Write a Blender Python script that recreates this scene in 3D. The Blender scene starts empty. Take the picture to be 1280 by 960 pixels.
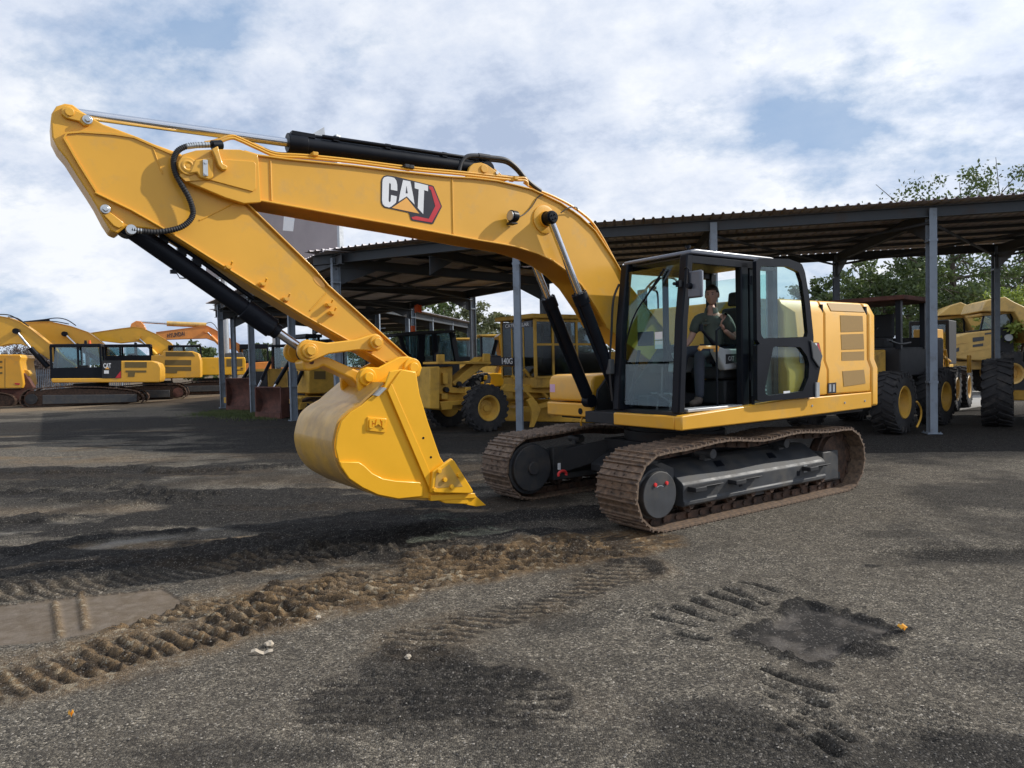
import bpy, bmesh, math, random
import numpy as np
from mathutils import Vector, Matrix
PI=math.pi; R=math.radians
random.seed(7); rng=np.random.default_rng(11)
scene=bpy.context.scene; COL=scene.collection

# ------------------------------------------------------------------ camera
CF,CH,CP,CR=880.0,1.785,.0303,.0222          # focal length (px of 1280), height, pitch, roll
_f=np.array([0,math.cos(CP),-math.sin(CP)]); _r=np.array([1,0,0.]); _u=np.cross(_r,_f)
_r2=math.cos(CR)*_r-math.sin(CR)*_u; _u2=math.sin(CR)*_r+math.cos(CR)*_u
cam=bpy.data.cameras.new('camera'); cam.sensor_width=36; cam.lens=CF/1280*36; cam.clip_start=.05; cam.clip_end=6000
camo=bpy.data.objects.new('camera',cam); COL.objects.link(camo)
m=Matrix.Identity(4)
for i in range(3): m[i][0]=_r2[i]; m[i][1]=_u2[i]; m[i][2]=-_f[i]
m[2][3]=CH; camo.matrix_world=m; scene.camera=camo
def ray(x,y): return _f+_r2*(x-640)/CF+_u2*(480-y)/CF
def ground(x,y,z=0.):
    r=ray(x,y); t=(z-CH)/r[2]; return float(r[0]*t),float(r[1]*t)
def at(x,y,Y):
    r=ray(x,y); t=Y/r[1]; return Vector((r[0]*t,Y,r[2]*t+CH))

# ------------------------------------------------------------------ materials
def newmat(name):
    m=bpy.data.materials.new(name); m.use_nodes=True; nt=m.node_tree
    return m,nt,nt.nodes['Principled BSDF']
def mixc(nt,fac,a,b,mode='MIX'):
    n=nt.nodes.new('ShaderNodeMix'); n.data_type='RGBA'; n.blend_type=mode
    def s(i,v):
        if hasattr(v,'type') and not isinstance(v,(tuple,list)): nt.links.new(v,n.inputs[i])
        elif isinstance(v,(tuple,list)): n.inputs[i].default_value=(*v[:3],1)
        else: n.inputs[i].default_value=v
    s(0,fac); s(6,a); s(7,b); return n.outputs[2]
def noise(nt,scale,detail=6,rough=.6,vec=None,out=0,dist=0):
    n=nt.nodes.new('ShaderNodeTexNoise'); n.inputs['Scale'].default_value=scale; n.inputs['Detail'].default_value=detail
    n.inputs['Roughness'].default_value=rough; n.inputs['Distortion'].default_value=dist
    if vec is None:
        tc=nt.nodes.new('ShaderNodeTexCoord'); vec=tc.outputs['Object']
    nt.links.new(vec,n.inputs['Vector']); return n.outputs[out]
def ramp(nt,fac,a,b,ca=(0,0,0),cb=(1,1,1)):
    n=nt.nodes.new('ShaderNodeValToRGB'); n.color_ramp.elements[0].position=a; n.color_ramp.elements[1].position=b
    n.color_ramp.elements[0].color=(*ca,1); n.color_ramp.elements[1].color=(*cb,1); nt.links.new(fac,n.inputs[0]); return n.outputs[0]
def mth(nt,op,a,b=0.,c=0.,clamp=False):
    n=nt.nodes.new('ShaderNodeMath'); n.operation=op; n.use_clamp=clamp
    for i,v in enumerate((a,b,c)):
        if isinstance(v,(int,float)): n.inputs[i].default_value=v
        else: nt.links.new(v,n.inputs[i])
    return n.outputs[0]
def bump(nt,p,h,strength=.3,dist=.01):
    b=nt.nodes.new('ShaderNodeBump'); b.inputs['Strength'].default_value=strength; b.inputs['Distance'].default_value=dist
    nt.links.new(h,b.inputs['Height']); nt.links.new(b.outputs[0],p.inputs['Normal'])
def mat(name,col,rough=.5,metal=0,coat=0,var=.12,vscale=3,dirt=None,dscale=2.,dlo=.5,dhi=.75,bmp=0,bscale=40,bdist=.004,spec=None):
    m,nt,p=newmat(name)
    c=tuple(col); lo=tuple(x*(1-var) for x in c); hi=tuple(min(1,x*(1+var)) for x in c)
    n=noise(nt,vscale); base=mixc(nt,ramp(nt,n,.3,.7),lo,hi)
    rr=mth(nt,'MULTIPLY_ADD',n,.25,rough-.12)
    if dirt is not None:
        d=ramp(nt,noise(nt,dscale,10,.68),dlo,dhi); base=mixc(nt,d,base,dirt)
        rr=mth(nt,'ADD',rr,mth(nt,'MULTIPLY',d,.3),clamp=True)
    nt.links.new(base,p.inputs['Base Color']); nt.links.new(rr,p.inputs['Roughness'])
    p.inputs['Metallic'].default_value=metal; p.inputs['Coat Weight'].default_value=coat; p.inputs['Coat Roughness'].default_value=.12
    if spec is not None: p.inputs['Specular IOR Level'].default_value=spec
    if bmp: bump(nt,p,noise(nt,bscale,4),bmp,bdist)
    return m
M={}
M['yellow']=mat('machine_yellow_paint',(.76,.39,.032),.42,0,.18,.06,1.2,dirt=(.46,.30,.12),dscale=2.2,dlo=.54,dhi=.90,bmp=.10,bscale=2.5,bdist=.006)
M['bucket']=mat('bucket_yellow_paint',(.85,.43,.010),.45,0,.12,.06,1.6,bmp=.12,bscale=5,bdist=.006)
M['shell']=mat('shaded_scuffed_bucket_back',(.56,.32,.045),.42,0,.3,.12,5,dirt=(.33,.215,.10),dscale=2.2,dlo=.42,dhi=.7)  # bucket yellow darkened to put the back's shade into its colour, plus scuffs
M['oldyellow']=mat('weathered_yellow_paint',(.62,.36,.05),.6,0,0,.2,4,dirt=(.16,.10,.045),dscale=2,dlo=.48,dhi=.75)
M['brightyellow']=mat('bright_yellow_paint',(.84,.44,.015),.4,0,.3,.06,1.5,dirt=(.45,.27,.06),dscale=2,dlo=.6,dhi=.85)
M['orange']=mat('orange_paint',(.75,.27,.05),.45,0,.2,.1,2,dirt=(.4,.2,.07),dscale=1.5,dlo=.55,dhi=.8)
M['tan']=mat('tan_hauler_paint',(.64,.41,.12),.5,0,.1,.1,3,dirt=(.25,.18,.1),dscale=2,dlo=.5,dhi=.8)
M['black']=mat('gloss_black_paint',(.007,.009,.014),.42,0,.03,.2,4,spec=.15)
M['blackmatte']=mat('matte_black',(.014,.015,.018),.65,0,0,.25,6,dirt=(.06,.055,.05),dscale=6,dlo=.55,dhi=.8)
M['under']=mat('undercarriage_grey_paint',(.040,.043,.048),.55,0,0,.25,5,dirt=(.10,.088,.072),dscale=4,dlo=.45,dhi=.8)
M['shoe']=mat('worn_track_steel',(.215,.145,.095),.55,.15,0,.45,9,dirt=(.06,.048,.042),dscale=11,dlo=.40,dhi=.66,bmp=.4,bscale=35)
M['chain']=mat('rusty_track_chain',(.10,.055,.035),.65,.3,0,.4,12,dirt=(.03,.027,.025),dscale=10,dlo=.4,dhi=.7)
M['rust']=mat('rust_brown_steel',(.13,.05,.035),.75,0,0,.35,4,dirt=(.05,.03,.027),dscale=2.5,dlo=.42,dhi=.7,bmp=.3)
M['post']=mat('grey_steel_post_paint',(.21,.25,.30),.55,.1,0,.1,3,dirt=(.13,.13,.13),dscale=4,dlo=.5,dhi=.8)
M['beam']=mat('dark_steel_beam',(.055,.065,.075),.6,.1,0,.2,2,dirt=(.09,.07,.06),dscale=2,dlo=.5,dhi=.8)
M['sheet']=mat('weathered_roof_sheet',(.62,.58,.60),.6,.1,0,.15,.7,dirt=(.38,.31,.29),dscale=1.2,dlo=.45,dhi=.75)
M['galv']=mat('galvanised_steel',(.45,.47,.49),.45,.6,0,.1,6)
M['chrome']=mat('chrome_rod',(.62,.64,.68),.22,1,0,.03,6)
M['zinc']=mat('zinc_bolt',(.6,.62,.62),.35,.9,0,.05,9)
M['rubber']=mat('tyre_rubber',(.022,.022,.024),.8,0,0,.3,8,dirt=(.09,.08,.07),dscale=4,dlo=.5,dhi=.85,bmp=.3,bscale=25)
M['hose']=mat('rubber_hose',(.015,.015,.017),.5)
M['grey']=mat('grey_plastic',(.36,.38,.39),.5,0,0,.06,5)
M['darkgrey']=mat('dark_grey_plastic',(.07,.075,.08),.55,0,0,.1,5)
M['lightgrey']=mat('light_grey_top',(.5,.52,.54),.35,0,.4,.05,3)
M['red']=mat('red_decal',(.55,.02,.03),.4,0,.2,.05,5)
M['white']=mat('white_decal',(.78,.79,.8),.4,0,.2,.04,5)
M['decalblack']=mat('black_decal',(.02,.018,.025),.35,0,.2,.1,5)
M['decalorange']=mat('orange_yellow_decal',(.85,.42,.08),.4,0,.2,.05,5)
M['redplug']=mat('red_plug',(.75,.05,.05),.4)
M['seatcloth']=mat('seat_cloth',(.025,.027,.03),.85,0,0,.2,20)
M['skin']=mat('skin',(.52,.29,.22),.5,0,0,.06,20)
M['shirt']=mat('green_work_shirt',(.085,.10,.085),.85,0,0,.18,9,bmp=.3,bscale=18,bdist=.01)
M['trousers']=mat('dark_blue_trousers',(.032,.038,.055),.85,0,0,.2,9,bmp=.3,bscale=15,bdist=.01)
M['boots']=mat('brown_leather_boots',(.075,.055,.042),.7,0,0,.2,15)
M['hair']=mat('dark_brown_hair',(.02,.014,.011),.6,0,0,.3,60)
M['pink']=mat('pink_sticker',(.65,.42,.6),.5)
M['vent']=mat('perforated_vent',(.36,.22,.07),.7,0,0,.1,90)
M['ventdark']=mat('dark_grille',(.16,.11,.035),.7,0,0,.2,60)
M['billboard']=mat('faded_billboard_panel',(.33,.295,.305),.65,.1,0,.1,.6)
M['flag']=mat('orange_flag_cloth',(.80,.13,.03),.7,0,0,.08,8)
M['bark']=mat('bark',(.085,.065,.05),.9,0,0,.25,8)
M['timber']=mat('weathered_timber',(.34,.32,.29),.8,0,0,.2,6)
M['litter']=mat('orange_yellow_litter',(.75,.36,.03),.6)
M['stone']=mat('pale_stone',(.42,.36,.28),.8,0,0,.2,30)
def leafmat(name,c,c2):
    m,nt,p=newmat(name)
    n=noise(nt,.9,3); base=mixc(nt,ramp(nt,n,.35,.65),c,c2); nt.links.new(base,p.inputs['Base Color'])
    p.inputs['Roughness'].default_value=.55
    tr=nt.nodes.new('ShaderNodeBsdfTranslucent'); nt.links.new(base,tr.inputs[0])
    ms=nt.nodes.new('ShaderNodeMixShader'); ms.inputs[0].default_value=.35
    nt.links.new(p.outputs[0],ms.inputs[1]); nt.links.new(tr.outputs[0],ms.inputs[2]); nt.links.new(ms.outputs[0],nt.nodes['Material Output'].inputs[0]); return m
M['leaf']=leafmat('mid_green_leaves',(.055,.085,.03),(.11,.15,.045))
M['leafpale']=leafmat('pale_olive_leaves',(.10,.12,.055),(.17,.18,.08))
M['leafbright']=leafmat('bright_lime_leaves',(.18,.26,.04),(.28,.34,.07))
M['twig']=leafmat('grey_brown_twigs',(.09,.07,.065),(.14,.11,.10))
M['grass']=leafmat('grass_blades',(.06,.09,.025),(.12,.14,.05))
def glass(name,tint,mixf=.12,rough=.03):
    m,nt,p=newmat(name); nt.nodes.remove(p)
    t=nt.nodes.new('ShaderNodeBsdfTransparent'); t.inputs[0].default_value=(*tint,1)
    g=nt.nodes.new('ShaderNodeBsdfGlossy'); g.inputs['Roughness'].default_value=rough; g.inputs[0].default_value=(.9,.95,1,1)
    lw=nt.nodes.new('ShaderNodeLayerWeight'); lw.inputs[0].default_value=.5
    f=mth(nt,'MULTIPLY_ADD',mth(nt,'POWER',lw.outputs['Facing'],4.),.5,mixf,clamp=True)
    ms=nt.nodes.new('ShaderNodeMixShader'); nt.links.new(f,ms.inputs[0]); nt.links.new(t.outputs[0],ms.inputs[1]); nt.links.new(g.outputs[0],ms.inputs[2])
    nt.links.new(ms.outputs[0],nt.nodes['Material Output'].inputs[0]); return m
M['glass']=glass('tinted_cab_glass',(.81,.925,.915),.045)
M['bgglass']=glass('dusty_cab_glass',(.55,.68,.70),.10,.15)
M['darkglass']=glass('dark_dusty_glass',(.30,.36,.37),.05,.15)
M['mirror']=mat('mirror_back',(.10,.11,.135),.3,0,.3,.05,3)

# ------------------------------------------------------------------ mesh builder
class MB:
    def __init__(s): s.v=[]; s.f=[]; s.mi=[]; s.cur=0
    def add(s,vs,fs):
        n=len(s.v); s.v+= [tuple(map(float,v)) for v in vs]
        for f in fs: s.f.append([i+n for i in f]); s.mi.append(s.cur)
        return s
    def box(s,c,d,rot=None):
        x,y,z=d[0]/2,d[1]/2,d[2]/2
        vs=[Vector((a*x,b*y,e*z)) for a in(-1,1) for b in(-1,1) for e in(-1,1)]
        if rot is not None: vs=[rot@v for v in vs]
        vs=[v+Vector(c) for v in vs]
        return s.add(vs,[(0,1,3,2),(4,6,7,5),(0,4,5,1),(2,3,7,6),(0,2,6,4),(1,5,7,3)])
    def b2(s,a,b):                       # box by two corners
        return s.box([(a[i]+b[i])/2 for i in range(3)],[abs(b[i]-a[i]) for i in range(3)])
    def prism(s,pts,v0,v1):              # polygon in the (u,w) plane pushed along v
        n=len(pts); A=[(p[0],v0,p[1]) for p in pts]; B=[(p[0],v1,p[1]) for p in pts]
        ar=sum(pts[i][0]*pts[(i+1)%n][1]-pts[(i+1)%n][0]*pts[i][1] for i in range(n))
        f0=list(range(n)); f1=[i+n for i in range(n)]
        flip=(ar>0)==(v1>v0)
        side=[(i,(i+1)%n,(i+1)%n+n,i+n) for i in range(n)]
        if flip: fs=[f0,f1[::-1]]+[q[::-1] for q in side]
        else: fs=[f0[::-1],f1]+side
        return s.add(A+B,fs)
    def loft(s,ringA,ringB,cap=True):
        n=len(ringA); fs=[(i,(i+1)%n,(i+1)%n+n,i+n) for i in range(n)]
        if cap: fs+=[list(range(n))[::-1],[i+n for i in range(n)]]
        return s.add(list(ringA)+list(ringB),fs)
    def strip(s,pts,t,v0,v1):            # plate of thickness t along a polyline in (u,w); grows to the left side
        n=len(pts); P=[Vector(p) for p in pts]; off=[]
        for i in range(n):
            a=P[max(0,i-1)]; b=P[min(n-1,i+1)]; d=(b-a).normalized(); off.append(P[i]+Vector((-d.y,d.x))*t)
        vs=[]
        for i in range(n):
            for (q,v) in ((P[i],v0),(P[i],v1),(off[i],v1),(off[i],v0)): vs.append((q.x,v,q.y))
        fs=[]
        for i in range(n-1):
            for k in range(4): fs.append((i*4+k,i*4+(k+1)%4,(i+1)*4+(k+1)%4,(i+1)*4+k))
        fs+=[(3,2,1,0),((n-1)*4,(n-1)*4+1,(n-1)*4+2,(n-1)*4+3)]
        return s.add(vs,fs)
    def cyl(s,a,b,r,r2=None,n=20,cap=True):
        a=Vector(a); b=Vector(b); r2=r if r2 is None else r2; d=(b-a).normalized()
        x=d.orthogonal().normalized(); y=d.cross(x)
        A=[a+(x*math.cos(2*PI*i/n)+y*math.sin(2*PI*i/n))*r for i in range(n)]
        B=[b+(x*math.cos(2*PI*i/n)+y*math.sin(2*PI*i/n))*r2 for i in range(n)]
        return s.loft(A,B,cap)
    def tube(s,path,r,n=10):
        P=[Vector(p) for p in path]; rings=[]; x=None
        for i,p in enumerate(P):
            d=(P[min(i+1,len(P)-1)]-P[max(i-1,0)]).normalized()
            x=d.orthogonal().normalized() if x is None else (x-d*x.dot(d)).normalized()
            y=d.cross(x); rr=r[i] if isinstance(r,(list,tuple)) else r
            rings.append([p+(x*math.cos(2*PI*k/n)+y*math.sin(2*PI*k/n))*rr for k in range(n)])
        vs=[v for q in rings for v in q]; fs=[]
        for i in range(len(P)-1):
            for k in range(n): fs.append((i*n+k,i*n+(k+1)%n,(i+1)*n+(k+1)%n,(i+1)*n+k))
        fs+=[list(range(n))[::-1],[(len(P)-1)*n+k for k in range(n)]]
        return s.add(vs,fs)
    def lathe(s,prof,o,ax,n=32):         # prof: (radius, along) ; closed solid or open ring
        o=Vector(o); d=Vector(ax).normalized(); x=d.orthogonal().normalized(); y=d.cross(x); vs=[]; fs=[]; m_=len(prof)
        for i in range(n):
            c,q=math.cos(2*PI*i/n),math.sin(2*PI*i/n)
            for (r,a) in prof: vs.append(o+d*a+(x*c+y*q)*r)
        for i in range(n):
            j=(i+1)%n
            for k in range(m_-1): fs.append((i*m_+k,i*m_+k+1,j*m_+k+1,j*m_+k))
        return s.add(vs,fs)
    def build(s,name,mats,parent=None,bevel=0,seg=2,ang=32,smooth=True,loc=None):
        me=bpy.data.meshes.new(name); me.from_pydata(s.v,[],s.f)
        if not isinstance(mats,(list,tuple)): mats=[mats]
        for q in mats: me.materials.append(q)
        if len(mats)>1: me.polygons.foreach_set('material_index',s.mi)
        bm=bmesh.new(); bm.from_mesh(me); bmesh.ops.recalc_face_normals(bm,faces=bm.faces)
        if smooth:
            for f in bm.faces: f.smooth=True
            for e in bm.edges:
                if len(e.link_faces)==2 and e.calc_face_angle(0)>R(ang): e.smooth=False
        bm.to_mesh(me); bm.free(); me.update()
        o=bpy.data.objects.new(name,me); COL.objects.link(o)
        if parent is not None: o.parent=parent
        if loc is not None: o.location=loc
        if bevel:
            b=o.modifiers.new('bevel','BEVEL'); b.width=bevel; b.segments=seg; b.limit_method='ANGLE'; b.angle_limit=R(35)
        return o
def tag(o,label=None,cat=None,group=None,kind=None):
    if label: o['label']=label
    if cat: o['category']=cat
    if group: o['group']=group
    if kind: o['kind']=kind
    return o
def empty(name,loc,rz=0.,label=None,cat=None,group=None):
    o=bpy.data.objects.new(name,None); COL.objects.link(o); o.location=loc; o.rotation_euler=(0,0,rz); o.empty_display_size=.2
    return tag(o,label,cat,group)
def kids(o): return [c for c in bpy.data.objects if c.parent==o]
def copy_tree(o,parent=None):
    c=o.copy(); COL.objects.link(c); c.parent=parent
    for ch in kids(o): copy_tree(ch,c)
    return c
class Frame:
    """local axes of a machine: u forward, v to its left, w up; yaw = heading of its tail"""
    def __init__(s,X,Y,yaw,z=0): s.X,s.Y,s.yaw,s.z=X,Y,yaw,z
    @staticmethod
    def side(px,py,yaw,half,z=0.):      # the ground point seen at a pixel lies on the near (left) side
        x,y=ground(px,py,z); return Frame(x-math.sin(yaw)*half,y+math.cos(yaw)*half,yaw)
    def q(s,x,y,v):
        r=ray(x,y); n=np.array([math.sin(s.yaw),-math.cos(s.yaw),0]); o=np.array([0,0,CH]); c=np.array([s.X,s.Y,s.z])
        t=(v-(o-c)@n)/(r@n); P=o+r*t; b=np.array([math.cos(s.yaw),math.sin(s.yaw),0]); return (float(-(P-c)@b),float(P[2]-s.z))
    def qs(s,pts,v): return [s.q(x,y,v) for x,y in pts]
    def p3(s,x,y,v): a=s.q(x,y,v); return Vector((a[0],v,a[1]))
    def root(s,name,label,cat,group=None): return empty(name,(s.X,s.Y,s.z),s.yaw+PI,label,cat,group)
_tc=[0]
def text_obj(string,parent,mt,name,pos,width,height,thick=.004,bold=.0,basis=None):
    """raised lettering; the text fills width x height, its middle at pos (local), facing +v, reading towards -u"""
    cu=bpy.data.curves.new('t','FONT'); cu.body=string; cu.extrude=.5; cu.offset=bold; cu.align_x='CENTER'
    ob=bpy.data.objects.new('t',cu); COL.objects.link(ob); dg=bpy.context.evaluated_depsgraph_get(); dg.update()
    me=bpy.data.meshes.new_from_object(ob.evaluated_get(dg)); bpy.data.objects.remove(ob)
    co=np.array([v.co[:] for v in me.vertices]); lo=co.min(0); hi=co.max(0)
    co=(co-(lo+hi)/2)/np.maximum(hi-lo,1e-6)*np.array([width,height,thick])
    B=basis or (Vector((-1,0,0)),Vector((0,0,1)),Vector((0,1,0)))
    for i,v in enumerate(me.vertices): v.co=B[0]*co[i][0]+B[1]*co[i][1]+B[2]*co[i][2]+Vector(pos)
    me.materials.clear(); me.materials.append(mt)
    for p in me.polygons: p.material_index=0
    o=bpy.data.objects.new(name,me); COL.objects.link(o); o.parent=parent; return o
def smoothpath(pts,k=6):
    P=[Vector(p) for p in pts]; out=[]
    for i in range(len(P)-1):
        p0=P[max(i-1,0)];p1=P[i];p2=P[i+1];p3=P[min(i+2,len(P)-1)]
        for j in range(k):
            t=j/k; out.append(.5*((2*p1)+(p2-p0)*t+(2*p0-5*p1+4*p2-p3)*t*t+(3*p1-p0-3*p2+p3)*t**3))
    out.append(P[-1]); return out

# ------------------------------------------------------------------ sky and sun
SAZ,SEL=R(13),R(35)
sdir=Vector((math.cos(SAZ)*math.cos(SEL),math.sin(SAZ)*math.cos(SEL),math.sin(SEL)))
sl=bpy.data.lights.new('sun','SUN'); sl.energy=4.3; sl.angle=R(.53); sl.color=(1,.95,.87)
so=bpy.data.objects.new('sun',sl); COL.objects.link(so); so.rotation_euler=sdir.to_track_quat('Z','Y').to_euler()
W=bpy.data.worlds.new('World'); scene.world=W; W.use_nodes=True; nt=W.node_tree; nt.nodes.clear()
out=nt.nodes.new('ShaderNodeOutputWorld'); bg=nt.nodes.new('ShaderNodeBackground'); nt.links.new(bg.outputs[0],out.inputs[0])
sky=nt.nodes.new('ShaderNodeTexSky'); sky.sky_type='NISHITA'; sky.sun_disc=False; sky.sun_elevation=SEL; sky.sun_rotation=PI/2-SAZ
sky.air_density=1.0; sky.dust_density=1.5; sky.ozone_density=1.5; sky.altitude=1500
tc=nt.nodes.new('ShaderNodeTexCoord'); sp=nt.nodes.new('ShaderNodeSeparateXYZ'); nt.links.new(tc.outputs['Generated'],sp.inputs[0])
z=mth(nt,'MAXIMUM',sp.outputs[2],0.); zz=mth(nt,'ADD',z,.42)
cb=nt.nodes.new('ShaderNodeCombineXYZ'); nt.links.new(mth(nt,'DIVIDE',sp.outputs[0],zz),cb.inputs[0]); nt.links.new(mth(nt,'DIVIDE',sp.outputs[1],zz),cb.inputs[1])
mp=nt.nodes.new('ShaderNodeMapping'); mp.inputs['Location'].default_value=(3.675,1.84,0); mp.inputs['Scale'].default_value=(1.0,1.1,1); mp.inputs['Rotation'].default_value=(0,0,R(20)); nt.links.new(cb.outputs[0],mp.inputs[0])
n1=noise(nt,1.7,13,.61,mp.outputs[0],0,.0)
n2=noise(nt,4.2,12,.63,mp.outputs[0],0,.0)
n3=noise(nt,1.5,5,.5,mp.outputs[0])
cover=ramp(nt,n1,.375,.475)
dens=mth(nt,'ADD',mth(nt,'MULTIPLY',n2,.62),mth(nt,'MULTIPLY',n3,.5))
shade=nt.nodes.new('ShaderNodeValToRGB'); cr=shade.color_ramp; cr.elements[0].position=.44; cr.elements[0].color=(.42,.50,.66,1); cr.elements[1].position=.66; cr.elements[1].color=(.90,.92,.96,1)
e=cr.elements.new(.53); e.color=(.66,.72,.84,1); nt.links.new(dens,shade.inputs[0])
vd=nt.nodes.new('ShaderNodeVectorMath'); vd.operation='DOT_PRODUCT'; nt.links.new(tc.outputs['Generated'],vd.inputs[0]); vd.inputs[1].default_value=sdir
glow=mth(nt,'MULTIPLY_ADD',mth(nt,'POWER',mth(nt,'MAXIMUM',vd.outputs['Value'],0.),4.),.30,.90)
sc_=nt.nodes.new('ShaderNodeVectorMath'); sc_.operation='SCALE'; nt.links.new(shade.outputs[0],sc_.inputs[0]); nt.links.new(mth(nt,'MULTIPLY',glow,17.),sc_.inputs['Scale'])
cl=sc_.outputs[0]
blue=mixc(nt,.75,sky.outputs[0],(4.0,6.6,10.6))
hz=mth(nt,'POWER',mth(nt,'SUBTRACT',1.,z,clamp=True),7.)
blue=mixc(nt,mth(nt,'MULTIPLY',hz,.5),blue,(9.2,10.4,12.2))
skyc=mixc(nt,mth(nt,'MULTIPLY_ADD',cover,.74,.20),blue,cl)
nt.links.new(skyc,bg.inputs[0]); bg.inputs[1].default_value=.072
scene.view_settings.view_transform='Standard'; scene.view_settings.look='None'; scene.view_settings.gamma=1; scene.view_settings.use_curve_mapping=False
scene.view_settings.exposure=0
scene.render.engine='CYCLES'
scene.cycles.max_bounces=6; scene.cycles.transparent_max_bounces=16; scene.cycles.caustics_reflective=False; scene.cycles.caustics_refractive=False
# ------------------------------------------------------------------ ground
_T=rng.random((256,256))
def vn(x,y):
    xi=np.floor(x).astype(int); yi=np.floor(y).astype(int); fx=x-xi; fy=y-yi
    fx=fx*fx*(3-2*fx); fy=fy*fy*(3-2*fy); a=xi&255; b=(xi+1)&255; c=yi&255; d=(yi+1)&255
    return (_T[a,c]*(1-fx)+_T[b,c]*fx)*(1-fy)+(_T[a,d]*(1-fx)+_T[b,d]*fx)*fy
def fbm(x,y,o=5,g=.55):
    s=0; a=1; t=0
    for i in range(o): s=s+a*vn(x*2**i+17.3*i,y*2**i+9.1*i); t+=a; a*=g
    return s/t
def axis(lo,hi,c0,c1,d0,gr,dmax=400):
    mid=list(np.arange(c0,c1,d0)); a=[]; x=c0; d=d0
    while x>lo: d=min(d*gr,dmax); x-=d; a.append(x)
    b=[]; x=mid[-1]; d=d0
    while x<hi: d=min(d*gr,dmax); x+=d; b.append(x)
    return np.array(a[::-1]+mid+b)
xs=axis(-2500,2500,-5.5,4.5,.02,1.022)
ys=[2.5]; 
while ys[-1]<2600:
    y=ys[-1]; ys.append(y+(max(.010,.0033*y) if y<45 else .06*y))
pre=[]; y=2.5; d=.03
while y>-60: d*=1.25; y-=d; pre.append(y)
ys=np.array(pre[::-1]+ys)
GX,GY=np.meshgrid(xs,ys,indexing='ij')
def dpoly(pts,close=False):
    """distance to a polyline given in photograph pixels on the ground, and the arc length along it"""
    P=[np.array(ground(*p)) for p in pts]
    if close: P.append(P[0])
    D=np.full(GX.shape,1e9); S=np.zeros(GX.shape); side=np.zeros(GX.shape); acc=0
    for a,b in zip(P[:-1],P[1:]):
        ab=b-a; L=np.hypot(*ab); t=np.clip(((GX-a[0])*ab[0]+(GY-a[1])*ab[1])/L**2,0,1)
        dx=GX-(a[0]+t*ab[0]); dy=GY-(a[1]+t*ab[1]); d=np.hypot(dx,dy); k=d<D
        S=np.where(k,acc+t*L,S); side=np.where(k,np.sign(dx*ab[1]-dy*ab[0]),side); D=np.where(k,d,D); acc+=L
    return D,S,side
def inside(pts):
    P=[np.array(ground(*p)) for p in pts]; n=len(P); r=np.zeros(GX.shape,bool)
    for i in range(n):
        a,b=P[i],P[(i+1)%n]
        c=((a[1]>GY)!=(b[1]>GY))&(GX<(b[0]-a[0])*(GY-a[1])/(b[1]-a[1]+1e-12)+a[0]); r^=c
    return r
def sm(x,a,b): t=np.clip((x-a)/(b-a),0,1); return t*t*(3-2*t)
def patch(x,y,rx,ry):                     # soft blob, radii in metres
    c=ground(x,y); return np.clip(1-np.hypot((GX-c[0])/rx,(GY-c[1])/ry),0,1)
w1=fbm(GX*1.3,GY*1.3,5); w2=fbm(GX*5+40,GY*5+7,4); w3=fbm(GX*.35+5,GY*.35+11,5); w4=fbm(GX*16+3,GY*16+1,3,.6); w5=fbm(GX*45+3,GY*45+1,2,.6)
near=sm(-np.hypot(GX,GY),-40,-14)
H=(w3-.5)*.10*near+(w1-.5)*.045*near+(w2-.5)*.02*near+(w4-.5)*.008*near+(w5-.5)*.006*near
dark=np.zeros(GX.shape); brown=np.zeros(GX.shape); pale=np.zeros(GX.shape); smoothm=np.zeros(GX.shape)
# broad drift of darker grit
dark=np.maximum(dark,.75*sm(w3+.45*(w1-.5),.50,.68))
# dark compacted road across the yard and below the sheds
D,S,_=dpoly([(-200,540),(120,532),(330,522),(430,560),(600,555),(760,560),(1300,545)]); dark=np.maximum(dark,.97*sm(-D+(w1-.5)*3.4+(w2-.5),-4.0,-1.9))
D,S,_=dpoly([(230,500),(300,512),(420,550)]); dark=np.maximum(dark,.9*sm(-D+(w1-.5)*1.6,-2.4,-1.2))
yard=sm(GY,14.5,16)*sm(GX,-9,-6)*sm(-GY,-26,-21); dark=np.maximum(dark,.85*yard)
wS=fbm(GX*.28+30,GY*1.25+.12*GX+4,5); wT=fbm(GX*.22+8,GY*1.0+60,5); lf=sm(-GX,-1.2,.8)*sm(GY,5.4,6.6)*sm(-GY,-26,-20)
dark=np.maximum(dark,.98*lf*sm(wS+.25*(w1-.5)+.12*(w2-.5),.45,.54)); H+=lf*sm(wS+.25*(w1-.5),.47,.58)*(w2-.35)*.035*near
brown=np.maximum(brown,.60*lf*sm(wT+.25*(w1-.5),.48,.60))
# clods and scuffs on the left
for (x,y,rx,ry) in [(60,610,1.7,.8),(150,625,1.5,.6),(240,590,1.1,.35),(215,620,.9,.3),(350,585,.9,.3),(30,650,1.4,.45),(455,690,.7,.25),(90,590,2.2,.5)]:
    b=patch(x,y,rx,ry); k=sm(b+(w2-.5)*1.1+(w1-.5)*.7,.28,.60)*sm(b,0,.2); dark=np.maximum(dark,k*.95); H+=k*(.02+.05*w4)
for (x,y,rx,ry) in [(70,640,2.2,.8),(330,600,2.4,1.0),(470,610,1.6,.9),(120,575,3.5,1.3),(560,600,1.5,.9)]:
    b=patch(x,y,rx,ry); brown=np.maximum(brown,.42*sm(b+(w1-.5)*.9,.2,.8)*sm(b,0,.2))
# pale gravel streaks
for pts,wd in [([(-40,712),(60,694),(140,680),(300,652),(430,648),(520,650)],.16),([(-40,672),(40,663),(70,655)],.14)]:
    D,S,_=dpoly(pts); pale=np.maximum(pale,sm(-D+(w2-.5)*.3,-wd-.06,-wd+.12))
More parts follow.
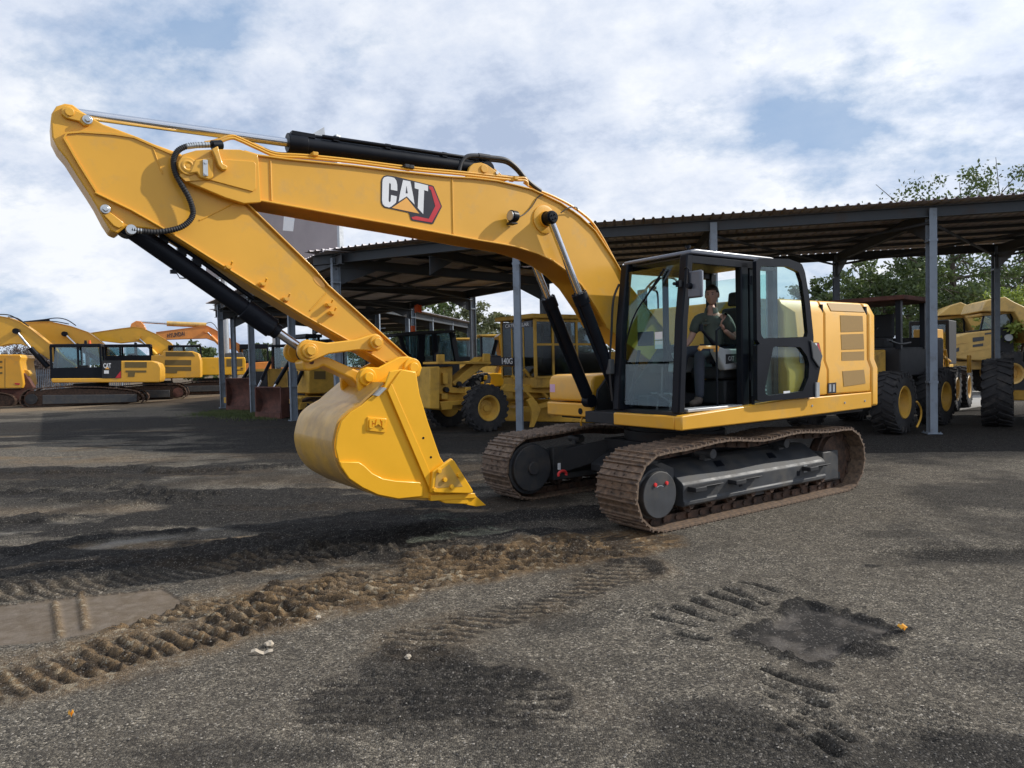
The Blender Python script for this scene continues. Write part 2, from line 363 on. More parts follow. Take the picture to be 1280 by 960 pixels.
# churned ridge running to the machine; dark soil plus painted boom shadow
for pts,wd,h in [([(-80,738),(60,724),(200,700),(330,682),(460,672),(640,650),(760,640)],.34,.050),([(-40,690),(60,684),(150,668),(230,664)],.24,.040),([(380,700),(520,690),(660,672),(740,664)],.24,.035)]:
    D,S,sd=dpoly(pts); e=sm(-D+(w1-.5)*.35+(w2-.5)*.16,-wd-.05,-wd+.12); dark=np.maximum(dark,e); pale*=1-e
    H+=e*(h*(.35+.9*w2)+.03*(w4-.5))
# wide belt of churned brown soil, then the track imprints pressed into it
D,S,_=dpoly([(-80,862),(60,828),(200,790),(400,745),(600,706),(780,676)]); k=sm(-D+(w1-.5)*.55+(w2-.5)*.25,-.56,-.30)*sm(1.25-D*.6,.3,1)
brown=np.maximum(brown,k*(.35+.75*sm(w1+.5*(w2-.5),.35,.62))); pale*=1-k; H+=k*((w2-.5)*.022+(w4-.5)*.018+(w5-.5)*.012)
dark=np.maximum(dark*(1-.6*k),k*.80*sm(w2*.6+w1*.3+w4*.25,.60,.70))
def ribs(D,S,half,pitch,amp,gx,gy,ks):
    ph=(GX*gx+GY*gy+ks*S)/pitch+.9*(w3-.5)*2+.35*(w1-.5)+.10*(w2-.5)
    r=1-np.abs((ph%1)-.5)*2; r=sm(r+(w1-.5)*.25,.30,.90); band=sm(-D+(w2-.5)*.18+(w1-.5)*.25,-half-.03,-half+.06)
    fade=.45+.55*sm(w1+.2*(w2-.5),.38,.48)
    return band*r*amp*fade,band,r*fade
for pts,half,pitch,amp,gx,gy,ks,br in [([(-60,868),(60,838),(180,806),(300,776),(370,758)],.30,.12,.036,0,.25,.9,1.),
        ([(330,760),(400,744),(520,722),(640,700),(760,682)],.36,.115,.036,.12,1.,.0,1.),
        ([(420,716),(470,708),(540,698)],.16,.11,.032,.25,1.,0.,.8),
        ([(190,772),(320,746),(440,722)],.20,.10,.026,.2,1.,0.,.9),
        ([(-60,752),(200,718),(340,700),(560,682)],.26,.11,.022,-.1,.6,.7,.25),
        ([(520,800),(600,775),(690,748),(790,712)],.25,.10,.016,.2,1.,.0,.35),
        ([(430,880),(560,860),(640,880)],.30,.10,.014,.1,1.,.0,.05),
        ([(540,690),(620,700),(700,690),(770,672)],.20,.09,.022,-.6,.8,.0,.6)]:
    D,S,sd=dpoly(pts); r,band,rr_=ribs(D,S,half,pitch,amp,gx,gy,ks); H+=r-band*amp*.5
    H+=sm(np.abs(D-half-.06+(w1-.5)*.25)*-1,-.11,0)*.022*w2*sm(w1,.4,.6)+band*(w4-.5)*.016+band*(w5-.5)*.014
    brown=np.maximum(brown,sm(-D+(w1-.5)*.7+(w2-.5)*.2,-half-.20,-half+.15)*(.45+.75*w2)*br); pale*=1-band*.9
    crev=sm(.42-rr_,0,.38); dark=np.maximum(dark*(1-.5*band*rr_),band*crev*.85); dark=np.maximum(dark,band*.9*sm(w1*.6+w2*.5,.60,.68))
# flat sheared floor beside the rut
ins=inside([(-60,812),(-60,760),(110,742),(205,733),(235,752),(160,778),(60,800)]); k=sm(np.where(ins,1,0)*1.+(w2-.5)*.3,.4,.6)
smoothm=np.maximum(smoothm,k); H=np.where(ins,-.03+(H+.03)*.12+(w1-.5)*.01,H); dark*=1-k*.95; brown=np.where(ins,.28+.55*w1,brown)
for a,b in [((68,750),(75,792)),((101,742),(107,782))]:
    D,S,_=dpoly([a,b]); e=sm(-D,-.035,-.01); H+=e*.02; brown=np.maximum(brown,e*.7); smoothm*=1-e
# rectangular pit and the lug marks around it
rect=[(925,797),(1002,751),(1128,786),(1022,831)]; ins=inside(rect); D,S,_=dpoly(rect,True)
k=np.where(ins,sm(D,.0,.05),0)
floor=-.028+.004*(w2-.5)+(w1-.5)*.012
H=H*(1-k)+floor*k; smoothm=np.maximum(smoothm,k*.85); dark=np.maximum(dark*(1-.8*k),k*(.30+.65*sm(w1+.6*(w2-.5),.42,.62))); 
e=sm(-D+(w2-.5)*.10+(w4-.5)*.08,-.075,-.02)*sm(w1+.5*(w2-.5),.36,.52); H+=e*(.012+.035*(w4-.4)); dark=np.maximum(dark,e*.95)
D,S,_=dpoly([(985,820),(1085,785)]); e=sm(-D,-.05,-.01)*sm(w2,.35,.5); H+=e*.03; dark=np.maximum(dark,e)
b=patch(1080,812,.36,.24); e=sm(b+(w2-.5)*.6,.35,.6)*sm(b,0,.2); dark=np.maximum(dark,e*.95); H+=e*.05*w4
for (x0,y0,x1,y1) in [(812,768,868,782),(838,757,895,776),(862,748,915,768),(885,741,945,761),(905,735,955,754),(925,728,985,742),
                      (955,835,1035,862),(950,848,1025,880),(955,862,1040,905),(975,882,1060,925),(990,905,1045,945),(845,792,880,800)]:
    D,S,_=dpoly([(x0,y0),(x1,y1)]); e=sm(-D+(w2-.5)*.07+(w4-.5)*.05,-.035,.005); H-=e*.05; dark=np.maximum(dark,e*.95)
    e2=sm(-np.abs(D-.07),-.05,0); H+=e2*.025*w2
# dark scuffs right and below, plus painted undercarriage shadow left of the track
for (x,y,rx,ry,s) in [(520,835,.55,.45,.8),(450,880,.5,.3,.7),(560,900,.7,.25,.6),(900,905,.55,.35,.7),(980,950,.9,.3,.75),(1210,695,1.3,.45,.85),(1130,668,.8,.3,.6),(1230,940,.7,.3,.9),(705,705,.7,.5,.5),(700,780,.5,.3,.5),(1090,705,.16,.08,.9),(660,930,.6,.3,.5),(690,640,1.6,.6,.8),(640,625,1.2,.8,.8),(330,940,.9,.2,.6)]:
    b=patch(x,y,rx,ry); dark=np.maximum(dark,s*sm(b*1.3+(w1-.5)*1.0+(w2-.5)*.5,.25,.75)*sm(b,0,.25))
for (x,y,rx,ry) in [(940,915,.6,.3),(540,820,.5,.3),(760,760,.8,.3),(1130,900,.6,.3),(1210,690,1.2,.4)]:
    e=sm(patch(x,y,rx,ry),.1,.6); H+=e*.022*(np.abs(((GX*.75+GY*1.2+.2*w1)/.115)%1-.5)*2-.5)
# under and around the machine: flatten where the tracks stand
b=np.array([math.cos(.6104),math.sin(.6104)]); nn=np.array([math.sin(.6104),-math.cos(.6104)])
U=-((GX-2.157)*b[0]+(GY-9.412)*b[1]); V=(GX-2.157)*nn[0]+(GY-9.412)*nn[1]
k=sm(-np.maximum(np.abs(U)-2.3,np.abs(np.abs(V)-1.14)-.36),-.45,-.02); H=H*(1-k)+(-.012)*k
far=1-sm(-np.hypot(GX,GY),-60,-30); brown=np.maximum(brown,far*.5); 
D,S,_=dpoly([(-100,515),(40,512),(160,508),(300,492),(420,486)]); e=sm(-D+(w1-.5)*4,-3.2,-1.0); brown=np.maximum(brown,.9*e); dark*=1-e; pale=np.maximum(pale,.5*e*w1)
nx,ny=GX.shape
me=bpy.data.meshes.new('ground'); vs=np.stack([GX,GY,H],-1).reshape(-1,3).astype(np.float32)
I=np.arange(nx*ny).reshape(nx,ny); q=np.stack([I[:-1,:-1],I[1:,:-1],I[1:,1:],I[:-1,1:]],-1).reshape(-1,4)
me.vertices.add(len(vs)); me.vertices.foreach_set('co',vs.ravel()); me.loops.add(q.size); me.loops.foreach_set('vertex_index',q.ravel().astype(np.int32))
me.polygons.add(len(q)); me.polygons.foreach_set('loop_start',np.arange(0,q.size,4,dtype=np.int32)); me.polygons.foreach_set('loop_total',np.full(len(q),4,dtype=np.int32))
me.update(calc_edges=True); me.polygons.foreach_set('use_smooth',np.ones(len(q),bool))
at_=me.color_attributes.new('soil','FLOAT_COLOR','POINT'); at_.data.foreach_set('color',np.stack([dark,brown,pale,smoothm],-1).reshape(-1).astype(np.float32))
g=bpy.data.objects.new('ground',me); COL.objects.link(g); g['kind']='structure'
m,nt,p=newmat('gravel_yard'); a=nt.nodes.new('ShaderNodeAttribute'); a.attribute_name='soil'
sp=nt.nodes.new('ShaderNodeSeparateColor'); nt.links.new(a.outputs['Color'],sp.inputs[0]); aD,aB,aP,aS=sp.outputs[0],sp.outputs[1],sp.outputs[2],a.outputs['Alpha']
tc=nt.nodes.new('ShaderNodeTexCoord'); oc=tc.outputs['Object']
def vor(scale,feat='F1',out='Distance'):
    v=nt.nodes.new('ShaderNodeTexVoronoi'); v.feature=feat; v.inputs['Scale'].default_value=scale; nt.links.new(oc,v.inputs['Vector']); return v
v1=vor(95); v2=vor(30)
sv=nt.nodes.new('ShaderNodeSeparateColor'); nt.links.new(v1.outputs['Color'],sv.inputs[0])
sv2=nt.nodes.new('ShaderNodeSeparateColor'); nt.links.new(v2.outputs['Color'],sv2.inputs[0])
cr_=nt.nodes.new('ShaderNodeValToRGB'); c=cr_.color_ramp; c.elements[0].position=0; c.elements[0].color=(.035,.033,.031,1); c.elements[1].position=1; c.elements[1].color=(.62,.56,.47,1)
e=c.elements.new(.35); e.color=(.105,.094,.077,1); e=c.elements.new(.75); e.color=(.235,.208,.166,1); e=c.elements.new(.93); e.color=(.36,.315,.245,1); nt.links.new(sv.outputs[0],cr_.inputs[0])
col=cr_.outputs[0]
fine=noise(nt,150,3,.7,oc); med=noise(nt,9,8,.65,oc); big=noise(nt,.8,7,.6,oc)
col=mixc(nt,ramp(nt,med,.40,.66),mixc(nt,.55,col,(.060,.054,.048)),col)
col=mixc(nt,mth(nt,'MULTIPLY',ramp(nt,big,.4,.7),.45),col,(.095,.080,.062))
bcol=mixc(nt,ramp(nt,noise(nt,30,6,.7,oc),.3,.7),(.095,.06,.033),(.33,.22,.115))
bcol=mixc(nt,ramp(nt,sv2.outputs[0],.82,.95),bcol,(.42,.34,.23))
col=mixc(nt,mth(nt,'MULTIPLY',aB,.88),col,bcol)
pcol=mixc(nt,fine,(.26,.245,.22),(.42,.39,.34)); col=mixc(nt,mth(nt,'MULTIPLY',aP,.5),col,pcol)
scol=mixc(nt,ramp(nt,med,.35,.65),(.07,.06,.052),(.15,.135,.125)); scol=mixc(nt,mth(nt,'MULTIPLY',aB,.6),scol,(.19,.14,.088))
col=mixc(nt,mth(nt,'MULTIPLY',aS,.85),col,scol)
dm=mth(nt,'MULTIPLY',aD,mth(nt,'MULTIPLY_ADD',med,.5,.7),clamp=True)
dcol=mixc(nt,ramp(nt,sv.outputs[1],.86,.99),mixc(nt,fine,(.010,.010,.011),(.027,.026,.025)),(.13,.12,.11))
col=mixc(nt,mth(nt,'MULTIPLY',dm,.96),col,dcol)
nt.links.new(col,p.inputs['Base Color']); p.inputs['Roughness'].default_value=.92; p.inputs['Specular IOR Level'].default_value=.08
hgt=mth(nt,'ADD',mth(nt,'MULTIPLY',mth(nt,'SUBTRACT',1.,v1.outputs['Distance']),.7),mth(nt,'ADD',mth(nt,'MULTIPLY',fine,.5),mth(nt,'MULTIPLY',sv.outputs[2],.6)))
hgt=mth(nt,'ADD',hgt,mth(nt,'MULTIPLY',med,1.6))
hgt=mth(nt,'MULTIPLY',hgt,mth(nt,'MULTIPLY_ADD',aS,-.8,1.))
bump(nt,p,hgt,1.0,.012); me.materials.append(m)
def gz(x,y):
    i=min(max(int(np.searchsorted(xs,x)),0),nx-1); j=min(max(int(np.searchsorted(ys,y)),0),ny-1); return float(H[i,j])

# loose gravel near the camera, nobody could count it
k=22000; yy=2.7+ (rng.random(k)**1.7)*8.5; xx=(rng.random(k)*2-1)*(.8*yy+.4); vs=[];fs=[]
base=np.array([(1,0,0),(-1,0,0),(0,1,0),(0,-1,0),(0,0,1),(0,0,-1)],float); tri=[(0,2,4),(2,1,4),(1,3,4),(3,0,4),(2,0,5),(1,2,5),(3,1,5),(0,3,5)]
ii=np.clip(np.searchsorted(xs,xx),0,nx-1); jj=np.clip(np.searchsorted(ys,yy),0,ny-1); hz_=H[ii,jj]; keep=(smoothm[ii,jj]<.3)
sz=.0025+.006*rng.random(k)**3.5
rot=rng.random(k)*6.28; sh=.6+.8*rng.random((k,6,1)); P=base[None]*sh*np.array([1,.8,.6]); c_,s_=np.cos(rot),np.sin(rot)
X=P[:,:,0]*c_[:,None]-P[:,:,1]*s_[:,None]; Y=P[:,:,0]*s_[:,None]+P[:,:,1]*c_[:,None]
V3=np.stack([X,Y,P[:,:,2]],-1)*sz[:,None,None]+np.stack([xx,yy,hz_+sz*.25],-1)[:,None,:]; V3=V3[keep]; kk=len(V3)
F3=(np.array(tri)[None]+(np.arange(kk)*6)[:,None,None]).reshape(-1,3)
me=bpy.data.meshes.new('loose_gravel'); me.from_pydata(V3.reshape(-1,3).tolist(),[],F3.tolist())
m,nt,p=newmat('loose_stones'); gi=nt.nodes.new('ShaderNodeNewGeometry'); nt.links.new(ramp(nt,gi.outputs['Random Per Island'],0,1,(.04,.038,.035),(.30,.27,.23)),p.inputs['Base Color']); p.inputs['Roughness'].default_value=.85
me.materials.append(m); o=bpy.data.objects.new('loose_gravel',me); COL.objects.link(o); tag(o,kind='stuff')
# small rubbish lying about
def stone(px,py,r,mt,label,cat,flat=.5,seed=1,name='stone',group=None):
    x,y=ground(px,py); rr=random.Random(seed); bm=bmesh.new(); bmesh.ops.create_icosphere(bm,subdivisions=2,radius=r)
    for v in bm.verts: v.co*= .75+.5*rr.random(); v.co.z*=flat
    me=bpy.data.meshes.new(name); bm.to_mesh(me); bm.free(); me.materials.append(mt); o=bpy.data.objects.new(name,me); COL.objects.link(o)
    o.location=(x,y,gz(x,y)+r*flat*.55); o.rotation_euler=(0,0,rr.random()*6); return tag(o,label,cat,group)
stone(336,805,.028,M['stone'],'pale rock sticking up from the brown turned soil','stone',.9,3)
stone(510,827,.018,M['stone'],'small tan pebble on the dark gravel left of middle','pebble',.8,5,'pebble')
stone(398,772,.02,M['stone'],'small pale stone in the brown rut above the rock','pebble',.8,8,'pebble')
def scrap(px,py,w,l,rz,mt,label,cat,name):
    x,y=ground(px,py); mb=MB(); n=5
    for i in range(n):
        a=-l/2+l*i/n; b_=a+l/n; za=.008+.012*math.sin(i*1.7); zb=.008+.012*math.sin((i+1)*1.7)
        mb.add([(a,-w/2,za),(b_,-w/2,zb),(b_,w/2,zb+.006),(a,w/2,za+.006),(a,-w/2,za+.004),(b_,-w/2,zb+.004),(b_,w/2,zb+.01),(a,w/2,za+.01)],[(0,1,2,3),(4,5,6,7),(0,1,5,4),(2,3,7,6),(0,3,7,4),(1,2,6,5)])
    o=mb.build(name,mt,None,loc=(x,y,gz(x,y)+.01)); o.rotation_euler=(R(12),R(8),rz); return tag(o,label,cat)
scrap(1127,793,.035,.055,.5,M['litter'],'yellow leaf of litter on the dark crumbs by the pit corner','litter','litter')
scrap(88,898,.018,.022,.9,M['litter'],'orange scrap lying on the gravel at lower left','litter','litter')
scrap(327,816,.022,.13,.25,M['stone'],'flat pale splinter of wood beside the pale rock','wood splinter','wood_splinter')
# grass round the shed posts
def blades(region,k,h,w,name,mt):
    vs=[];fs=[]
    for i in range(k):
        x,y=region(); a=random.random()*6.28; hh=h*(.4+.8*random.random()); dx,dy=math.cos(a)*w,math.sin(a)*w; lx,ly=(random.random()-.5)*hh*.7,(random.random()-.5)*hh*.7; zz=gz(x,y)-.01; n=len(vs)
        vs+=[(x-dx,y-dy,zz),(x+dx,y+dy,zz),(x+lx,y+ly,zz+hh)]; fs.append((n,n+1,n+2))
    me=bpy.data.meshes.new(name); me.from_pydata(vs,[],fs); me.materials.append(mt); o=bpy.data.objects.new(name,me); COL.objects.link(o); return tag(o,kind='stuff')
P0=[ground(245,517),ground(330,523)]
def reg():
    t=random.random(); a,b=P0; return (a[0]+(b[0]-a[0])*t+random.gauss(0,.35)+.4,a[1]+(b[1]-a[1])*t+random.gauss(0,.8)+.5)
blades(reg,9000,.10,.012,'grass',M['grass'])
# pale concrete slab far right and the grassy bank beyond the yard
a=[ground(*p) for p in [(1196,513),(1240,506),(1236,478),(1222,478)]]
mb=MB(); mb.add([(x,y,.03) for x,y in a]+[(x,y,-.1) for x,y in a],[(0,1,2,3),(0,4,5,1),(1,5,6,2),(2,6,7,3),(3,7,4,0)])
tag(mb.build('concrete_apron',mat('pale_concrete',(.34,.33,.31),.8,0,0,.15,2,dirt=(.2,.18,.16))),kind='structure')

# ------------------------------------------------------------------ sheds
def hsec(mb,a,z0,z1,d,w=.2,h=.22,rz=0.):      # upright H section at a=(x,y); d = direction of the web
    rot=Matrix.Rotation(rz,3,'Z'); L=z1-z0; c=(a[0],a[1],(z0+z1)/2)
    for s in (-1,1): mb.box(Vector(c)+rot@Vector((0,s*(h/2-.008),0)),(w,.016,L),rot)
    mb.box(c,(.012,h-.034,L),rot)
def beam(mb,a,b,w,h,th=.014):                 # I beam between two points
    a=Vector(a); b=Vector(b); d=(b-a); L=d.length; d.normalize(); s=Vector((0,0,1)).cross(d).normalized(); u=d.cross(s)
    rot=Matrix((d,s,u)).transposed(); c=(a+b)/2
    mb.box(c+u*(h/2-th/2),(L,w,th),rot); mb.box(c-u*(h/2-th/2),(L,w,th),rot); mb.box(c,(L,th*.8,h-2*th-.003),rot)
def corr_roof(name,a,b,dep,z0,z1,parent,mt,pitch=.22,over=.4,amp=.04,th=.003,zs=0.):
    """trapezoid sheet: ribs run from the front edge a->b back along dep"""
    a=Vector((*a,0)); b=Vector((*b,0)); D=Vector((*dep,0)); e=(b-a); L=e.length; e.normalize(); n=int(L/pitch); dn=D.normalized()
    prof=[(0,0),(.32,0),(.42,1),(.58,1),(.68,0)]
    pr=[]
    for i in range(n+1):
        for (t,h) in prof: 
            s=(i+t)*pitch
            if s<=L: pr.append((s,h*amp))
    vs=[];fs=[]
    for (s,h) in pr:
        for (off,zz) in ((-over,z0),(D.length+over,z1)):
            p=a+e*s+dn*off; k_=zz+zs*p.x; vs.append((p.x,p.y,k_+h)); vs.append((p.x,p.y,k_+h-th))
    k=len(pr)
    for i in range(k-1):
        A=i*4;B=(i+1)*4
        fs+=[(A,B,B+2,A+2),(A+1,A+3,B+3,B+1),(A,A+1,B+1,B),(A+2,B+2,B+3,A+3)]
    mb=MB(); mb.add(vs,fs); return mb.build(name,mt,parent,smooth=False)
def shed(root,front,depth,zf,zb,end0,end1,purl=4,post_h=.22,bays=(),hb=.30,zs=0.,backposts=True,frontposts=True,skip=()):
    """front: (x,y) feet of the front posts; zf/zb: roof height at the front and the back; end0/end1: roof ends on the front line"""
    F0=Vector((*end0,0)); F1=Vector((*end1,0)); e=(F1-F0).normalized(); nrm=Vector((-e.y,e.x,0)); nrm=nrm if nrm.y>0 else -nrm; dep=nrm*depth
    H_=lambda p,t: zf+(zb-zf)*t+zs*p[0]
    d=math.atan2(e.y,e.x); rot=Matrix.Rotation(d,3,'Z')
    def post(x,y,z):
        mb=MB(); hsec(mb,(x,y),0,z,None,.155,post_h,d)
        mb.box((x,y,.012),(.30,.34,.02),rot); mb.box((x,y,1.15),(.185,post_h+.012,.05),rot); mb.box((x,y,z*.86),(.185,post_h+.012,.05),rot)
        for a in (-1,1):
            for b in (-1,1): mb.cyl(Vector((x,y,.02))+rot@Vector((a*.12,b*.14,0)),Vector((x,y,.05))+rot@Vector((a*.12,b*.14,0)),.014,n=6)
        mb.build('post',M['post'],root,smooth=False)
    for i,(x,y) in enumerate(front):
        if i in skip: continue
        if frontposts: post(x,y,H_((x,y),0)-.12)
        if backposts: post(x+dep.x,y+dep.y,H_((x,y),1)-.12)
    for t in (0,1):
        A=F0+dep*t; B=F1+dep*t; mb=MB(); beam(mb,(A.x,A.y,H_(A,t)-.06-hb/2),(B.x,B.y,H_(B,t)-.06-hb/2),.16,hb); mb.build('eave_beam',M['beam'],root,smooth=False)
    for i,(x,y) in enumerate(front):
        f=Vector((x,y,0)); g_=f+dep; za=H_(f,0)-.24; zc=H_(g_,1)-.24; mb=MB(); beam(mb,(f.x+nrm.x*.14,f.y+nrm.y*.14,za),(g_.x-nrm.x*.14,g_.y-nrm.y*.14,zc),.14,.26)
        for s,pnt,z in ((1,f,za),(-1,g_,zc)):        # haunches
            u0=pnt+nrm*s*.12; u1=pnt+nrm*s*1.3; w=e*.008
            mb.loft([u0-w+Vector((0,0,z-.13)),u1-w+Vector((0,0,z-.13)),u0-w+Vector((0,0,z-.60))],[u0+w+Vector((0,0,z-.13)),u1+w+Vector((0,0,z-.13)),u0+w+Vector((0,0,z-.60))])
        mb.build('rafter',M['beam'],root,smooth=False)
    for i in range(1,purl+1):
        t=i/(purl+1); A=F0+dep*t; B=F1+dep*t
        mb=MB(); mb.cyl((A.x,A.y,H_(A,t)-.055),(B.x,B.y,H_(B,t)-.055),.055,n=4); mb.build('purlin',M['beam'],root,smooth=False)
    for i in bays:
        a=Vector((*front[i],H_(front[i],0)-.42)); b=Vector((*front[i+1],H_(front[i+1],0)-.42)); dz=Vector((0,0,zb-zf)); c=a+dep+dz; d_=b+dep+dz
        for p,q in ((a,d_),(b,c)):
            mb=MB(); mb.cyl(p,q,.035,n=6); mb.build('cross_brace',M['beam'],root)
    corr_roof('roof',F0[:2],F1[:2],dep[:2],zf,zb,root,M['sheet'],zs=zs)
def rel(root,pts): return [(x-root.location.x,y-root.location.y) for x,y in pts]
def T2(v): return (v[0],v[1])
fr=[(18.5,14.18),(13.91,14.90),(9.32,15.62),(4.72,16.35),(.17,17.07)]
s1=empty('open_shed',(4.7,16.35,0),0,'long open shed with dark corrugated roof behind the big excavator cab','shed')
shed(s1,rel(s1,fr),7.0,5.02,5.02,rel(s1,[(.0,17.09)])[0],rel(s1,[(23,13.46)])[0],purl=5,bays=(0,1,2),hb=.24,zs=.014)
m1=[(.13,17.07),(-4.75,19.3)]; e1=(Vector(m1[1])-Vector(m1[0])).normalized()
sb=empty('open_shed',(-2,18.2,0),0,'short open shed bay behind the lifted boom joining the long shed to the angled one','shed')
shed(sb,rel(sb,[(-2.1,18.09)]),6.6,4.93,5.06,rel(sb,[(.05,17.11)])[0],rel(sb,[T2(Vector(m1[1])+e1*.75)])[0],purl=3,hb=.26,zs=.006,backposts=False,frontposts=False)
# angled shed running away to the left
f2=[(-4.75,19.3),(-7.32,23.55),(-10.23,27.78),(-13.27,32.26)]; d2=(Vector(f2[3])-Vector(f2[0])).normalized()
s2=empty('open_shed',(-7.3,23.5,0),0,'angled open shed with a pale roof edge running back to the left over rusty blades','shed')
shed(s2,rel(s2,f2),7.0,4.86,4.66,rel(s2,[T2(Vector(f2[0])-d2*.5)])[0],rel(s2,[T2(Vector(f2[3])+d2*1.2)])[0],purl=4,bays=(0,1,2),hb=.28)
# far lower shed seen through the others
f3=[(at(587,470,54).x,54),(at(566,470,49.5).x,49.5),(at(541,470,44.8).x,44.8),(at(511,470,40).x,40),(at(474,470,35.5).x,35.5)]
d3=(Vector(f3[-1])-Vector(f3[0])).normalized()
s3=empty('open_shed',(f3[1][0],f3[1][1],0),0,'far lower open shed on thin posts seen beyond the black cab','shed')
shed(s3,rel(s3,f3),8,4.9,4.8,rel(s3,[T2(Vector(f3[0])-d3*.4)])[0],rel(s3,[T2(Vector(f3[-1])+d3*1.5)])[0],purl=3,hb=.35)
# flag on a shed post, small sign boxes, lamp
def flag(px,py,Y,w,h,label):
    p=at(px,py,Y); mb=MB(); n=8; vs=[];fs=[]
    for i in range(n+1):
        for j in range(2):
            for t in (0,.006): vs.append((-w*i/n,.05*math.sin(i*.9)+t,-h*j-.02*math.sin(i*1.1)))
    for i in range(n): A=i*4;B=A+4; fs+=[(A,B,B+2,A+2),(A+1,A+3,B+3,B+1),(A,A+1,B+1,B),(A+2,B+2,B+3,A+3)]
    fs+=[(0,2,3,1),(n*4,n*4+1,n*4+3,n*4+2)]
    mb.add(vs,fs); return tag(mb.build('flag',M['flag'],None,loc=p),label,'flag')
flag(527,381,28.5,.30,.30,'small orange cloth flag hanging from a shed post')
# billboard
Y=44; pR=at(421,170,Y); pB=at(421,322,Y); pL=at(258,350,Y+9)
root=empty('billboard',(pR.x-3,Y+2,0),0,'tall faded brown billboard standing behind the lifted arm','billboard')
a=Vector((pR.x,Y,0)); b=Vector((pL.x,Y+9,0)); o_=root.location; e=(b-a).normalized(); nrm=Vector((-e.y,e.x,0)); nrm=nrm if nrm.y>0 else -nrm
zb=pB.z; zt=pR.z
def bx_on(mb,s0,s1,z0,z1,t0,t1):
    q=[a+e*s0+nrm*t0,a+e*s1+nrm*t0,a+e*s1+nrm*t1,a+e*s0+nrm*t1]; q=[v-o_ for v in q]
    mb.loft([(v.x,v.y,z0) for v in q],[(v.x,v.y,z1) for v in q])
L=(b-a).length
mb=MB(); bx_on(mb,.25,L,zb,zt,0,.12); mb.build('panel',M['billboard'],root)
mb=MB(); bx_on(mb,0,.22,zb-.1,zt+.1,-.02,.3); mb.build('edge_frame',M['galv'],root)
mb=MB(); bx_on(mb,.25,L,zb-.14,zb-.02,-.03,.2); mb.build('edge_frame',M['galv'],root)
for s,zz in ((4.6,zb+2.2),(5.2,zb+3.6)):      # torn paper left on the face
    mb=MB(); pts=[(0,0),(1.1,.2),(.9,1.3),(.2,1.5),(-.2,.8)]
    A=[a+e*(s+x)-nrm*.004-o_ for x,y in pts]; mb.loft([(v.x,v.y,zz+pts[i][1]) for i,v in enumerate(A)],[(v.x-nrm.x*.01,v.y-nrm.y*.01,zz+pts[i][1]) for i,v in enumerate(A)]); mb.build('torn_paper',M['white'],root)
for s in (1.5,L*.5,L-1.5):
    v=a+e*s+nrm*.5-o_; mb=MB(); mb.cyl((v.x,v.y,0),(v.x,v.y,zt-.3),.22,n=12); mb.build('pole',M['galv'],root)
for s in (2.0,5.5,L-.3):
    v=a+e*s-o_; w=v-nrm*1.9; mb=MB(); mb.tube([(v.x,v.y,zb-.08),(w.x+.6*e.x,w.y+.6*e.y,zb-.05),(w.x+1.2*e.x,w.y+1.2*e.y,zb+.55)],.045,6); mb.box((w.x+1.2*e.x,w.y+1.2*e.y,zb+.6),(.3,.2,.16)); mb.build('lamp_arm',M['darkgrey'],root)

# ------------------------------------------------------------------ trees, bushes, fence
def crown_mesh(name,blobs,n,leaf,mt,parent,seed):
    rr=np.random.default_rng(seed); vs=[];k=0
    w=np.array([b[3]*b[4]*b[5] for b in blobs]); w=w/w.sum(); out_=[]
    for bi,(cx,cy,cz,rx,ry,rz) in enumerate(blobs):
        m_=int(n*w[bi]); 
        # sub clumps inside each blob
        cc=rr.normal(size=(max(5,m_//55),3)); cc/=np.linalg.norm(cc,axis=1)[:,None]; cc*=(.35+.65*rr.random((len(cc),1))**.5)
        idx=rr.integers(0,len(cc),m_); p=cc[idx]+rr.normal(size=(m_,3))*.13
        out_.append(p*np.array([rx,ry,rz])+np.array([cx,cy,cz]))
    P=np.concatenate(out_); k=len(P); a=rr.normal(size=(k,3)); a/=np.linalg.norm(a,axis=1)[:,None]; b=rr.normal(size=(k,3)); b-=a*(a*b).sum(1)[:,None]; b/=np.linalg.norm(b,axis=1)[:,None]
    s=leaf*(.6+.8*rr.random((k,1))); V=np.stack([P-a*s,P+b*s*.5,P+a*s,P-b*s*.5],1).reshape(-1,3)
    me=bpy.data.meshes.new(name); me.vertices.add(4*k); me.vertices.foreach_set('co',V.astype(np.float32).ravel()); me.loops.add(4*k); me.loops.foreach_set('vertex_index',np.arange(4*k,dtype=np.int32))
    me.polygons.add(k); me.polygons.foreach_set('loop_start',np.arange(0,4*k,4,dtype=np.int32)); me.polygons.foreach_set('loop_total',np.full(k,4,dtype=np.int32)); me.update(calc_edges=True); me.materials.append(mt)
    o=bpy.data.objects.new(name,me); COL.objects.link(o); o.parent=parent; return o
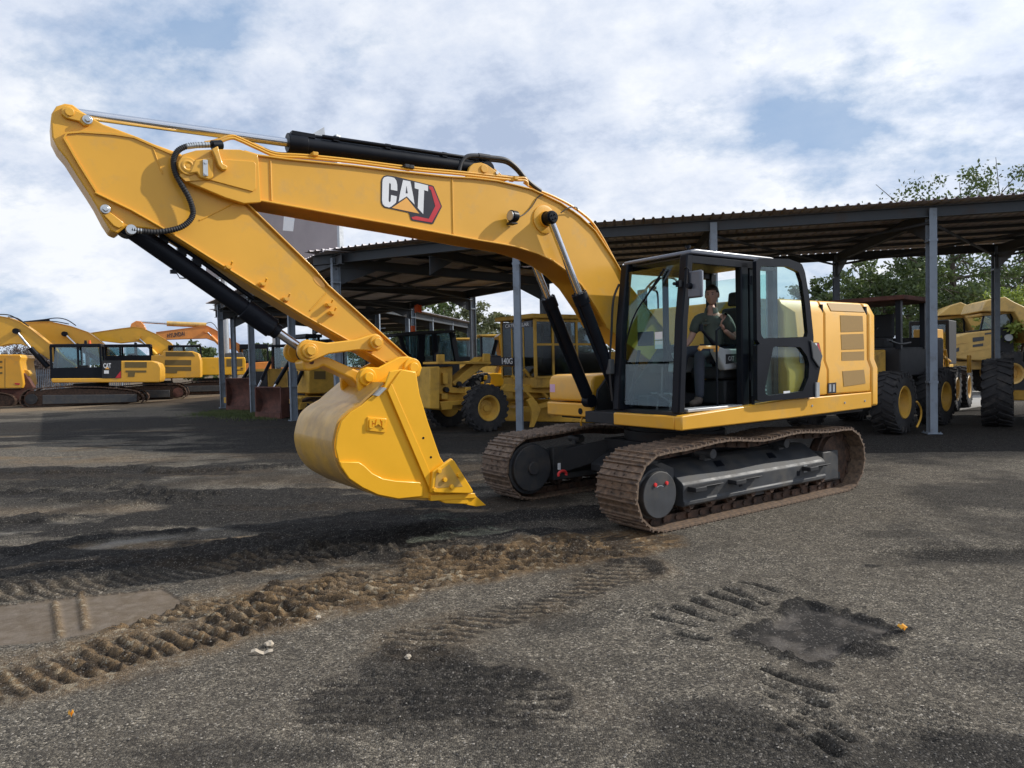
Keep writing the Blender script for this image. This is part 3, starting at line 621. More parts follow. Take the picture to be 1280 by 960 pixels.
def tree(name,px,Y,top,rad,label,mt='leaf',n=5000,leaf=.13,seed=1,low=1.5,nb=9,group='trees beyond the yard',cat='tree',ybase=None,spread=1.):
    p=at(px,460,Y); rr=random.Random(seed); ht=at(px,top,Y).z; root=empty(name,(p.x,Y,0),0,label,cat,group)
    mb=MB(); trunk=smoothpath([(0,0,-.1),(rr.gauss(0,.1),rr.gauss(0,.1),ht*.25),(rr.gauss(0,.2),0,ht*.5),(rr.gauss(0,.3),0,ht*.85)],4); tr=.028*ht
    mb.tube(trunk,[tr*(1-.85*i/(len(trunk)-1)) for i in range(len(trunk))],8); blobs=[]
    for i in range(nb):
        t=.3+.65*(i+.5)/nb; a=i*2.4+rr.random(); b_=trunk[min(len(trunk)-1,int(t*len(trunk)))]
        rr_=rad*spread*(.45+.5*rr.random())*(1.05-.55*abs(t-.5)); zc=low+(ht-low)*(.18+.70*(i+.5)/nb)
        e=Vector((math.cos(a)*rr_,math.sin(a)*rr_,zc)); 
        mb.tube(smoothpath([b_,b_.lerp(e,.5)+Vector((0,0,-.15)),e],3),[tr*.4,tr*.3,tr*.25,tr*.2,tr*.15,tr*.12,tr*.08],5)
        s=rad*(.36+.22*rr.random()); blobs.append((e.x,e.y,e.z,s*1.15,s*1.15,s*.8))
        for q in range(2):
            f=e+Vector((rr.uniform(-1,1)*s,rr.uniform(-1,1)*s,rr.uniform(-.6,.9)*s)); mb.tube([e,f],[tr*.1,tr*.04],4)
    blobs.append((rr.gauss(0,.2),0,ht-rad*.33,rad*.5,rad*.5,rad*.36))
    mb.build('trunk',M['bark'],root); crown_mesh('crown',blobs,n,leaf,M[mt],root,seed); return root
for i,(px,Y,top,rad,mt,n,leaf,lb) in enumerate([
    (1120,44,318,3.6,'leaf',7000,.15,'dense green tree right of the engine housing behind the shed'),
    (1195,40,216,4.4,'leaf',6500,.11,'tallest tree whose thin top shows above the shed roof near the right post'),
    (1268,42,213,4.4,'leaf',6500,.11,'tall airy tree showing above the roof at the right edge'),
    (1060,50,352,3.4,'leaf',6000,.16,'low rounded green tree just right of the cab door'),
    (1020,56,346,3.0,'leaf',5000,.17,'green tree seen past the open door glass'),
    (1160,52,330,3.8,'leaf',7000,.15,'dark green tree behind the thick grey post'),
    (1230,36,335,3.2,'leaf',7000,.12,'bushy green tree behind the two haulers'),
    (1275,30,360,1.9,'leafbright',3500,.10,'lime green sunlit tree at the right edge beside the hauler'),
    (1310,46,300,4.0,'leaf',6000,.15,'green tree partly outside the right edge of the view')]):
    tree('tree',px,Y,top,rad,lb,mt,n,leaf,20+i,low=1.2,nb=11)
for i,(px,Y,top,rad,mt,n,leaf,lb) in enumerate([
    (552,95,372,6.0,'leaf',6000,.27,'broad green tree behind the far shed roof'),
    (508,88,392,4.5,'leafpale',4500,.26,'greyish green tree seen left of the flag post'),
    (585,90,384,4.6,'leafpale',4500,.25,'pale olive tree left of the middle shed post'),
    (612,92,384,3.4,'leafpale',3500,.24,'pale olive tree just right of the middle shed post'),
    (640,110,412,4.6,'leaf',3500,.28,'low green tree behind the nearest middle post'),
    (672,105,402,4.4,'leaf',3500,.28,'green tree left of the yellow glazed cab'),
    (700,112,396,4.6,'leaf',3500,.28,'green tree showing under the boom cylinder'),
    (528,104,398,4.6,'leaf',3500,.28,'green tree low behind the orange flag'),
    (215,92,434,4.2,'leaf',4500,.24,'low green tree under the orange boom'),
    (240,88,442,3.4,'leaf',3500,.22,'low green tree right of the yellow excavator body'),
    (318,95,440,2.8,'leaf',3000,.24,'small green tree beyond the second post from the left'),
    (330,125,431,3.2,'leaf',2000,.30,'distant green tree above the rusty blade')]):
    tree('tree',px,Y,top,rad,lb,mt,n,leaf,60+i,low=.6,nb=9)
for i,(px,Y,top,rad,lb) in enumerate([(28,58,432,2.6,'leafless greyish bush left behind the yellow booms'),(48,60,440,2.4,'leafless greyish bush by the palisade fence'),(6,62,441,2.4,'leafless greyish bush at the left edge')]):
    tree('bush',px,Y,top,rad,lb,'twig',9000,.07,90+i,low=.4,nb=9,group='bare bushes by the fence',cat='bush')
# palisade fence
fa=at(-60,470,52); fb=at(78,470,49); root=empty('palisade_fence',(fa.x,fa.y,0),math.atan2(fb.y-fa.y,fb.x-fa.x),'dark steel palisade fence behind the left excavators','fence'); L=(fb-fa).length+6
for i in range(int(L/2.6)+1):
    mb=MB(); mb.box((i*2.6,.05,1.05),(.08,.08,2.1)); mb.build('fence_post',M['post'],root)
for zz in (.45,1.65):
    mb=MB(); mb.box((L/2,.02,zz),(L,.03,.05)); mb.build('rail',M['post'],root)
mb=MB()
for i in range(int(L/.17)): mb.add([(i*.17-.03,-.02,.1),(i*.17+.03,-.02,.1),(i*.17+.03,-.02,1.95),(i*.17,-.02,2.1),(i*.17-.03,-.02,1.95),(i*.17-.03,-.01,.1),(i*.17+.03,-.01,.1),(i*.17+.03,-.01,1.95),(i*.17,-.01,2.1),(i*.17-.03,-.01,1.95)],[(0,1,2,3,4),(9,8,7,6,5),(0,4,9,5),(1,6,7,2),(2,7,8,3),(3,8,9,4)])
tag(mb.build('pale',M['post'],root,smooth=False),kind='stuff')
# faraway belt of trees along the horizon
bl=[];rr=random.Random(3)
for i in range(260):
    x=-330+i*2.6; bl.append((x,235+rr.gauss(0,10),2.2+rr.random()*1.2,5.2,3,3.2+rr.random()*2.4))
o=crown_mesh('distant_wood',bl,60000,.5,M['leaf'],None,5); tag(o,kind='stuff')
# timber sleepers stacked under the shed
x,y=ground(668,503); t=empty('timber_stack',(x,y+1.6,0),R(4),'stack of weathered grey timber sleepers beyond the blade circle','timber')
for i in range(4):
    mb=MB(); mb.box((random.gauss(0,.03),0,.11+.2*i),(3.2,.5,.17)); mb.build('sleeper',M['timber'],t,bevel=.01)
# ------------------------------------------------------------------ the big excavator
E=Frame(2.157,9.412,.6104); VB=-.12
ex=E.root('excavator','large clean yellow crawler excavator with raised boom and an operator in its open black cab','excavator')
def bar(mb,a,b,w,h,side=(0,1,0)):            # square bar; w across side, h the other way
    a=Vector(a); b=Vector(b); d=(b-a); L=d.length; d.normalize(); s=Vector(side); s=(s-d*s.dot(d)).normalized(); u=d.cross(s)
    return mb.box((a+b)/2,(L,w,h),Matrix((d,s,u)).transposed())
def bars(name,lst,mt,parent,bevel=.008):
    mb=MB()
    for (a,b,w,h) in lst: bar(mb,a,b,w,h)
    return mb.build(name,mt,parent,bevel=bevel)
# tracks
def track_path(rt=.40,cw=.412,cu=1.745,bulge=.05):
    P=[]
    for i in range(30): P.append((cu-2*cu*i/30*1.0,.012+0.0))
    for i in range(24): a=-PI/2-PI*i/24; P.append((-cu+rt*math.cos(a),cw+rt*math.sin(a)))
    top=cw+rt
    for i in range(30):
        u=-cu+2*cu*i/30; P.append((u,top+bulge*math.exp(-((u-.75)/.45)**2)+.035*math.exp(-((u+.65)/.4)**2)-.012*math.exp(-((u-.05)/.25)**2)-.008*math.exp(-((u+1.3)/.3)**2)))
    for i in range(24): a=PI/2-PI*i/24; P.append((cu+rt*math.cos(a),cw+rt*math.sin(a)))
    return P
def resample(P,n):
    P=[Vector(p) for p in P]; Q=P+[P[0]]; L=[0]
    for a,b in zip(Q[:-1],Q[1:]): L.append(L[-1]+(b-a).length)
    out=[]
    for k in range(n):
        s=L[-1]*k/n; i=max(j for j in range(len(L)-1) if L[j]<=s); t=(s-L[i])/max(1e-9,L[i+1]-L[i]); out.append(Q[i].lerp(Q[i+1],t))
    return out,L[-1]
NS=49; pts,per=resample(track_path(),NS); pl=per/NS
def shoe_mesh():
    mb=MB(); W=.30; l=pl*.5
    prof=[(-l-.012,-.006),(-l-.012,.004),(-l+.004,.012),(-l+.012,.034),(-l+.024,.034),(-l+.032,.012),(-.012,.012),(-.007,.030),(.007,.030),(.012,.012),(l-.034,.012),(l-.026,.034),(l-.014,.034),(l-.008,.012),(l-.004,.0),(l-.010,-.010)]
    mb.add([(x,-W,z) for x,z in prof]+[(x,W,z) for x,z in prof],[])
    n=len(prof); mb.add([],[])
    for i in range(n): mb.f.append([i,(i+1)%n,(i+1)%n+n,i+n]); mb.mi.append(0)
    mb.f.append(list(range(n))[::-1]); mb.mi.append(0); mb.f.append([i+n for i in range(n)]); mb.mi.append(0)
    for sx in (-.045,.045):
        for sy in (-.07,.07): mb.cyl((sx,sy,.010),(sx,sy,.026),.012,n=6)
    return mb
shoe0=None; tracks=[]
for sgn in (1,-1):
    mb=MB(); tr=1.14*sgn
    for k in range(NS):
        p=pts[k]; q=pts[(k+1)%NS]; d=(q-p); L=d.length; d.normalize(); nrm=Vector((d.y,-d.x)) ; c=(p+q)/2
        nrm=nrm if nrm.dot(c-Vector((0,.412)))>0 else -nrm
        rot=Matrix((Vector((d.x,0,d.y)),Vector((0,1,0)),Vector((-d.y,0,d.x)))).transposed()
        for s in (-1,1):
            ci=c-nrm*.052; mb.box((ci.x,tr+s*(.075+.012*(k%2)),ci.y),(L*1.12,.032,.082),rot)
        ci=p-nrm*.055; mb.cyl((ci.x,tr-.12,ci.y),(ci.x,tr+.12,ci.y),.028,n=8)
    T=mb.build('track',M['chain'],ex); 
    for k in range(NS):
        p=pts[k]; q=pts[(k+1)%NS]; d=(q-p).normalized(); c=(p+q)/2; nrm=Vector((d.y,-d.x)); nrm=nrm if nrm.dot(c-Vector((0,.412)))>0 else -nrm
        if shoe0 is None: shoe0=shoe_mesh().build('shoe',M['shoe'],T); o=shoe0
        else: o=shoe0.copy(); COL.objects.link(o); o.parent=T
        X=Vector((d.x,0,d.y)); Z=Vector((nrm.x,0,nrm.y)); Yv=Z.cross(X); m4=Matrix((X,Yv,Z)).transposed().to_4x4(); m4.translation=Vector((c.x,tr,c.y)); o.matrix_basis=m4
    # side frame
    sec=[(.90,.20),(1.33,.185),(1.365,.205),(1.365,.245),(1.35,.255),(1.35,.42),(1.325,.45),(1.06,.62),(.98,.64),(.90,.64)]
    A=[(1.36,sgn*v,w) for v,w in sec]; B=[(-1.34,sgn*v,w) for v,w in sec]
    mb=MB(); mb.loft(A,B); mb.prism([(1.36,.22),(1.36,.60),(1.55,.68),(1.80,.66),(1.95,.5),(1.9,.3),(1.7,.2)],sgn*.98,sgn*1.22)
    fr_=mb.build('track_frame',M['under'],ex,bevel=.008,ang=12)
    mb=MB(); mb.b2((-1.36,sgn*1.00,.15),(-1.72,sgn*1.31,.53)); mb.b2((-1.36,sgn*.98,.12),(-1.85,sgn*1.26,.22)); mb.build('idler_guard',M['under'],fr_,bevel=.015)
    mb=MB(); mb.lathe([(.05,-.10),(.30,-.10),(.31,-.05),(.34,-.045),(.34,.045),(.31,.05),(.30,.10),(.05,.10)],(-1.745,tr,.412),(0,1,0),32); mb.build('idler',M['chain'],ex)
    mb=MB(); mb.cyl((1.745,sgn*.90,.40),(1.745,sgn*1.20,.40),.335,n=36); mb.cyl((1.745,sgn*1.20,.39),(1.745,sgn*1.30,.38),.29,.27,n=36); mb.cyl((1.745,sgn*1.30,.375),(1.745,sgn*1.375,.375),.245,n=40)
    for k in range(12): a=k*PI/6; mb.cyl((1.745+.27*math.cos(a),sgn*1.19,.39+.27*math.sin(a)),(1.745+.27*math.cos(a),sgn*1.225,.39+.27*math.sin(a)),.014,n=6)
    mb.cyl((1.745,sgn*.84,.41),(1.745,sgn*.93,.41),.30,n=32); mb.cyl((1.745,sgn*.80,.41),(1.745,sgn*.85,.41),.085,n=20)
    fd=mb.build('final_drive',M['under'],ex,bevel=.01)
    for du in (.075,-.095):
        mb=MB(); mb.cyl((1.745+du,sgn*1.374,.375+.115),(1.745+du,sgn*1.388,.375+.115),.021,n=12); mb.cyl((1.745+du,sgn*1.386,.375+.115),(1.745+du,sgn*1.392,.375+.115),.013,n=6); mb.build('plug',M['redplug'],fd)
    mb=MB(); mb.strip([(1.745+.10*math.cos(a),.375+.10*math.sin(a)) for a in [R(x) for x in range(60,125,8)]],.006,sgn*1.374,sgn*1.377)
    mb.build('level_mark',M['grey'],fd)
    for k in range(8):
        u=1.22-k*.36; mb=MB(); mb.cyl((u,tr-.15,.195),(u,tr-.06,.195),.082,n=18); mb.cyl((u,tr+.06,.195),(u,tr+.15,.195),.082,n=18); mb.cyl((u,tr-.2,.195),(u,tr+.2,.195),.045,n=12); mb.build('track_roller',M['chain'],ex)
    for u in (.75,-.65):
        mb=MB(); mb.cyl((u,tr-.12,.70),(u,tr+.12,.70),.055,n=14); mb.b2((u-.05,tr-.04,.62),(u+.05,tr+.04,.69)); mb.build('carrier_roller',M['under'],ex)
    mb=MB(); mb.b2((.05,sgn*1.0,.14),(-.22,sgn*1.28,.22)); mb.build('roller_guard',M['under'],fr_)
    for (u0,u1) in ((1.30,.80),(.62,.10),(-.82,-1.32)):
        mb=MB(); mb.b2((u0,sgn*1.352,.355),(u0-.18,sgn*1.47,.405)); bar(mb,(u0-.18,sgn*1.395,.398),(u1,sgn*1.395,.398),.09,.014)
        mb.b2((u1,sgn*1.352,.37),(u1+.05,sgn*1.40,.40)); st=mb.build('step',M['blackmatte'],fr_,bevel=.006)
    for u in (.42,-.72):
        mb=MB(); mb.prism([(u,.30),(u,.36),(u-.055,.36),(u-.055,.30)],sgn*1.351,sgn*1.356); mb.build('slot',M['black'],fr_)
    for (u,w0) in ((.55,.54),(-.45,.54)):
        mb=MB(); a=[(u+.07,1.20),(u+.03,1.12),(u-.09,1.12),(u-.07,1.20)]; zf_=lambda v:.62-(v-1.06)*(.17/.265)
        mb.loft([(x,sgn*v,zf_(v)+.002) for x,v in a],[(x,sgn*v,zf_(v)+.007) for x,v in a]); mb.build('oval_opening',M['black'],fr_)
mb=MB(); mb.b2((-.86,1.352,.325),(-.93,1.357,.41)); mb.build('sticker',M['grey'],ex)
# car body and swing bearing
mb=MB(); mb.b2((-.7,-.62,.50),(.7,.62,.74))
for su in (-1,1):
    for sv in (-1,1):
        A=[(su*.25,sv*.55,.46),(su*.70,sv*.55,.46),(su*.70,sv*.55,.73),(su*.25,sv*.55,.73)]; B=[(su*.70,sv*.93,.26),(su*1.28,sv*.93,.26),(su*1.22,sv*.93,.60),(su*.75,sv*.93,.60)]
        mb.loft(A,B)
mb.prism([(1.05,.34),(1.05,.44),(.5,.70),(.5,.5)],-.5,.5)
mb.build('car_body',M['blackmatte'],ex,bevel=.015)
mb=MB(); mb.cyl((0,0,.74),(0,0,.86),.66,n=48); mb.cyl((0,0,.86),(0,0,.99),.60,n=48); mb.build('swing_bearing',M['blackmatte'],ex)
c=E.p3(703,593,-.62); mb=MB(); mb.tube([c+Vector((.02*0,.0,0))+Vector((.065*math.cos(a),0,.045*math.sin(a))) for a in [R(x) for x in range(-20,215,15)]],.019,8); mb.build('towing_eye',M['redplug'],ex)
c=E.p3(699,583,-.60); mb=MB(); mb.b2((c.x-.022,c.y-.003,c.z-.042),(c.x+.022,c.y+.003,c.z+.042)); mb.build('sticker',M['white'],ex)
# upper frame
mb=MB(); mb.prism([(1.41,1.02),(1.41,1.165),(1.38,1.178),(-.5,1.262),(-2.43,1.272),(-2.43,1.06),(-.5,1.03)],1.28,1.385)
mb.b2((1.33,.33,1.022),(1.408,1.279,1.168)); mb.build('deck_skirt',M['yellow'],ex,bevel=.014)
mb=MB(); mb.prism([(1.0,1.02),(1.0,1.19),(-2.43,1.272),(-2.43,1.06)],-1.385,-1.28); mb.build('deck_skirt',M['yellow'],ex,bevel=.014)
mb=MB(); mb.b2((1.32,.34,1.0),(-.2,1.27,1.10)); mb.b2((.9,-1.27,1.0),(-2.42,.338,1.10)); mb.b2((-.202,.34,1.0),(-2.42,1.27,1.10)); mb.b2((1.2,-.42,1.0),(-.2,.24,1.14)); 
for v in (-.42,.17): mb.prism([(1.05,1.1),(1.0,1.4),(.45,1.95),(.12,1.98),(-.3,1.6),(-.6,1.12)],v-.0,v+.035)
mb.build('upper_frame',M['blackmatte'],ex,bevel=.008)
for u in (-1.0,-1.75,-2.25):
    mb=MB(); mb.cyl((u,1.384,1.16),(u,1.392,1.16),.014,n=8); mb.build('bolt',M['galv'],ex)
# right front storage box
mb=MB(); mb.prism([(1.04,1.245),(1.04,1.52),(1.0,1.59),(.9,1.605),(-.1,1.605),(-.1,1.245)],-1.37,-.45); tb=mb.build('storage_box',M['yellow'],ex,bevel=.03,seg=3)
mb=MB(); mb.prism([(1.07,1.04),(1.07,1.225),(-.1,1.235),(-.1,1.04)],-1.385,-.44); mb.build('storage_base',M['yellow'],tb,bevel=.02)
mb=MB(); mb.cyl((1.068,-.66,1.12),(1.076,-.66,1.12),.042,n=20); mb.build('round_cap',M['black'],tb)
mb=MB(); mb.b2((1.040,-1.34,1.36),(1.044,-1.23,1.47)); mb.build('pink_sticker',M['pink'],tb)
mb=MB(); mb.tube([(1.0,-.7,1.04),(1.03,-.71,.98),(1.0,-.73,.92)],.014,8); mb.build('hook',M['yellow'],tb)
# engine housing, panels, counterweight
def sec_ring(u,bot=1.28,k=1.,drop=0.):
    L=[(1.375,bot),(1.378,1.60),(1.335,1.72),(1.335,2.33),(1.245,2.50-drop),(.9,2.53-drop)]
    r=[(u,v*k,w) for v,w in L]+[(u,-v*k,w) for v,w in L[::-1]]; return r
mb=MB(); mb.loft(sec_ring(-.52),sec_ring(-1.365)); eh=mb.build('engine_housing',M['yellow'],ex,bevel=.02)
mb=MB(); mb.loft(sec_ring(-1.385),sec_ring(-2.42)); mb.build('service_panel',M['yellow'],eh,bevel=.02)
mb=MB(); rings=[sec_ring(-2.455,1.075),sec_ring(-2.60,1.075),sec_ring(-2.69,1.10,.955,.01),sec_ring(-2.76,1.2,.85,.05)]
n=len(rings[0]); vs=[p for r in rings for p in r]; fs=[(i*n+k,i*n+(k+1)%n,(i+1)*n+(k+1)%n,(i+1)*n+k) for i in range(3) for k in range(n)]+[list(range(n)),[3*n+k for k in range(n)][::-1]]
mb.add(vs,fs); mb.build('counterweight',M['yellow'],ex,bevel=.03,seg=3,ang=50)
mb=MB(); mb.b2((-1.36,-1.2,1.15),(-1.39,1.31,2.45)); mb.b2((-2.415,-1.2,1.1),(-2.46,1.31,2.45)); mb.build('seam',M['black'],eh)
for poly in ([(1050,394),(1078,395),(1079,414),(1051,415)],[(1051,418),(1079,417),(1080,436),(1052,437)],[(1052,440),(1080,439),(1080,459),(1052,460)]):
    mb=MB(); mb.prism(E.qs(poly,1.336),1.330,1.339); mb.build('vent',M['vent'],eh)
a=E.qs([(1053,464),(1080,462),(1082,479),(1055,483)],1.38); mb=MB(); mb.prism(a,1.3755,1.3815); mb.build('vent',M['vent'],eh)
q0=E.q(1036,382,1.29)[0]; q1=E.q(1078,381,1.29)[0]
A=[(q0,1.318,2.368),(q1,1.318,2.368),(q1,1.262,2.474),(q0,1.262,2.474)]; mb=MB(); mb.loft(A,[(x,y+.006,z+.004) for x,y,z in A]); mb.build('vent',M['vent'],eh)
a=E.qs([(1035,479),(1045,478),(1045,491),(1035,492)],1.38); mb=MB(); mb.prism(a,1.376,1.384); lb=mb.build('reflector_label',M['decalblack'],eh)
for x0 in (1036.5,1041): mb=MB(); mb.prism(E.qs([(x0,480.5),(x0+2.4,480.3),(x0+2.4,489.5),(x0,490)],1.385),1.3845,1.387); mb.build('stripe',M['grey'],eh)
# side logo on the housing behind the door: traced mark
LOGO=dict(
 black=[(92,150),(120,118),(160,108),(300,128),(850,262),(868,275),(990,572),(985,590),(860,835),(840,842),(545,790),(525,775),(500,690),(490,670),(215,610),(130,595),(92,560),(75,510),(78,200)],
 red=[(790,272),(850,280),(972,575),(838,818),(552,770),(530,738),(600,722),(790,762),(800,745),(888,572),(825,330),(800,318)],
 orange=[(458,448),(238,598),(650,684)],
 C=[(320,345),(318,250),(305,190),(275,150),(230,135),(170,128),(125,138),(100,170),(95,230),(90,480),(100,540),(130,575),(195,592),(230,578),(300,520),(312,425),(225,405),(218,500),(205,515),(190,500),(188,470),(196,240),(205,222),(222,240),(222,325)],
 A1=[(405,180),(515,200),(560,430),(578,548),(460,425),(338,505),(362,370)],
 A2=[(458,272),(474,380),(446,378)],
 T=[(578,212),(780,262),(780,350),(722,332),(708,692),(625,600),(640,322),(580,305)])
def logo(parent,mapf,v,name='logo'):
    for i,(k,mt,off) in enumerate((('black','decalblack',.004),('red','red',.006),('orange','decalorange',.006),('C','white',.0065),('A1','white',.0065),('A2','decalblack',.008),('T','white',.0065))):
        mb=MB(); mb.prism([mapf(x,y) for x,y in LOGO[k]],v,v+off); o=mb.build(name if k=='black' else 'logo_mark',M[mt],parent,smooth=False)
# ------------------------------------------------------------------ boom
vb=VB+.20
bm_top=[(228,194),(245,189),(265,188),(305,188),(322,193),(359,198),(440,206),(500,213.5),(560,220),(594,222),(622,225.5),(644,230.6),(665,236),(680,243),(700.6,253),(725,270),(744,288),(757,307.5),(768,324),(774.7,335.6),(782,351),(808,384),(834,417)]
bm_bot=[(224,216),(231,224),(281,245),(305,252),(327.5,252),(440,272.5),(500,283),(560,294),(597.5,301),(622,305),(644,309),(672.5,318),(691,327),(710,341),(726,357),(744,384),(757,408)]
T=E.qs(bm_top,vb); Bm=E.qs(bm_bot,vb)
foot=[(.36,1.93),(.33,1.80),(.24,1.70),(.12,1.72),(.06,1.82),(.08,1.95)]
full=[E.q(222,205,vb)]+T+[(.10,1.98),(.05,1.84),(.12,1.70),(.26,1.66),(.42,1.72)][0:5]+Bm[::-1]
mb=MB(); mb.prism(full,VB-.19,VB+.19); boom=mb.build('boom',M['yellow'],ex,bevel=.006)
mb=MB(); mb.strip(T[3:],.016,VB-.215,VB+.215); mb.build('top_flange',M['yellow'],boom,bevel=.004)
mb=MB(); mb.strip(Bm[3:],-.016,VB-.215,VB+.215); mb.build('bottom_flange',M['yellow'],boom,bevel=.004)
nose=E.qs([(222,205),(228,193),(245,188),(270,186.5),(300,187),(322,193),(323,199),(326,253),(305,254.5),(281,247),(238,229),(225,219)],vb+.03)
for s in (1,-1):
    mb=MB(); mb.prism(nose,VB+s*.185,VB+s*.235); mb.build('nose_plate',M['yellow'],boom,bevel=.006)
pad=E.qs([(232,230),(262,224),(317,240),(320,237),(320,204),(317,201),(280,199),(262,220)],vb+.04)
mb=MB(); mb.prism(E.qs([(224,219),(258,198),(262,196),(280,199),(317,201.5),(320,205),(320,236),(316,239.5),(262,225),(232,227)],vb+.045),VB+.234,VB+.247); mb.build('pad',M['yellow'],boom,bevel=.004)
c=E.q(235,207.5,vb+.06); mb=MB(); mb.cyl((c[0],VB-.25,c[1]),(c[0],VB+.262,c[1]),.075,n=28); mb.build('nose_pin',M['yellow'],boom,bevel=.006)
mb=MB(); mb.lathe([(.018,.262),(.036,.270),(.05,.266),(.052,.25)],(c[0],VB,c[1]),(0,1,0),24); mb.cyl((c[0],VB+.262,c[1]),(c[0],VB+.266,c[1]),.018,n=14); mb.build('pin_ring',M['yellow'],boom)
mb=MB(); mb.prism(E.qs([(244,200),(262,197),(267,200),(267,221),(262,225),(250,222),(246,216),(236,217)],vb+.07),VB+.247,VB+.275); mb.build('pin_keeper',M['yellow'],boom,bevel=.01)
mb=MB(); mb.prism(E.qs([(253.5,199.5),(259.5,200),(260,220),(254,219.5)],vb+.08),VB+.275,VB+.285); kp=mb.build('keeper_plate',M['zinc'],boom)
for y in (203,217): 
    c=E.q(257,y,vb+.09); mb=MB(); mb.cyl((c[0],VB+.285,c[1]),(c[0],VB+.296,c[1]),.013,n=6); mb.build('bolt',M['zinc'],boom)
mb=MB(); mb.prism(E.qs([(264,187),(272,183),(274,192),(278,205),(284,208),(283,213),(277,213),(272,207),(268,196)],vb+.08),VB+.24,VB+.30); mb.build('hose_bracket',M['yellow'],boom,bevel=.008)
for x,y0,y1 in ((338.2,199.5,250.5),(565.5,221.5,292)):
    a=E.q(x,y0,vb); b=E.q(x+1.5,y1,vb); mb=MB(); mb.cyl((a[0],VB+.19,a[1]),(b[0],VB+.19,b[1]),.010,n=8); mb.build('weld_seam',M['yellow'],boom)
def lg(x,y): return E.q(470+x/12,210+y/12,vb-.005)
logo(boom,lg,VB+.19)
# boss ring and pin of the lift cylinders
VC=.175+.12
cp=E.q(692,271,VB+VC+.07); mb=MB(); mb.lathe([(.16,.19),(.16,.205),(.14,.21),(.09,.21),(.085,VC-.05)],(cp[0],VB,cp[1]),(0,1,0),36); mb.build('pin_boss',M['yellow'],boom)
mb=MB(); mb.cyl((cp[0],VB-VC-.07,cp[1]),(cp[0],VB+VC+.075,cp[1]),.062,n=24)
for k in range(4): a=k*PI/2+.4; mb.cyl((cp[0]+.03*math.cos(a),VB+VC+.075,cp[1]+.03*math.sin(a)),(cp[0]+.03*math.cos(a),VB+VC+.085,cp[1]+.03*math.sin(a)),.010,n=8)
mb.build('lift_pin',M['black'],boom,bevel=.006)
base=(1.13,1.27)
for s in (1,-1):
    v=VB+s*VC; a=Vector((cp[0],v,cp[1])); b=Vector((base[0],v,base[1])); d=(b-a).normalized(); L=(b-a).length
    mb=MB(); mb.cyl(a+d*L*.41,b-d*.08,.078,n=28); mb.cyl(a+d*(L*.41-.05),a+d*(L*.41+.09),.092,n=28); mb.cyl(b+Vector((0,-.06,0)),b+Vector((0,.06,0)),.085,n=22)
    for k in range(8):
        x=d.orthogonal().normalized(); y=d.cross(x); e=(x*math.cos(k*PI/4)+y*math.sin(k*PI/4))*.08; mb.cyl(a+d*(L*.41-.062)+e,a+d*(L*.41-.04)+e,.012,n=6)
    cy=mb.build('lift_cylinder',M['black'],ex,bevel=.006)
    mb=MB(); mb.cyl(a,a+d*L*.45,.044,n=24); mb.build('rod',M['chrome'],cy)
    mb=MB(); mb.cyl(a+Vector((0,-.055,0)),a+Vector((0,.055,0)),.075,n=24); mb.build('rod_eye',M['black'],cy,bevel=.006)
    o=Vector((d.z,0,-d.x))*(1 if d.z*1>0 else -1); o=Vector((abs(d.z),0,abs(d.x)*-1*-1*0+.3)).normalized()*.10
    mb=MB(); p0=a+d*L*.46; mb.tube(smoothpath([p0+o*.8,p0+o*1.25+d*.06,p0+o*1.25+d*(L*.3),b-d*.3+o*1.1,b-d*.12+o*.9],4),.017,8)
    for t in (.55,.75): mb.box(a+d*L*t+o*.9,(.05,.05,.05))
    mb.build('oil_line',M['black'],cy)
# work lamp, cable, antenna wire on the boom side
c=E.q(641,270,vb+.08); mb=MB(); mb.cyl((c[0]-.03,VB+.19,c[1]-.05),(c[0]-.02,VB+.27,c[1]-.02),.018,n=8); mb.b2((c[0]-.05,VB+.20,c[1]-.085),(c[0]+.03,VB+.30,c[1]-.07)); wl=mb.build('work_lamp',M['blackmatte'],boom)
mb=MB(); mb.cyl((c[0]-.045,VB+.27,c[1]),(c[0]+.03,VB+.285,c[1]),.062,n=22); mb.build('lamp_housing',M['black'],wl)
mb=MB(); mb.cyl((c[0]+.03,VB+.285,c[1]),(c[0]+.042,VB+.286,c[1]),.052,n=22); mb.build('lens',M['galv'],wl)
mb=MB(); mb.tube(smoothpath([E.p3(647,271,vb+.03),E.p3(655,268,vb+.02),E.p3(664,259,vb+.005),E.p3(672,247,vb+.005),E.p3(679,243,vb+.02)]),.006,6); mb.build('cable',M['hose'],boom)
mb=MB(); mb.tube(smoothpath([E.p3(701,266,vb+.03),E.p3(710,260,vb+.04),E.p3(720,259,vb+.04),E.p3(722,264,vb+.03)]),.007,6); mb.build('grease_line',M['hose'],boom)
# pipes along the top
for dv,off in ((.17,0),(.12,3),(-.10,4)):
    pp=[E.p3(x,y,VB+dv) for x,y in [(256,182-off),(268,180-off),(288,173-off),(300,176-off),(322,186-off),(345,195-off),(380,197-off),(440,203-off),(520,213-off),(575,218-off),(640,225-off),(657,226-off),(660,233)]]
    mb=MB(); mb.tube(smoothpath(pp,4),.013,8); mb.build('steel_pipe',M['yellow'],boom)
for k,(x,y) in enumerate([(392,194),(506,209),(512,210),(642,224)]):
    c=E.p3(x,y,VB+.14); mb=MB(); mb.box(c,(.05,.12,.035)); mb.build('pipe_clamp',M['blackmatte'] if k in(1,2) else M['yellow'],boom,bevel=.004)
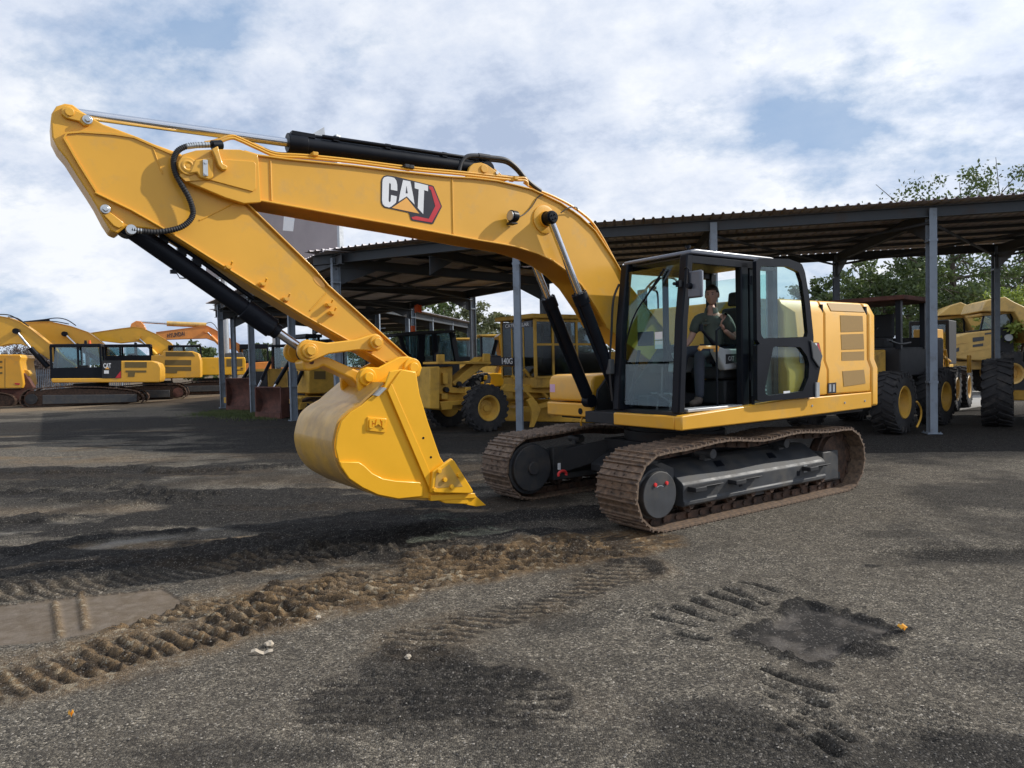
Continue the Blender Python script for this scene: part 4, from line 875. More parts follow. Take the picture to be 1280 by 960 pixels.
# stick cylinder on top of the boom
sb_=Vector((E.q(606,212,VB)[0],VB,E.q(606,212,VB)[1])); sr=Vector((E.q(88,141,VB)[0],VB,E.q(88,141,VB)[1])); d=(sr-sb_).normalized(); L=(sr-sb_).length
t0=(Vector((E.q(362,183,VB)[0],VB,E.q(362,183,VB)[1]))-sb_).length
mb=MB(); mb.cyl(sb_+d*.10,sb_+d*t0,.077,n=32); mb.cyl(sb_+d*(t0-.16),sb_+d*(t0+.02),.088,n=32); mb.box(sb_+d*.08,(.16,.12,.14)); mb.cyl(sb_+Vector((0,-.07,0)),sb_+Vector((0,.07,0)),.085,n=24)
stc=mb.build('stick_cylinder',M['black'],ex,bevel=.006)
mb=MB(); mb.cyl(sb_+d*(t0-.1),sr,.040,n=28); mb.build('rod',M['chrome'],stc)
up=Vector((-d.z,0,d.x)); up=up if up.z>0 else -up
mb=MB(); mb.tube([sb_+d*.12+up*.092,sb_+d*(t0-.10)+up*.092,sb_+d*(t0-.02)+up*.075],.018,10); mb.tube([sb_+d*.12+up*.085+Vector((0,.06,0)),sb_+d*(t0-.3)+up*.085+Vector((0,.06,0))],.018,10)
for t in (.25,.55,.8): mb.box(sb_+d*t0*t+up*.08,(.06,.14,.05))
mb.box(sb_+d*(t0-.12)+up*.078,(.22,.13,.04)); mb.build('oil_line',M['black'],stc,bevel=.003)
mb=MB(); a=sb_+d*(t0-.30)+up*.095; mb.prism([(a.x-.05,a.z),(a.x+.10,a.z),(a.x-.04,a.z+.10)],VB+.0,VB+.006); mb.build('bracket',M['galv'],stc)
for s in (1,-1):
    mb=MB(); mb.prism(E.qs([(582,224),(588,208),(593,204),(602,203),(609,205.5),(617,211),(634,226)],VB+s*.12+.01),VB+s*.085,VB+s*.125); mb.build('cylinder_bracket',M['yellow'],boom,bevel=.006)
c=E.q(608,211.5,VB+.13); mb=MB(); mb.cyl((c[0]+.03,VB+.125,c[1]),(c[0]+.03,VB+.14,c[1]),.045,n=20); mb.build('pin',M['yellow'],boom,bevel=.005)
mb=MB(); c=E.q(609+12,216,VB+.13); mb.cyl((c[0],VB+.125,c[1]),(c[0],VB+.14,c[1]),.018,n=12); mb.build('bolt',M['zinc'],boom)
for dv,dy,r in ((.07,0,.022),(.0,3,.020),(-.06,-1,.02)):
    pp=[E.p3(x,y+dy,VB+dv) for x,y in [(574,214),(577,203),(584,196),(598,195),(612,197),(632,200),(645,209),(655,221),(664,230),(676,239)]]
    mb=MB(); mb.tube(smoothpath(pp,5),r,10); mb.tube([pp[3],pp[4]],r*1.25,10); mb.build('hydraulic_hose',M['hose'],boom)
# big end casting lines along crest
pp=[E.p3(x,y,VB+.05) for x,y in [(655,228),(668,236),(690,245),(715,258),(738,276),(752,296),(764,318),(771,331)]]
mb=MB(); mb.tube(smoothpath(pp,4),.016,8); mb.build('steel_pipe',M['yellow'],boom)
# ------------------------------------------------------------------ stick
vs_=VB+.15
stick_out=[(63.5,151),(64.5,141),(70.4,131.5),(81,128),(91,129.4),(101.7,137.7),(116,146),(129,154),(147.5,160.6),(172.5,170),(193,179),(218,188),(240,197),(270,222),(307,252),(350,294),(394,337),(410,356),(460,401),(510,446),(522,458),(516,470),(500,466),(482,456),(435,427.5),(379,396),(320,360),(260,323),(207.5,290),(185,285),(158,283),(147,291.5),(139,288),(131,276),(120,255),(110,239),(97.5,220),(83,197),(72.5,184.6),(65,170)]
SO=E.qs(stick_out,vs_)
mb=MB(); mb.prism(SO,VB-.13,VB+.13); stick=mb.build('stick',M['yellow'],ex,bevel=.012,seg=3)
inner=E.qs([(79,172),(83,164.5),(102,163),(143,166),(168,170),(193,181),(216,191),(240,199),(268,225),(306,256),(350,299),(392,341),(408,360),(458,405),(505,446),(500,455),(480,451),(436,424),(380,392.5),(320,356),(262,320),(207,288),(164,262.5),(120,240),(98,205)],vs_+.02)
mb=MB(); mb.prism(inner,VB+.129,VB+.150); mb.prism(inner,VB-.150,VB-.129); mb.build('side_plate',M['yellow'],stick,bevel=.004)
# edge bead of the side plates
edge=E.qs([(120,240),(98,205),(79,172),(83,164.5),(102,163),(143,166),(168,170),(193,181),(216,191)],vs_+.02)
mb=MB(); mb.strip(edge,.014,VB+.13,VB+.162); mb.build('edge_bead',M['yellow'],stick)
topf=E.qs([(240,197.5),(270,222),(307,252),(350,294),(394,337),(410,356),(460,401),(510,446)],vs_)
mb=MB(); mb.strip(topf,.014,VB-.17,VB+.17); mb.build('top_flange',M['yellow'],stick,bevel=.004)
botf=E.qs([(118,242),(164,264),(207.5,289),(260,322),(320,359),(379,395),(435,426.5),(482,455)],vs_)
mb=MB(); mb.strip(botf,-.014,VB-.17,VB+.17); mb.build('bottom_flange',M['yellow'],stick,bevel=.004)
for (x,y,x2,y2) in ((79,131.5,101,152),(99,0,0,0)):
    if x2: 
        mb=MB(); mb.prism(E.qs([(77,134),(81,131.5),(88,132),(94,137),(114,144.5),(116,150),(112,156),(105,156.5),(99,151),(83,147),(77,142)],vs_+.02),VB+.13,VB+.158); mb.build('pin_keeper',M['yellow'],stick,bevel=.006)
c=E.q(87,139.5,vs_+.02); mb=MB(); mb.cyl((c[0],VB+.15,c[1]),(c[0],VB+.168,c[1]),.032,n=20); mb.build('pin',M['yellow'],stick,bevel=.004)
for (x,y) in ((109.5,149),(132,261)):
    c=E.q(x,y,vs_+.02); mb=MB(); mb.cyl((c[0],VB+.13,c[1]),(c[0],VB+.165,c[1]),.036,n=20); mb.cyl((c[0],VB+.165,c[1]),(c[0],VB+.185,c[1]),.022,n=6); mb.build('bolt',M['zinc'],stick,bevel=.003)
mb=MB(); mb.prism(E.qs([(129,268),(136,264),(142,268),(155,278),(154,283),(149,285.5),(142,282)],vs_+.01),VB+.13,VB+.155); mb.build('pin_keeper',M['yellow'],stick,bevel=.006)
for (a,b) in (((190,181),(203,217)),((250,275),(297,252)),((388,388),(408,366))):
    p=E.q(*a,vs_+.01); q=E.q(*b,vs_+.01); mb=MB(); mb.cyl((p[0],VB+.15,p[1]),(q[0],VB+.15,q[1]),.007,n=6); mb.build('weld_seam',M['yellow'],stick)
for (x,y) in ((328,355),(357,374),(411,381),(415,391),(285,334)):
    c=E.p3(x,y,vs_+.03); mb=MB(); mb.box(c,(.05,.05,.03)); mb.cyl(c+Vector((.01,-.06,0)),c+Vector((.01,.04,0)),.012,n=8); mb.cyl(c+Vector((-.02,-.03,-.02)),c+Vector((-.03,.03,.05)),.008,n=6); mb.build('clip',M['yellow'],stick)
el=[E.q(398.5+8.5*math.cos(t)*.62-3*math.sin(t)*.8*0+4.5*math.cos(t)*0+ (math.cos(t)*3.5),352+math.cos(t)*7+math.sin(t)*3.0,vs_+.004) for t in [k*PI/8 for k in range(16)]]
el=[]
for k in range(16):
    t=k*PI/8; a_,b_=9.5*math.cos(t),3.6*math.sin(t); el.append(E.q(399+a_*.72-b_*.69,352.5+a_*.69+b_*.72,vs_+.002))
mb=MB(); mb.prism(el,VB+.150,VB+.1525); mb.build('oval_sticker',M['decalorange'],stick)
# braided hose
pp=[E.p3(x,y,VB+.22) for x,y in [(262,181),(246,181.5),(233,183),(223,188),(218,196),(217,206),(220,218),(227,231),(235,245),(240,258),(241,268),(236,277),(226,284),(212,288),(195,290),(178,289),(164,287)]]
P2=smoothpath(pp,14); mb=MB(); mb.tube(P2,[.021+.004*(i%3==0) for i in range(len(P2))],12); mb.build('braided_hose',M['blackmatte'],stick)
mb=MB(); mb.tube(pp[:3],.024,12); mb.build('hose_fitting',M['zinc'],stick); mb=MB(); mb.cyl(pp[0]+Vector((-.02,0,0)),pp[0]+Vector((-.10,-.02,.02)),.040,n=12); mb.build('pipe_clamp',M['black'],stick); mb=MB(); mb.tube(pp[-2:],.022,12); mb.cyl(pp[-1]-Vector((0,.05,0)),pp[-1]+Vector((0,.02,0)),.038,n=14); mb.build('hose_fitting',M['zinc'],stick)
# ------------------------------------------------------------------ bucket cylinder, linkage, bucket
ca=Vector((E.q(160,284,VB)[0],VB,E.q(160,284,VB)[1])); cb_=Vector((E.q(384,441,VB)[0],VB,E.q(384,441,VB)[1])); d=(cb_-ca).normalized(); L=(cb_-ca).length
te=(Vector((E.q(343,411,VB)[0],VB,E.q(343,411,VB)[1]))-ca).length
mb=MB(); mb.cyl(ca+d*.03,ca+d*te,.078,n=32); mb.cyl(ca+d*(te-.32),ca+d*(te-.02),.096,n=32); mb.cyl(ca+d*(te-.02),ca+d*(te+.05),.07,n=24); mb.cyl(ca-Vector((0,.09,0)),ca+Vector((0,.09,0)),.085,n=24)
bc=mb.build('bucket_cylinder',M['black'],ex,bevel=.006)
up=Vector((-d.z,0,d.x)); up=up if up.z>0 else -up
mb=MB(); mb.tube([ca+d*.22+up*.10,ca+d*.3+up*.125,ca+d*(te-.3)+up*.125],.020,10)
for t in (.18,.40,.42): mb.box(ca+d*te*(t if t!=.42 else .30)+up*.09,(.07,.06,.07))
mb.box(ca+d*te*.33-up*.09,(.05,.05,.03)); mb.build('oil_line',M['black'],bc)
mb=MB(); mb.cyl(ca+d*te,cb_,.042,n=24); mb.build('rod',M['chrome'],bc)
mb=MB(); mb.cyl(cb_-Vector((0,.07,0)),cb_+Vector((0,.07,0)),.088,n=26); mb.build('rod_eye',M['black'],bc,bevel=.006)
def link(mb,pa,pb,ra,rb,v0,v1,mid=.7,n=14,belly=0.):
    a=Vector(pa);b=Vector(pb);d=(b-a);ang=math.atan2(d.y,d.x); pts=[]
    for k in range(n+1): t=ang+PI/2+PI*k/n; pts.append((a.x+ra*math.cos(t),a.y+ra*math.sin(t)))
    d.normalize(); nn_=Vector((-d.y,d.x)); m_=(a+b)/2; w=min(ra,rb)*mid
    pts.append(tuple(a.lerp(b,.28)-nn_*w)); pts.append(tuple(a.lerp(b,.72)-nn_*w))
    for k in range(n+1): t=ang-PI/2+PI*k/n; pts.append((b.x+rb*math.cos(t),b.y+rb*math.sin(t)))
    pts.append(tuple(a.lerp(b,.72)+nn_*w)); pts.append(tuple(a.lerp(b,.28)+nn_*w)); mb.prism(pts,v0,v1)
il0=E.q(387,438.5,VB+.24); il1=E.q(470,428,VB+.24)
for s in (1,-1):
    mb=MB(); link(mb,il0,il1,.105,.085,VB+s*.175,VB+s*.225,.62); lk=mb.build('idler_link',M['yellow'],ex,bevel=.012)
    for c,r in ((il0,.058),(il1,.055)):
        mb=MB(); mb.cyl((c[0],VB+s*.16,c[1]),(c[0],VB+s*.265,c[1]),r*1.25,n=24); mb.cyl((c[0],VB+s*.26,c[1]),(c[0],VB+s*.30,c[1]),r*.75,n=20); mb.build('pin',M['yellow'],lk,bevel=.006)
pl1=E.q(460,471.5,VB+.2); pk=[(c_[0],c_[1]) for c_ in E.qs([(378,452),(381,463),(387,463.5),(398,461),(405,457),(440,474),(449,484),(458,487),(470,478),(468,466),(460,461),(448,463),(412,447),(398,444),(386,447)],VB+.13)]
mb=MB(); mb.prism(pk,VB-.12,VB+.12); pw=mb.build('power_link',M['yellow'],ex,bevel=.02,seg=3)
c=E.q(390,452.5,VB+.13); mb=MB(); mb.cyl((c[0],VB+.12,c[1]),(c[0],VB+.123,c[1]),.022,n=14); mb.build('grease_hole',M['rust'],pw)
vk=VB+.56
side=[(487.6,464.4),(501.7,461.6),(520,464.4),(524.2,492.5),(534,526),(549.5,571),(562,590),(590,616),(565,621),(537,623),(522.8,622.4),(497.5,621.8),(472,616.8),(452.5,607.8),(435.6,596.5),(424.4,579.7),(419.6,560),(421.6,543),(427.2,526),(438.4,515),(452.5,506.5),(458,501.5),(480.6,484)]
SD=E.qs(side,vk)
mb=MB(); mb.prism(SD,VB+.53,VB+.56); bk_=mb.build('bucket',M['bucket'],ex,bevel=.006)
mb=MB(); mb.prism(SD,VB-.56,VB-.53); mb.build('side_plate',M['bucket'],bk_,bevel=.006)
sh_=E.qs([(482,480),(458,501.5),(452.5,506.5),(438.4,515),(427.2,526),(421.6,543),(419.6,560),(424.4,579.7),(435.6,596.5),(452.5,607.8),(472,616.8),(497.5,621.8),(522.8,622.4),(537,623),(590,621)],vk)
sh2=[(p.x,p.y) for p in smoothpath([Vector((a,b,0)) for a,b in sh_],4)]
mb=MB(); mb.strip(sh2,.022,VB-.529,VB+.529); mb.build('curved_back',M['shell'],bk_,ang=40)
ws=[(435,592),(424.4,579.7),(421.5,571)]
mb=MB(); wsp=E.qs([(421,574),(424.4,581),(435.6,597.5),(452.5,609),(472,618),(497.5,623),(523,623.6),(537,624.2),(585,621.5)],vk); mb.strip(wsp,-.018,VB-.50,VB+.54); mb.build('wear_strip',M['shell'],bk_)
mb=MB(); mb.prism(E.qs([(424,577),(448,577.5),(455,582),(465,591.5),(478,598),(495,601),(524,602.5),(528,606),(529,620),(497.5,623.4),(472,618.4),(452.5,609.4),(435.6,598),(425.5,583)],vk+.01),VB+.56,VB+.585); mb.build('wear_plate',M['bucket'],bk_,bevel=.007)
mb=MB(); mb.prism(E.qs([(501.7,462),(519.5,465),(524.0,492.5),(534,526),(549.5,571),(562,590),(586,613),(548,618),(539,610),(484,488),(490,478)],vk+.01),VB+.56,VB+.582); mb.build('edge_plate',M['bucket'],bk_,bevel=.008)
mb=MB(); mb.prism(E.qs([(484,488),(489,479),(544,606),(537,613)],vk+.02),VB+.582,VB+.590) ; mb.build('rib',M['bucket'],bk_,bevel=.006)
sc_=mb=MB(); mb.prism(E.qs([(537,616),(539.5,589),(563,572.5),(567,576),(590.5,613.5),(588,617)],vk+.04),VB+.584,VB+.625); sc_=mb.build('side_cutter',M['bucket'],bk_,bevel=.012)
mb=MB(); mb.prism(E.qs([(543,610),(545,592),(561,580),(578,608)],vk+.06),VB+.6255,VB+.628); mb.build('recess',M['shell'],sc_)
for x,y in ((548,588.5),(555,599.5),(563.5,608),(542.5,612),(573,594)):
    c=E.q(x,y,vk+.06); mb=MB(); mb.cyl((c[0],VB+.62,c[1]),(c[0],VB+.65,c[1]),.024,n=6); mb.build('bolt',M['bucket'],sc_,bevel=.003)
for x,y in ((529,547.5),(538.5,571.5)):
    c=E.q(x,y,vk+.02); mb=MB(); mb.cyl((c[0],VB+.58,c[1]),(c[0],VB+.5835,c[1]),.012,n=12); mb.build('bolt_hole',M['black'],bk_)
lip=E.qs([(537,618),(592,616),(594,622),(537,626)],VB+.56); mb=MB(); mb.prism(lip,VB-.585,VB+.585); mb.build('lip',M['bucket'],bk_,bevel=.006)
for k in range(5):
    v=VB+.52-k*.26; z0=E.qs([(545,624),(560,619),(585,616.5),(584,630),(556,629)],VB+.56); z1=E.qs([(583,616.5),(592,617.5),(609,632),(596,633.5),(583,631)],VB+.56)
    mb=MB(); mb.prism(z0,v-.055,v+.055); ad=mb.build('tooth_adapter',M['bucket'],bk_,bevel=.008)
    a0=z1; ce=((z1[0][0]+z1[4][0])/2,(z1[0][1]+z1[4][1])/2); mb=MB(); w_=[.05,.047,.022,.03,.05]
    mb.add([(p[0],v-w_[i],p[1]) for i,p in enumerate(a0)]+[(p[0],v+w_[i],p[1]) for i,p in enumerate(a0)],[(0,1,2,3,4),(9,8,7,6,5)]+[(i,(i+1)%5,(i+1)%5+5,i+5) for i in range(5)]); mb.build('tooth',M['bucket'],bk_,bevel=.005)
em=E.qs([(459.5,521),(484,523.4),(481.5,541),(458,538.3)],vk+.01); mb=MB(); mb.prism(em,VB+.559,VB+.572)
ebd=mb.build('badge',M['bucket'],bk_,bevel=.004)
def emb(x,y):
    s=(x-90)/620; t=(y-130)/480
    return (E.q(461.5+18.5*s,524.0+12.4*t+1.2*s,vk+.02))
for k in ('C','A1','T'):
    mb=MB(); pts_=[emb(x,y-(0.235*(x-90))) for x,y in LOGO[k]]; mb.prism(pts_,VB+.571,VB+.586); mb.build('badge_letter',M['bucket'],bk_,smooth=False)
ear=E.qs([(448,485),(447,470),(451,462),(460,458.5),(474,459.5),(492,450),(500,446),(511,445.5),(522,449.5),(528,459),(525,470),(517,474),(505,469),(495,478),(480,494),(462,502),(453,497)],VB+.24)
for s in (1,-1):
    mb=MB(); mb.prism(ear,VB+s*.19,VB+s*.235); er=mb.build('hinge_ear',M['bucket'],bk_,bevel=.01)
    for (x,y,r) in ((460,471.5,.065),(516,459.5,.07)):
        c=E.q(x,y,VB+.26); mb=MB(); mb.cyl((c[0],VB+s*.18,c[1]),(c[0],VB+s*.265,c[1]),r*1.35,n=28); mb.cyl((c[0],VB+s*.26,c[1]),(c[0],VB+s*.30,c[1]),r*.75,n=20); mb.build('pin',M['bucket'],er,bevel=.008)
mb=MB(); mb.strip(E.qs([(455,503),(470,492),(486,482),(502,470)],VB+.45),.02,VB-.52,VB+.52); mb.prism(E.qs([(486,478),(504,466),(520,470),(523,490),(512,486)],VB+.5),VB-.5,VB+.5); mb.build('hinge_crossbar',M['bucket'],bk_,bevel=.01)
c=E.qs([(466,494),(476,484),(481,485),(471,495)],vk-.02); mb=MB(); mb.prism(c,VB+.50,VB+.585); mb.build('lug_plate',M['grey'],bk_)
# ------------------------------------------------------------------ cab
FL=[(1.31,1.245,1.19),(1.235,1.245,2.2),(1.13,1.245,2.93)]; FRt=[(1.31,.32,1.19),(1.235,.32,2.2),(1.13,.32,2.93)]
def pillar(P): 
    mb=MB(); r=[]
    for (u,v,w) in P: r+=[(u+.05,v-.055,w),(u+.05,v+.055,w),(u-.05,v+.055,w),(u-.05,v-.055,w)]
    fs=[(3,2,1,0),(8,9,10,11)]+[(4*i+k,4*i+(k+1)%4,4*i+4+(k+1)%4,4*i+4+k) for i in range(2) for k in range(4)]; mb.add(r,fs); return mb
cab=pillar(FL).build('cab_frame',M['black'],ex,bevel=.016,ang=20)
pillar(FRt).build('front_post',M['black'],cab,bevel=.016,ang=20)
bars('front_sill',[((1.31,.27,1.215),(1.31,1.29,1.215),.09,.085)],M['black'],cab)
bars('front_header',[((1.15,.27,2.875),(1.15,1.29,2.875),.10,.10)],M['black'],cab)
bars('windscreen_bar',[((1.275,.34,1.745),(1.275,1.2,1.745),.02,.035)],M['black'],cab,.004)
bars('door_post',[((.20,1.255,1.22),(.20,1.255,2.90),.09,.13)],M['black'],cab,.014)
bars('door_post',[((.06,1.255,1.22),(.06,1.255,2.90),.07,.08)],M['black'],cab,.010)
bars('rear_post',[((-.40,1.24,1.22),(-.40,1.24,2.90),.10,.10)],M['black'],cab)
bars('rear_post',[((-.40,.32,1.22),(-.40,.32,2.90),.10,.10)],M['black'],cab)
bars('right_post',[((.45,.30,1.22),(.45,.30,2.90),.05,.07)],M['black'],cab)
bars('door_header',[((1.12,1.26,2.87),(-.40,1.26,2.87),.08,.09)],M['black'],cab)
bars('right_header',[((1.12,.31,2.87),(-.40,.31,2.87),.08,.09)],M['black'],cab)
bars('rear_header',[((-.40,.30,2.86),(-.40,1.26,2.86),.08,.10)],M['black'],cab)
bars('right_sill',[((1.25,.31,1.24),(-.40,.31,1.24),.08,.09)],M['black'],cab)
mb=MB(); mb.prism([(1.16,2.925),(1.145,2.965),(1.05,2.985),(-.30,2.985),(-.45,2.955),(-.46,2.925)],.28,1.315); rf=mb.build('cab_roof',M['mirror'],cab,bevel=.018,seg=3)
mb=MB(); mb.b2((1.08,.34,2.90),(-.38,1.22,2.918)); mb.build('headliner',M['darkgrey'],cab)
mb=MB(); mb.tube([(1.0,1.15,2.97),(1.0,1.15,3.03)],.012,8); mb.cyl((1.0,1.15,3.02),(1.0,1.15,3.045),.03,n=12); mb.build('antenna',M['black'],rf)
mb=MB(); mb.b2((1.24,.36,1.105),(-.44,1.27,1.20)); mb.build('cab_floor',M['blackmatte'],cab)
mb=MB(); mb.prism([(1.22,1.20),(1.22,1.235),(.28,1.24),(.28,1.205)],1.14,1.31); mb.build('door_sill',M['galv'],cab,bevel=.006)
mb=MB(); mb.b2((-.405,.36,1.22),(-.425,1.20,1.95)); mb.build('rear_wall',M['darkgrey'],cab)
mb=MB(); mb.b2((.0,1.235,1.24),(-.36,1.262,1.92)); rp=mb.build('quarter_panel',M['darkgrey'],cab)
for k in range(11): mb=MB(); mb.b2((-.05-.012*k*.6,1.262,1.83-.048*k),(-.17-.012*k*.6,1.272,1.81-.048*k)); mb.build('louver',M['grey'],rp)
def pane(name,pts,parent,mt='glass',t=.006):
    P=[Vector(p) for p in pts]; n=(P[1]-P[0]).cross(P[2]-P[0]).normalized()*t; mb=MB(); mb.loft([p-n/2 for p in P],[p+n/2 for p in P]); return mb.build(name,M[mt],parent,smooth=False)
pane('windscreen',[(1.265,1.19,1.76),(1.265,.375,1.76),(1.235,.375,2.2),(1.16,.375,2.84),(1.16,1.19,2.84),(1.235,1.19,2.2)][0:2]+[(1.165,.375,2.83),(1.165,1.19,2.83)],cab)
pane('lower_windscreen',[(1.300,1.19,1.26),(1.300,.375,1.26),(1.270,.375,1.735),(1.270,1.19,1.735)],cab)
pane('right_window',[(1.22,.30,1.30),(-.36,.30,1.30),(-.36,.30,2.82),(1.12,.30,2.82)],cab)
pane('rear_window',[(-.40,.37,1.97),(-.40,1.19,1.97),(-.40,1.19,2.80),(-.40,.37,2.80)],cab)
pane('quarter_window',[(.02,1.25,1.93),(-.35,1.25,1.93),(-.35,1.25,2.82),(.02,1.25,2.82)],cab)
mb=MB(); mb.tube(smoothpath([(1.29,.42,1.80),(1.30,.46,2.0),(1.285,.62,2.35),(1.23,.95,2.70)],4),.010,6); mb.tube([(1.26,.70,2.45),(1.20,.98,2.80)],.012,6); mb.build('wiper',M['black'],cab)
st1=E.q(813,424,.9)
mb=MB(); v=E.q(813,424,.86); mb.b2((1.262,.84,2.00),(1.258,.965,2.09)); mb.b2((1.262,.84,1.90),(1.258,.965,1.99)); 
for z in (1.905,2.005):
    m2=MB(); m2.b2((1.244,.86,z),(1.240,.975,z+.09)); m2.build('sticker',M['white'],cab)
# mirror and rails
mb=MB(); mb.b2((1.22,1.35,2.43),(1.26,1.545,2.72)); mr=mb.build('mirror',M['mirror'],cab,bevel=.02,seg=3)
mb=MB(); mb.b2((1.213,1.36,2.44),(1.219,1.535,2.71)); mb.build('mirror_glass',M['chrome'],cab)
mb=MB(); mb.tube([(1.22,1.29,2.76),(1.27,1.36,2.765),(1.275,1.39,2.74),(1.275,1.39,2.57)],.010,8); mb.cyl((1.258,1.40,2.56),(1.31,1.40,2.56),.034,.026,n=16); mb.build('mirror_arm',M['black'],cab)
mb=MB(); mb.box((1.27,1.25,2.60),(.05,.05,.07)); mb.cyl((1.29,1.23,2.60),(1.33,1.23,2.60),.018,n=10); mb.build('front_lamp',M['black'],cab)
pp=[E.p3(x,y,-1.28) for x,y in [(785,388),(795,384),(799,374),(812,356),(822,349),(838,347),(845,350)]]
mb=MB(); mb.tube(smoothpath(pp,4),.018,8); mb.build('right_mirror_rail',M['black'],ex)
pp=[E.p3(x,y,-1.28) for x,y in [(812,362),(818,363),(822,368),(823,398),(823,440)]]
mb=MB(); mb.tube(smoothpath(pp,4),.016,8); mb.build('handrail',M['black'],ex)
c=E.p3(803,374,-1.30); mb=MB(); mb.box(c,(.03,.20,.30)); mb.build('right_mirror',M['black'],ex,bevel=.02)
c=E.p3(816,360,-1.28); mb=MB(); mb.box(c,(.09,.08,.05)); mb.build('rail_clamp',M['black'],ex,bevel=.005)
# hoses up the right cab pillar
mb=MB(); mb.tube(smoothpath([(1.35,.26,1.3),(1.37,.24,1.7),(1.33,.24,2.1),(1.30,.25,2.5),(1.2,.25,2.7)],4),.014,8); mb.build('pillar_hose',M['hose'],cab)
mb=MB(); mb.b2((1.32,.20,1.62),(1.40,.28,1.80)); mb.build('front_bracket',M['darkgrey'],cab,bevel=.01)
# seat, consoles, levers
mb=MB(); mb.b2((-.28,.56,1.22),(.22,1.02,1.52)); seat=mb.build('seat',M['blackmatte'],ex,bevel=.03)
mb=MB(); mb.b2((-.25,.54,1.53),(.30,1.04,1.68)); mb.build('cushion',M['seatcloth'],seat,bevel=.05,seg=3)
mb=MB(); mb.prism([(-.16,1.62),(-.30,2.42),(-.37,2.42),(-.34,1.6)],.56,1.02); mb.build('backrest',M['seatcloth'],seat,bevel=.05,seg=3)
mb=MB(); mb.prism([(-.28,2.44),(-.31,2.62),(-.37,2.62),(-.35,2.44)],.66,.92); mb.build('headrest',M['seatcloth'],seat,bevel=.03)
cq=E.qs([(893,434),(900,434),(904,436),(927,436),(928,441),(923,461),(904,463),(893,440)],1.10); mb=MB(); mb.prism(cq,1.03,1.13); con=mb.build('left_console',M['grey'],ex,bevel=.02,seg=3)
mb=MB(); mb.prism(E.qs([(907,443),(921,442),(920,453),(907,455)],1.13),1.128,1.134); cp_=mb.build('console_panel',M['blackmatte'],con)
c=E.q(914,448,1.134); text_obj('CAT',cp_,M['grey'],'lettering',(c[0],1.1355,c[1]),.105,.055,.003,.02)
mb=MB(); mb.prism(E.qs([(874,436),(876,432),(898,432),(900,434),(898,440),(894,440),(894,436),(879,436),(876,439)],1.15),1.12,1.15); mb.build('lockout_lever',M['decalorange'],con,bevel=.006)
def joystick(px,py,bx_,by_,v,name='joystick'):
    a=E.p3(px,py,v); b=E.p3(bx_,by_,v); mb=MB(); mb.tube([b,b.lerp(a,.5),a],[.032,.016,.018],10); mb.cyl(a+Vector((0,0,-.03)),a+Vector((0,0,.05)),.028,.024,n=12); return mb.build(name,M['black'],ex,bevel=.004)
joystick(876,411,893,431,1.08); joystick(836,436,840,452,.50)
mb=MB(); mb.prism([(.55,1.62),(.50,1.86),(-.1,1.90),(-.2,1.60)],.40,.52); mb.build('right_console',M['grey'],ex,bevel=.02)
mb=MB(); mb.b2((1.0,.37,1.95),(1.03,.62,2.12)); mon=mb.build('monitor',M['blackmatte'],ex,bevel=.01)
mb=MB(); mb.tube([(1.03,.40,1.9),(1.1,.36,1.5),(1.15,.36,1.22)],.02,8); mb.build('monitor_stalk',M['black'],mon)
for v in (.72,.92):
    mb=MB(); mb.box((1.02,v,1.34),(.24,.10,.02),Matrix.Rotation(R(-28),3,'Y')); mb.tube([(1.06,v,1.30),(1.08,v,1.20)],.012,6); mb.tube([(.98,v-.02,1.36),(.96,v-.02,1.70)],.012,6); mb.build('pedal',M['darkgrey'],ex)
mb=MB(); mb.tube([(.62,1.22,1.24),(.62,1.22,2.1),(.55,1.22,2.14)],.012,8); mb.build('door_grab_rail',M['black'],cab)
mb=MB(); mb.b2((.25,.42,1.22),(1.1,.60,1.36)); mb.build('floor_box',M['blackmatte'],ex,bevel=.02)
# ------------------------------------------------------------------ open door folded back
VD=1.42
def ring(mb,outer,inner,v0,v1,n=40):
    def rs(P,k):
        c=Vector((sum(p[0] for p in inner)/len(inner),sum(p[1] for p in inner)/len(inner))); out=[]
        for i in range(k):
            a=2*PI*i/k; d=Vector((math.cos(a),math.sin(a))); best=None
            for j in range(len(P)):
                p=Vector(P[j]);q=Vector(P[(j+1)%len(P)]); e=q-p; den=d.x*e.y-d.y*e.x
                if abs(den)<1e-9: continue
                w=p-c; t=(w.x*e.y-w.y*e.x)/den; s=(w.x*d.y-w.y*d.x)/den
                if t>0 and -1e-6<=s<=1+1e-6 and (best is None or t>best): best=t
            out.append(c+d*(best or 0))
        return out
    O=rs(outer,n); I=rs(inner,n); b=len(mb.v); vs=[]
    for S in (O,I):
        for v in (v0,v1):
            for p in S: vs.append((p.x,v,p.y))
    fs=[]
    for i in range(n):
        j=(i+1)%n; fs+=[(i,j,n+j,n+i),(2*n+i,3*n+i,3*n+j,2*n+j),(i,2*n+i,2*n+j,j),(n+i,n+j,3*n+j,3*n+i)]
    mb.add(vs,fs)
uo=E.qs([(943,323),(984,324),(1000,330),(1004,340),(1010,375),(1015,424),(1015.5,430),(944,430)],VD); ui=E.qs([(948,333),(982,333.5),(996,340),(1000,352),(1004,380),(1008,421),(949,423)],VD)
lo_=E.qs([(944,429),(1015,428),(1020,436),(1024,445),(1023,458),(1019,478),(1019,496),(950,502),(944,500)],VD); li=E.qs([(964,433),(998,434),(1006,445),(1009,455),(1008,472),(1001,489),(956,495),(953,489)],VD)
mb=MB(); ring(mb,uo,ui,VD-.025,VD+.025,72); door=mb.build('door',M['black'],ex,smooth=False)
mb=MB(); ring(mb,lo_,li,VD-.03,VD+.03,72); mb.build('door_lower_frame',M['black'],door,smooth=False)
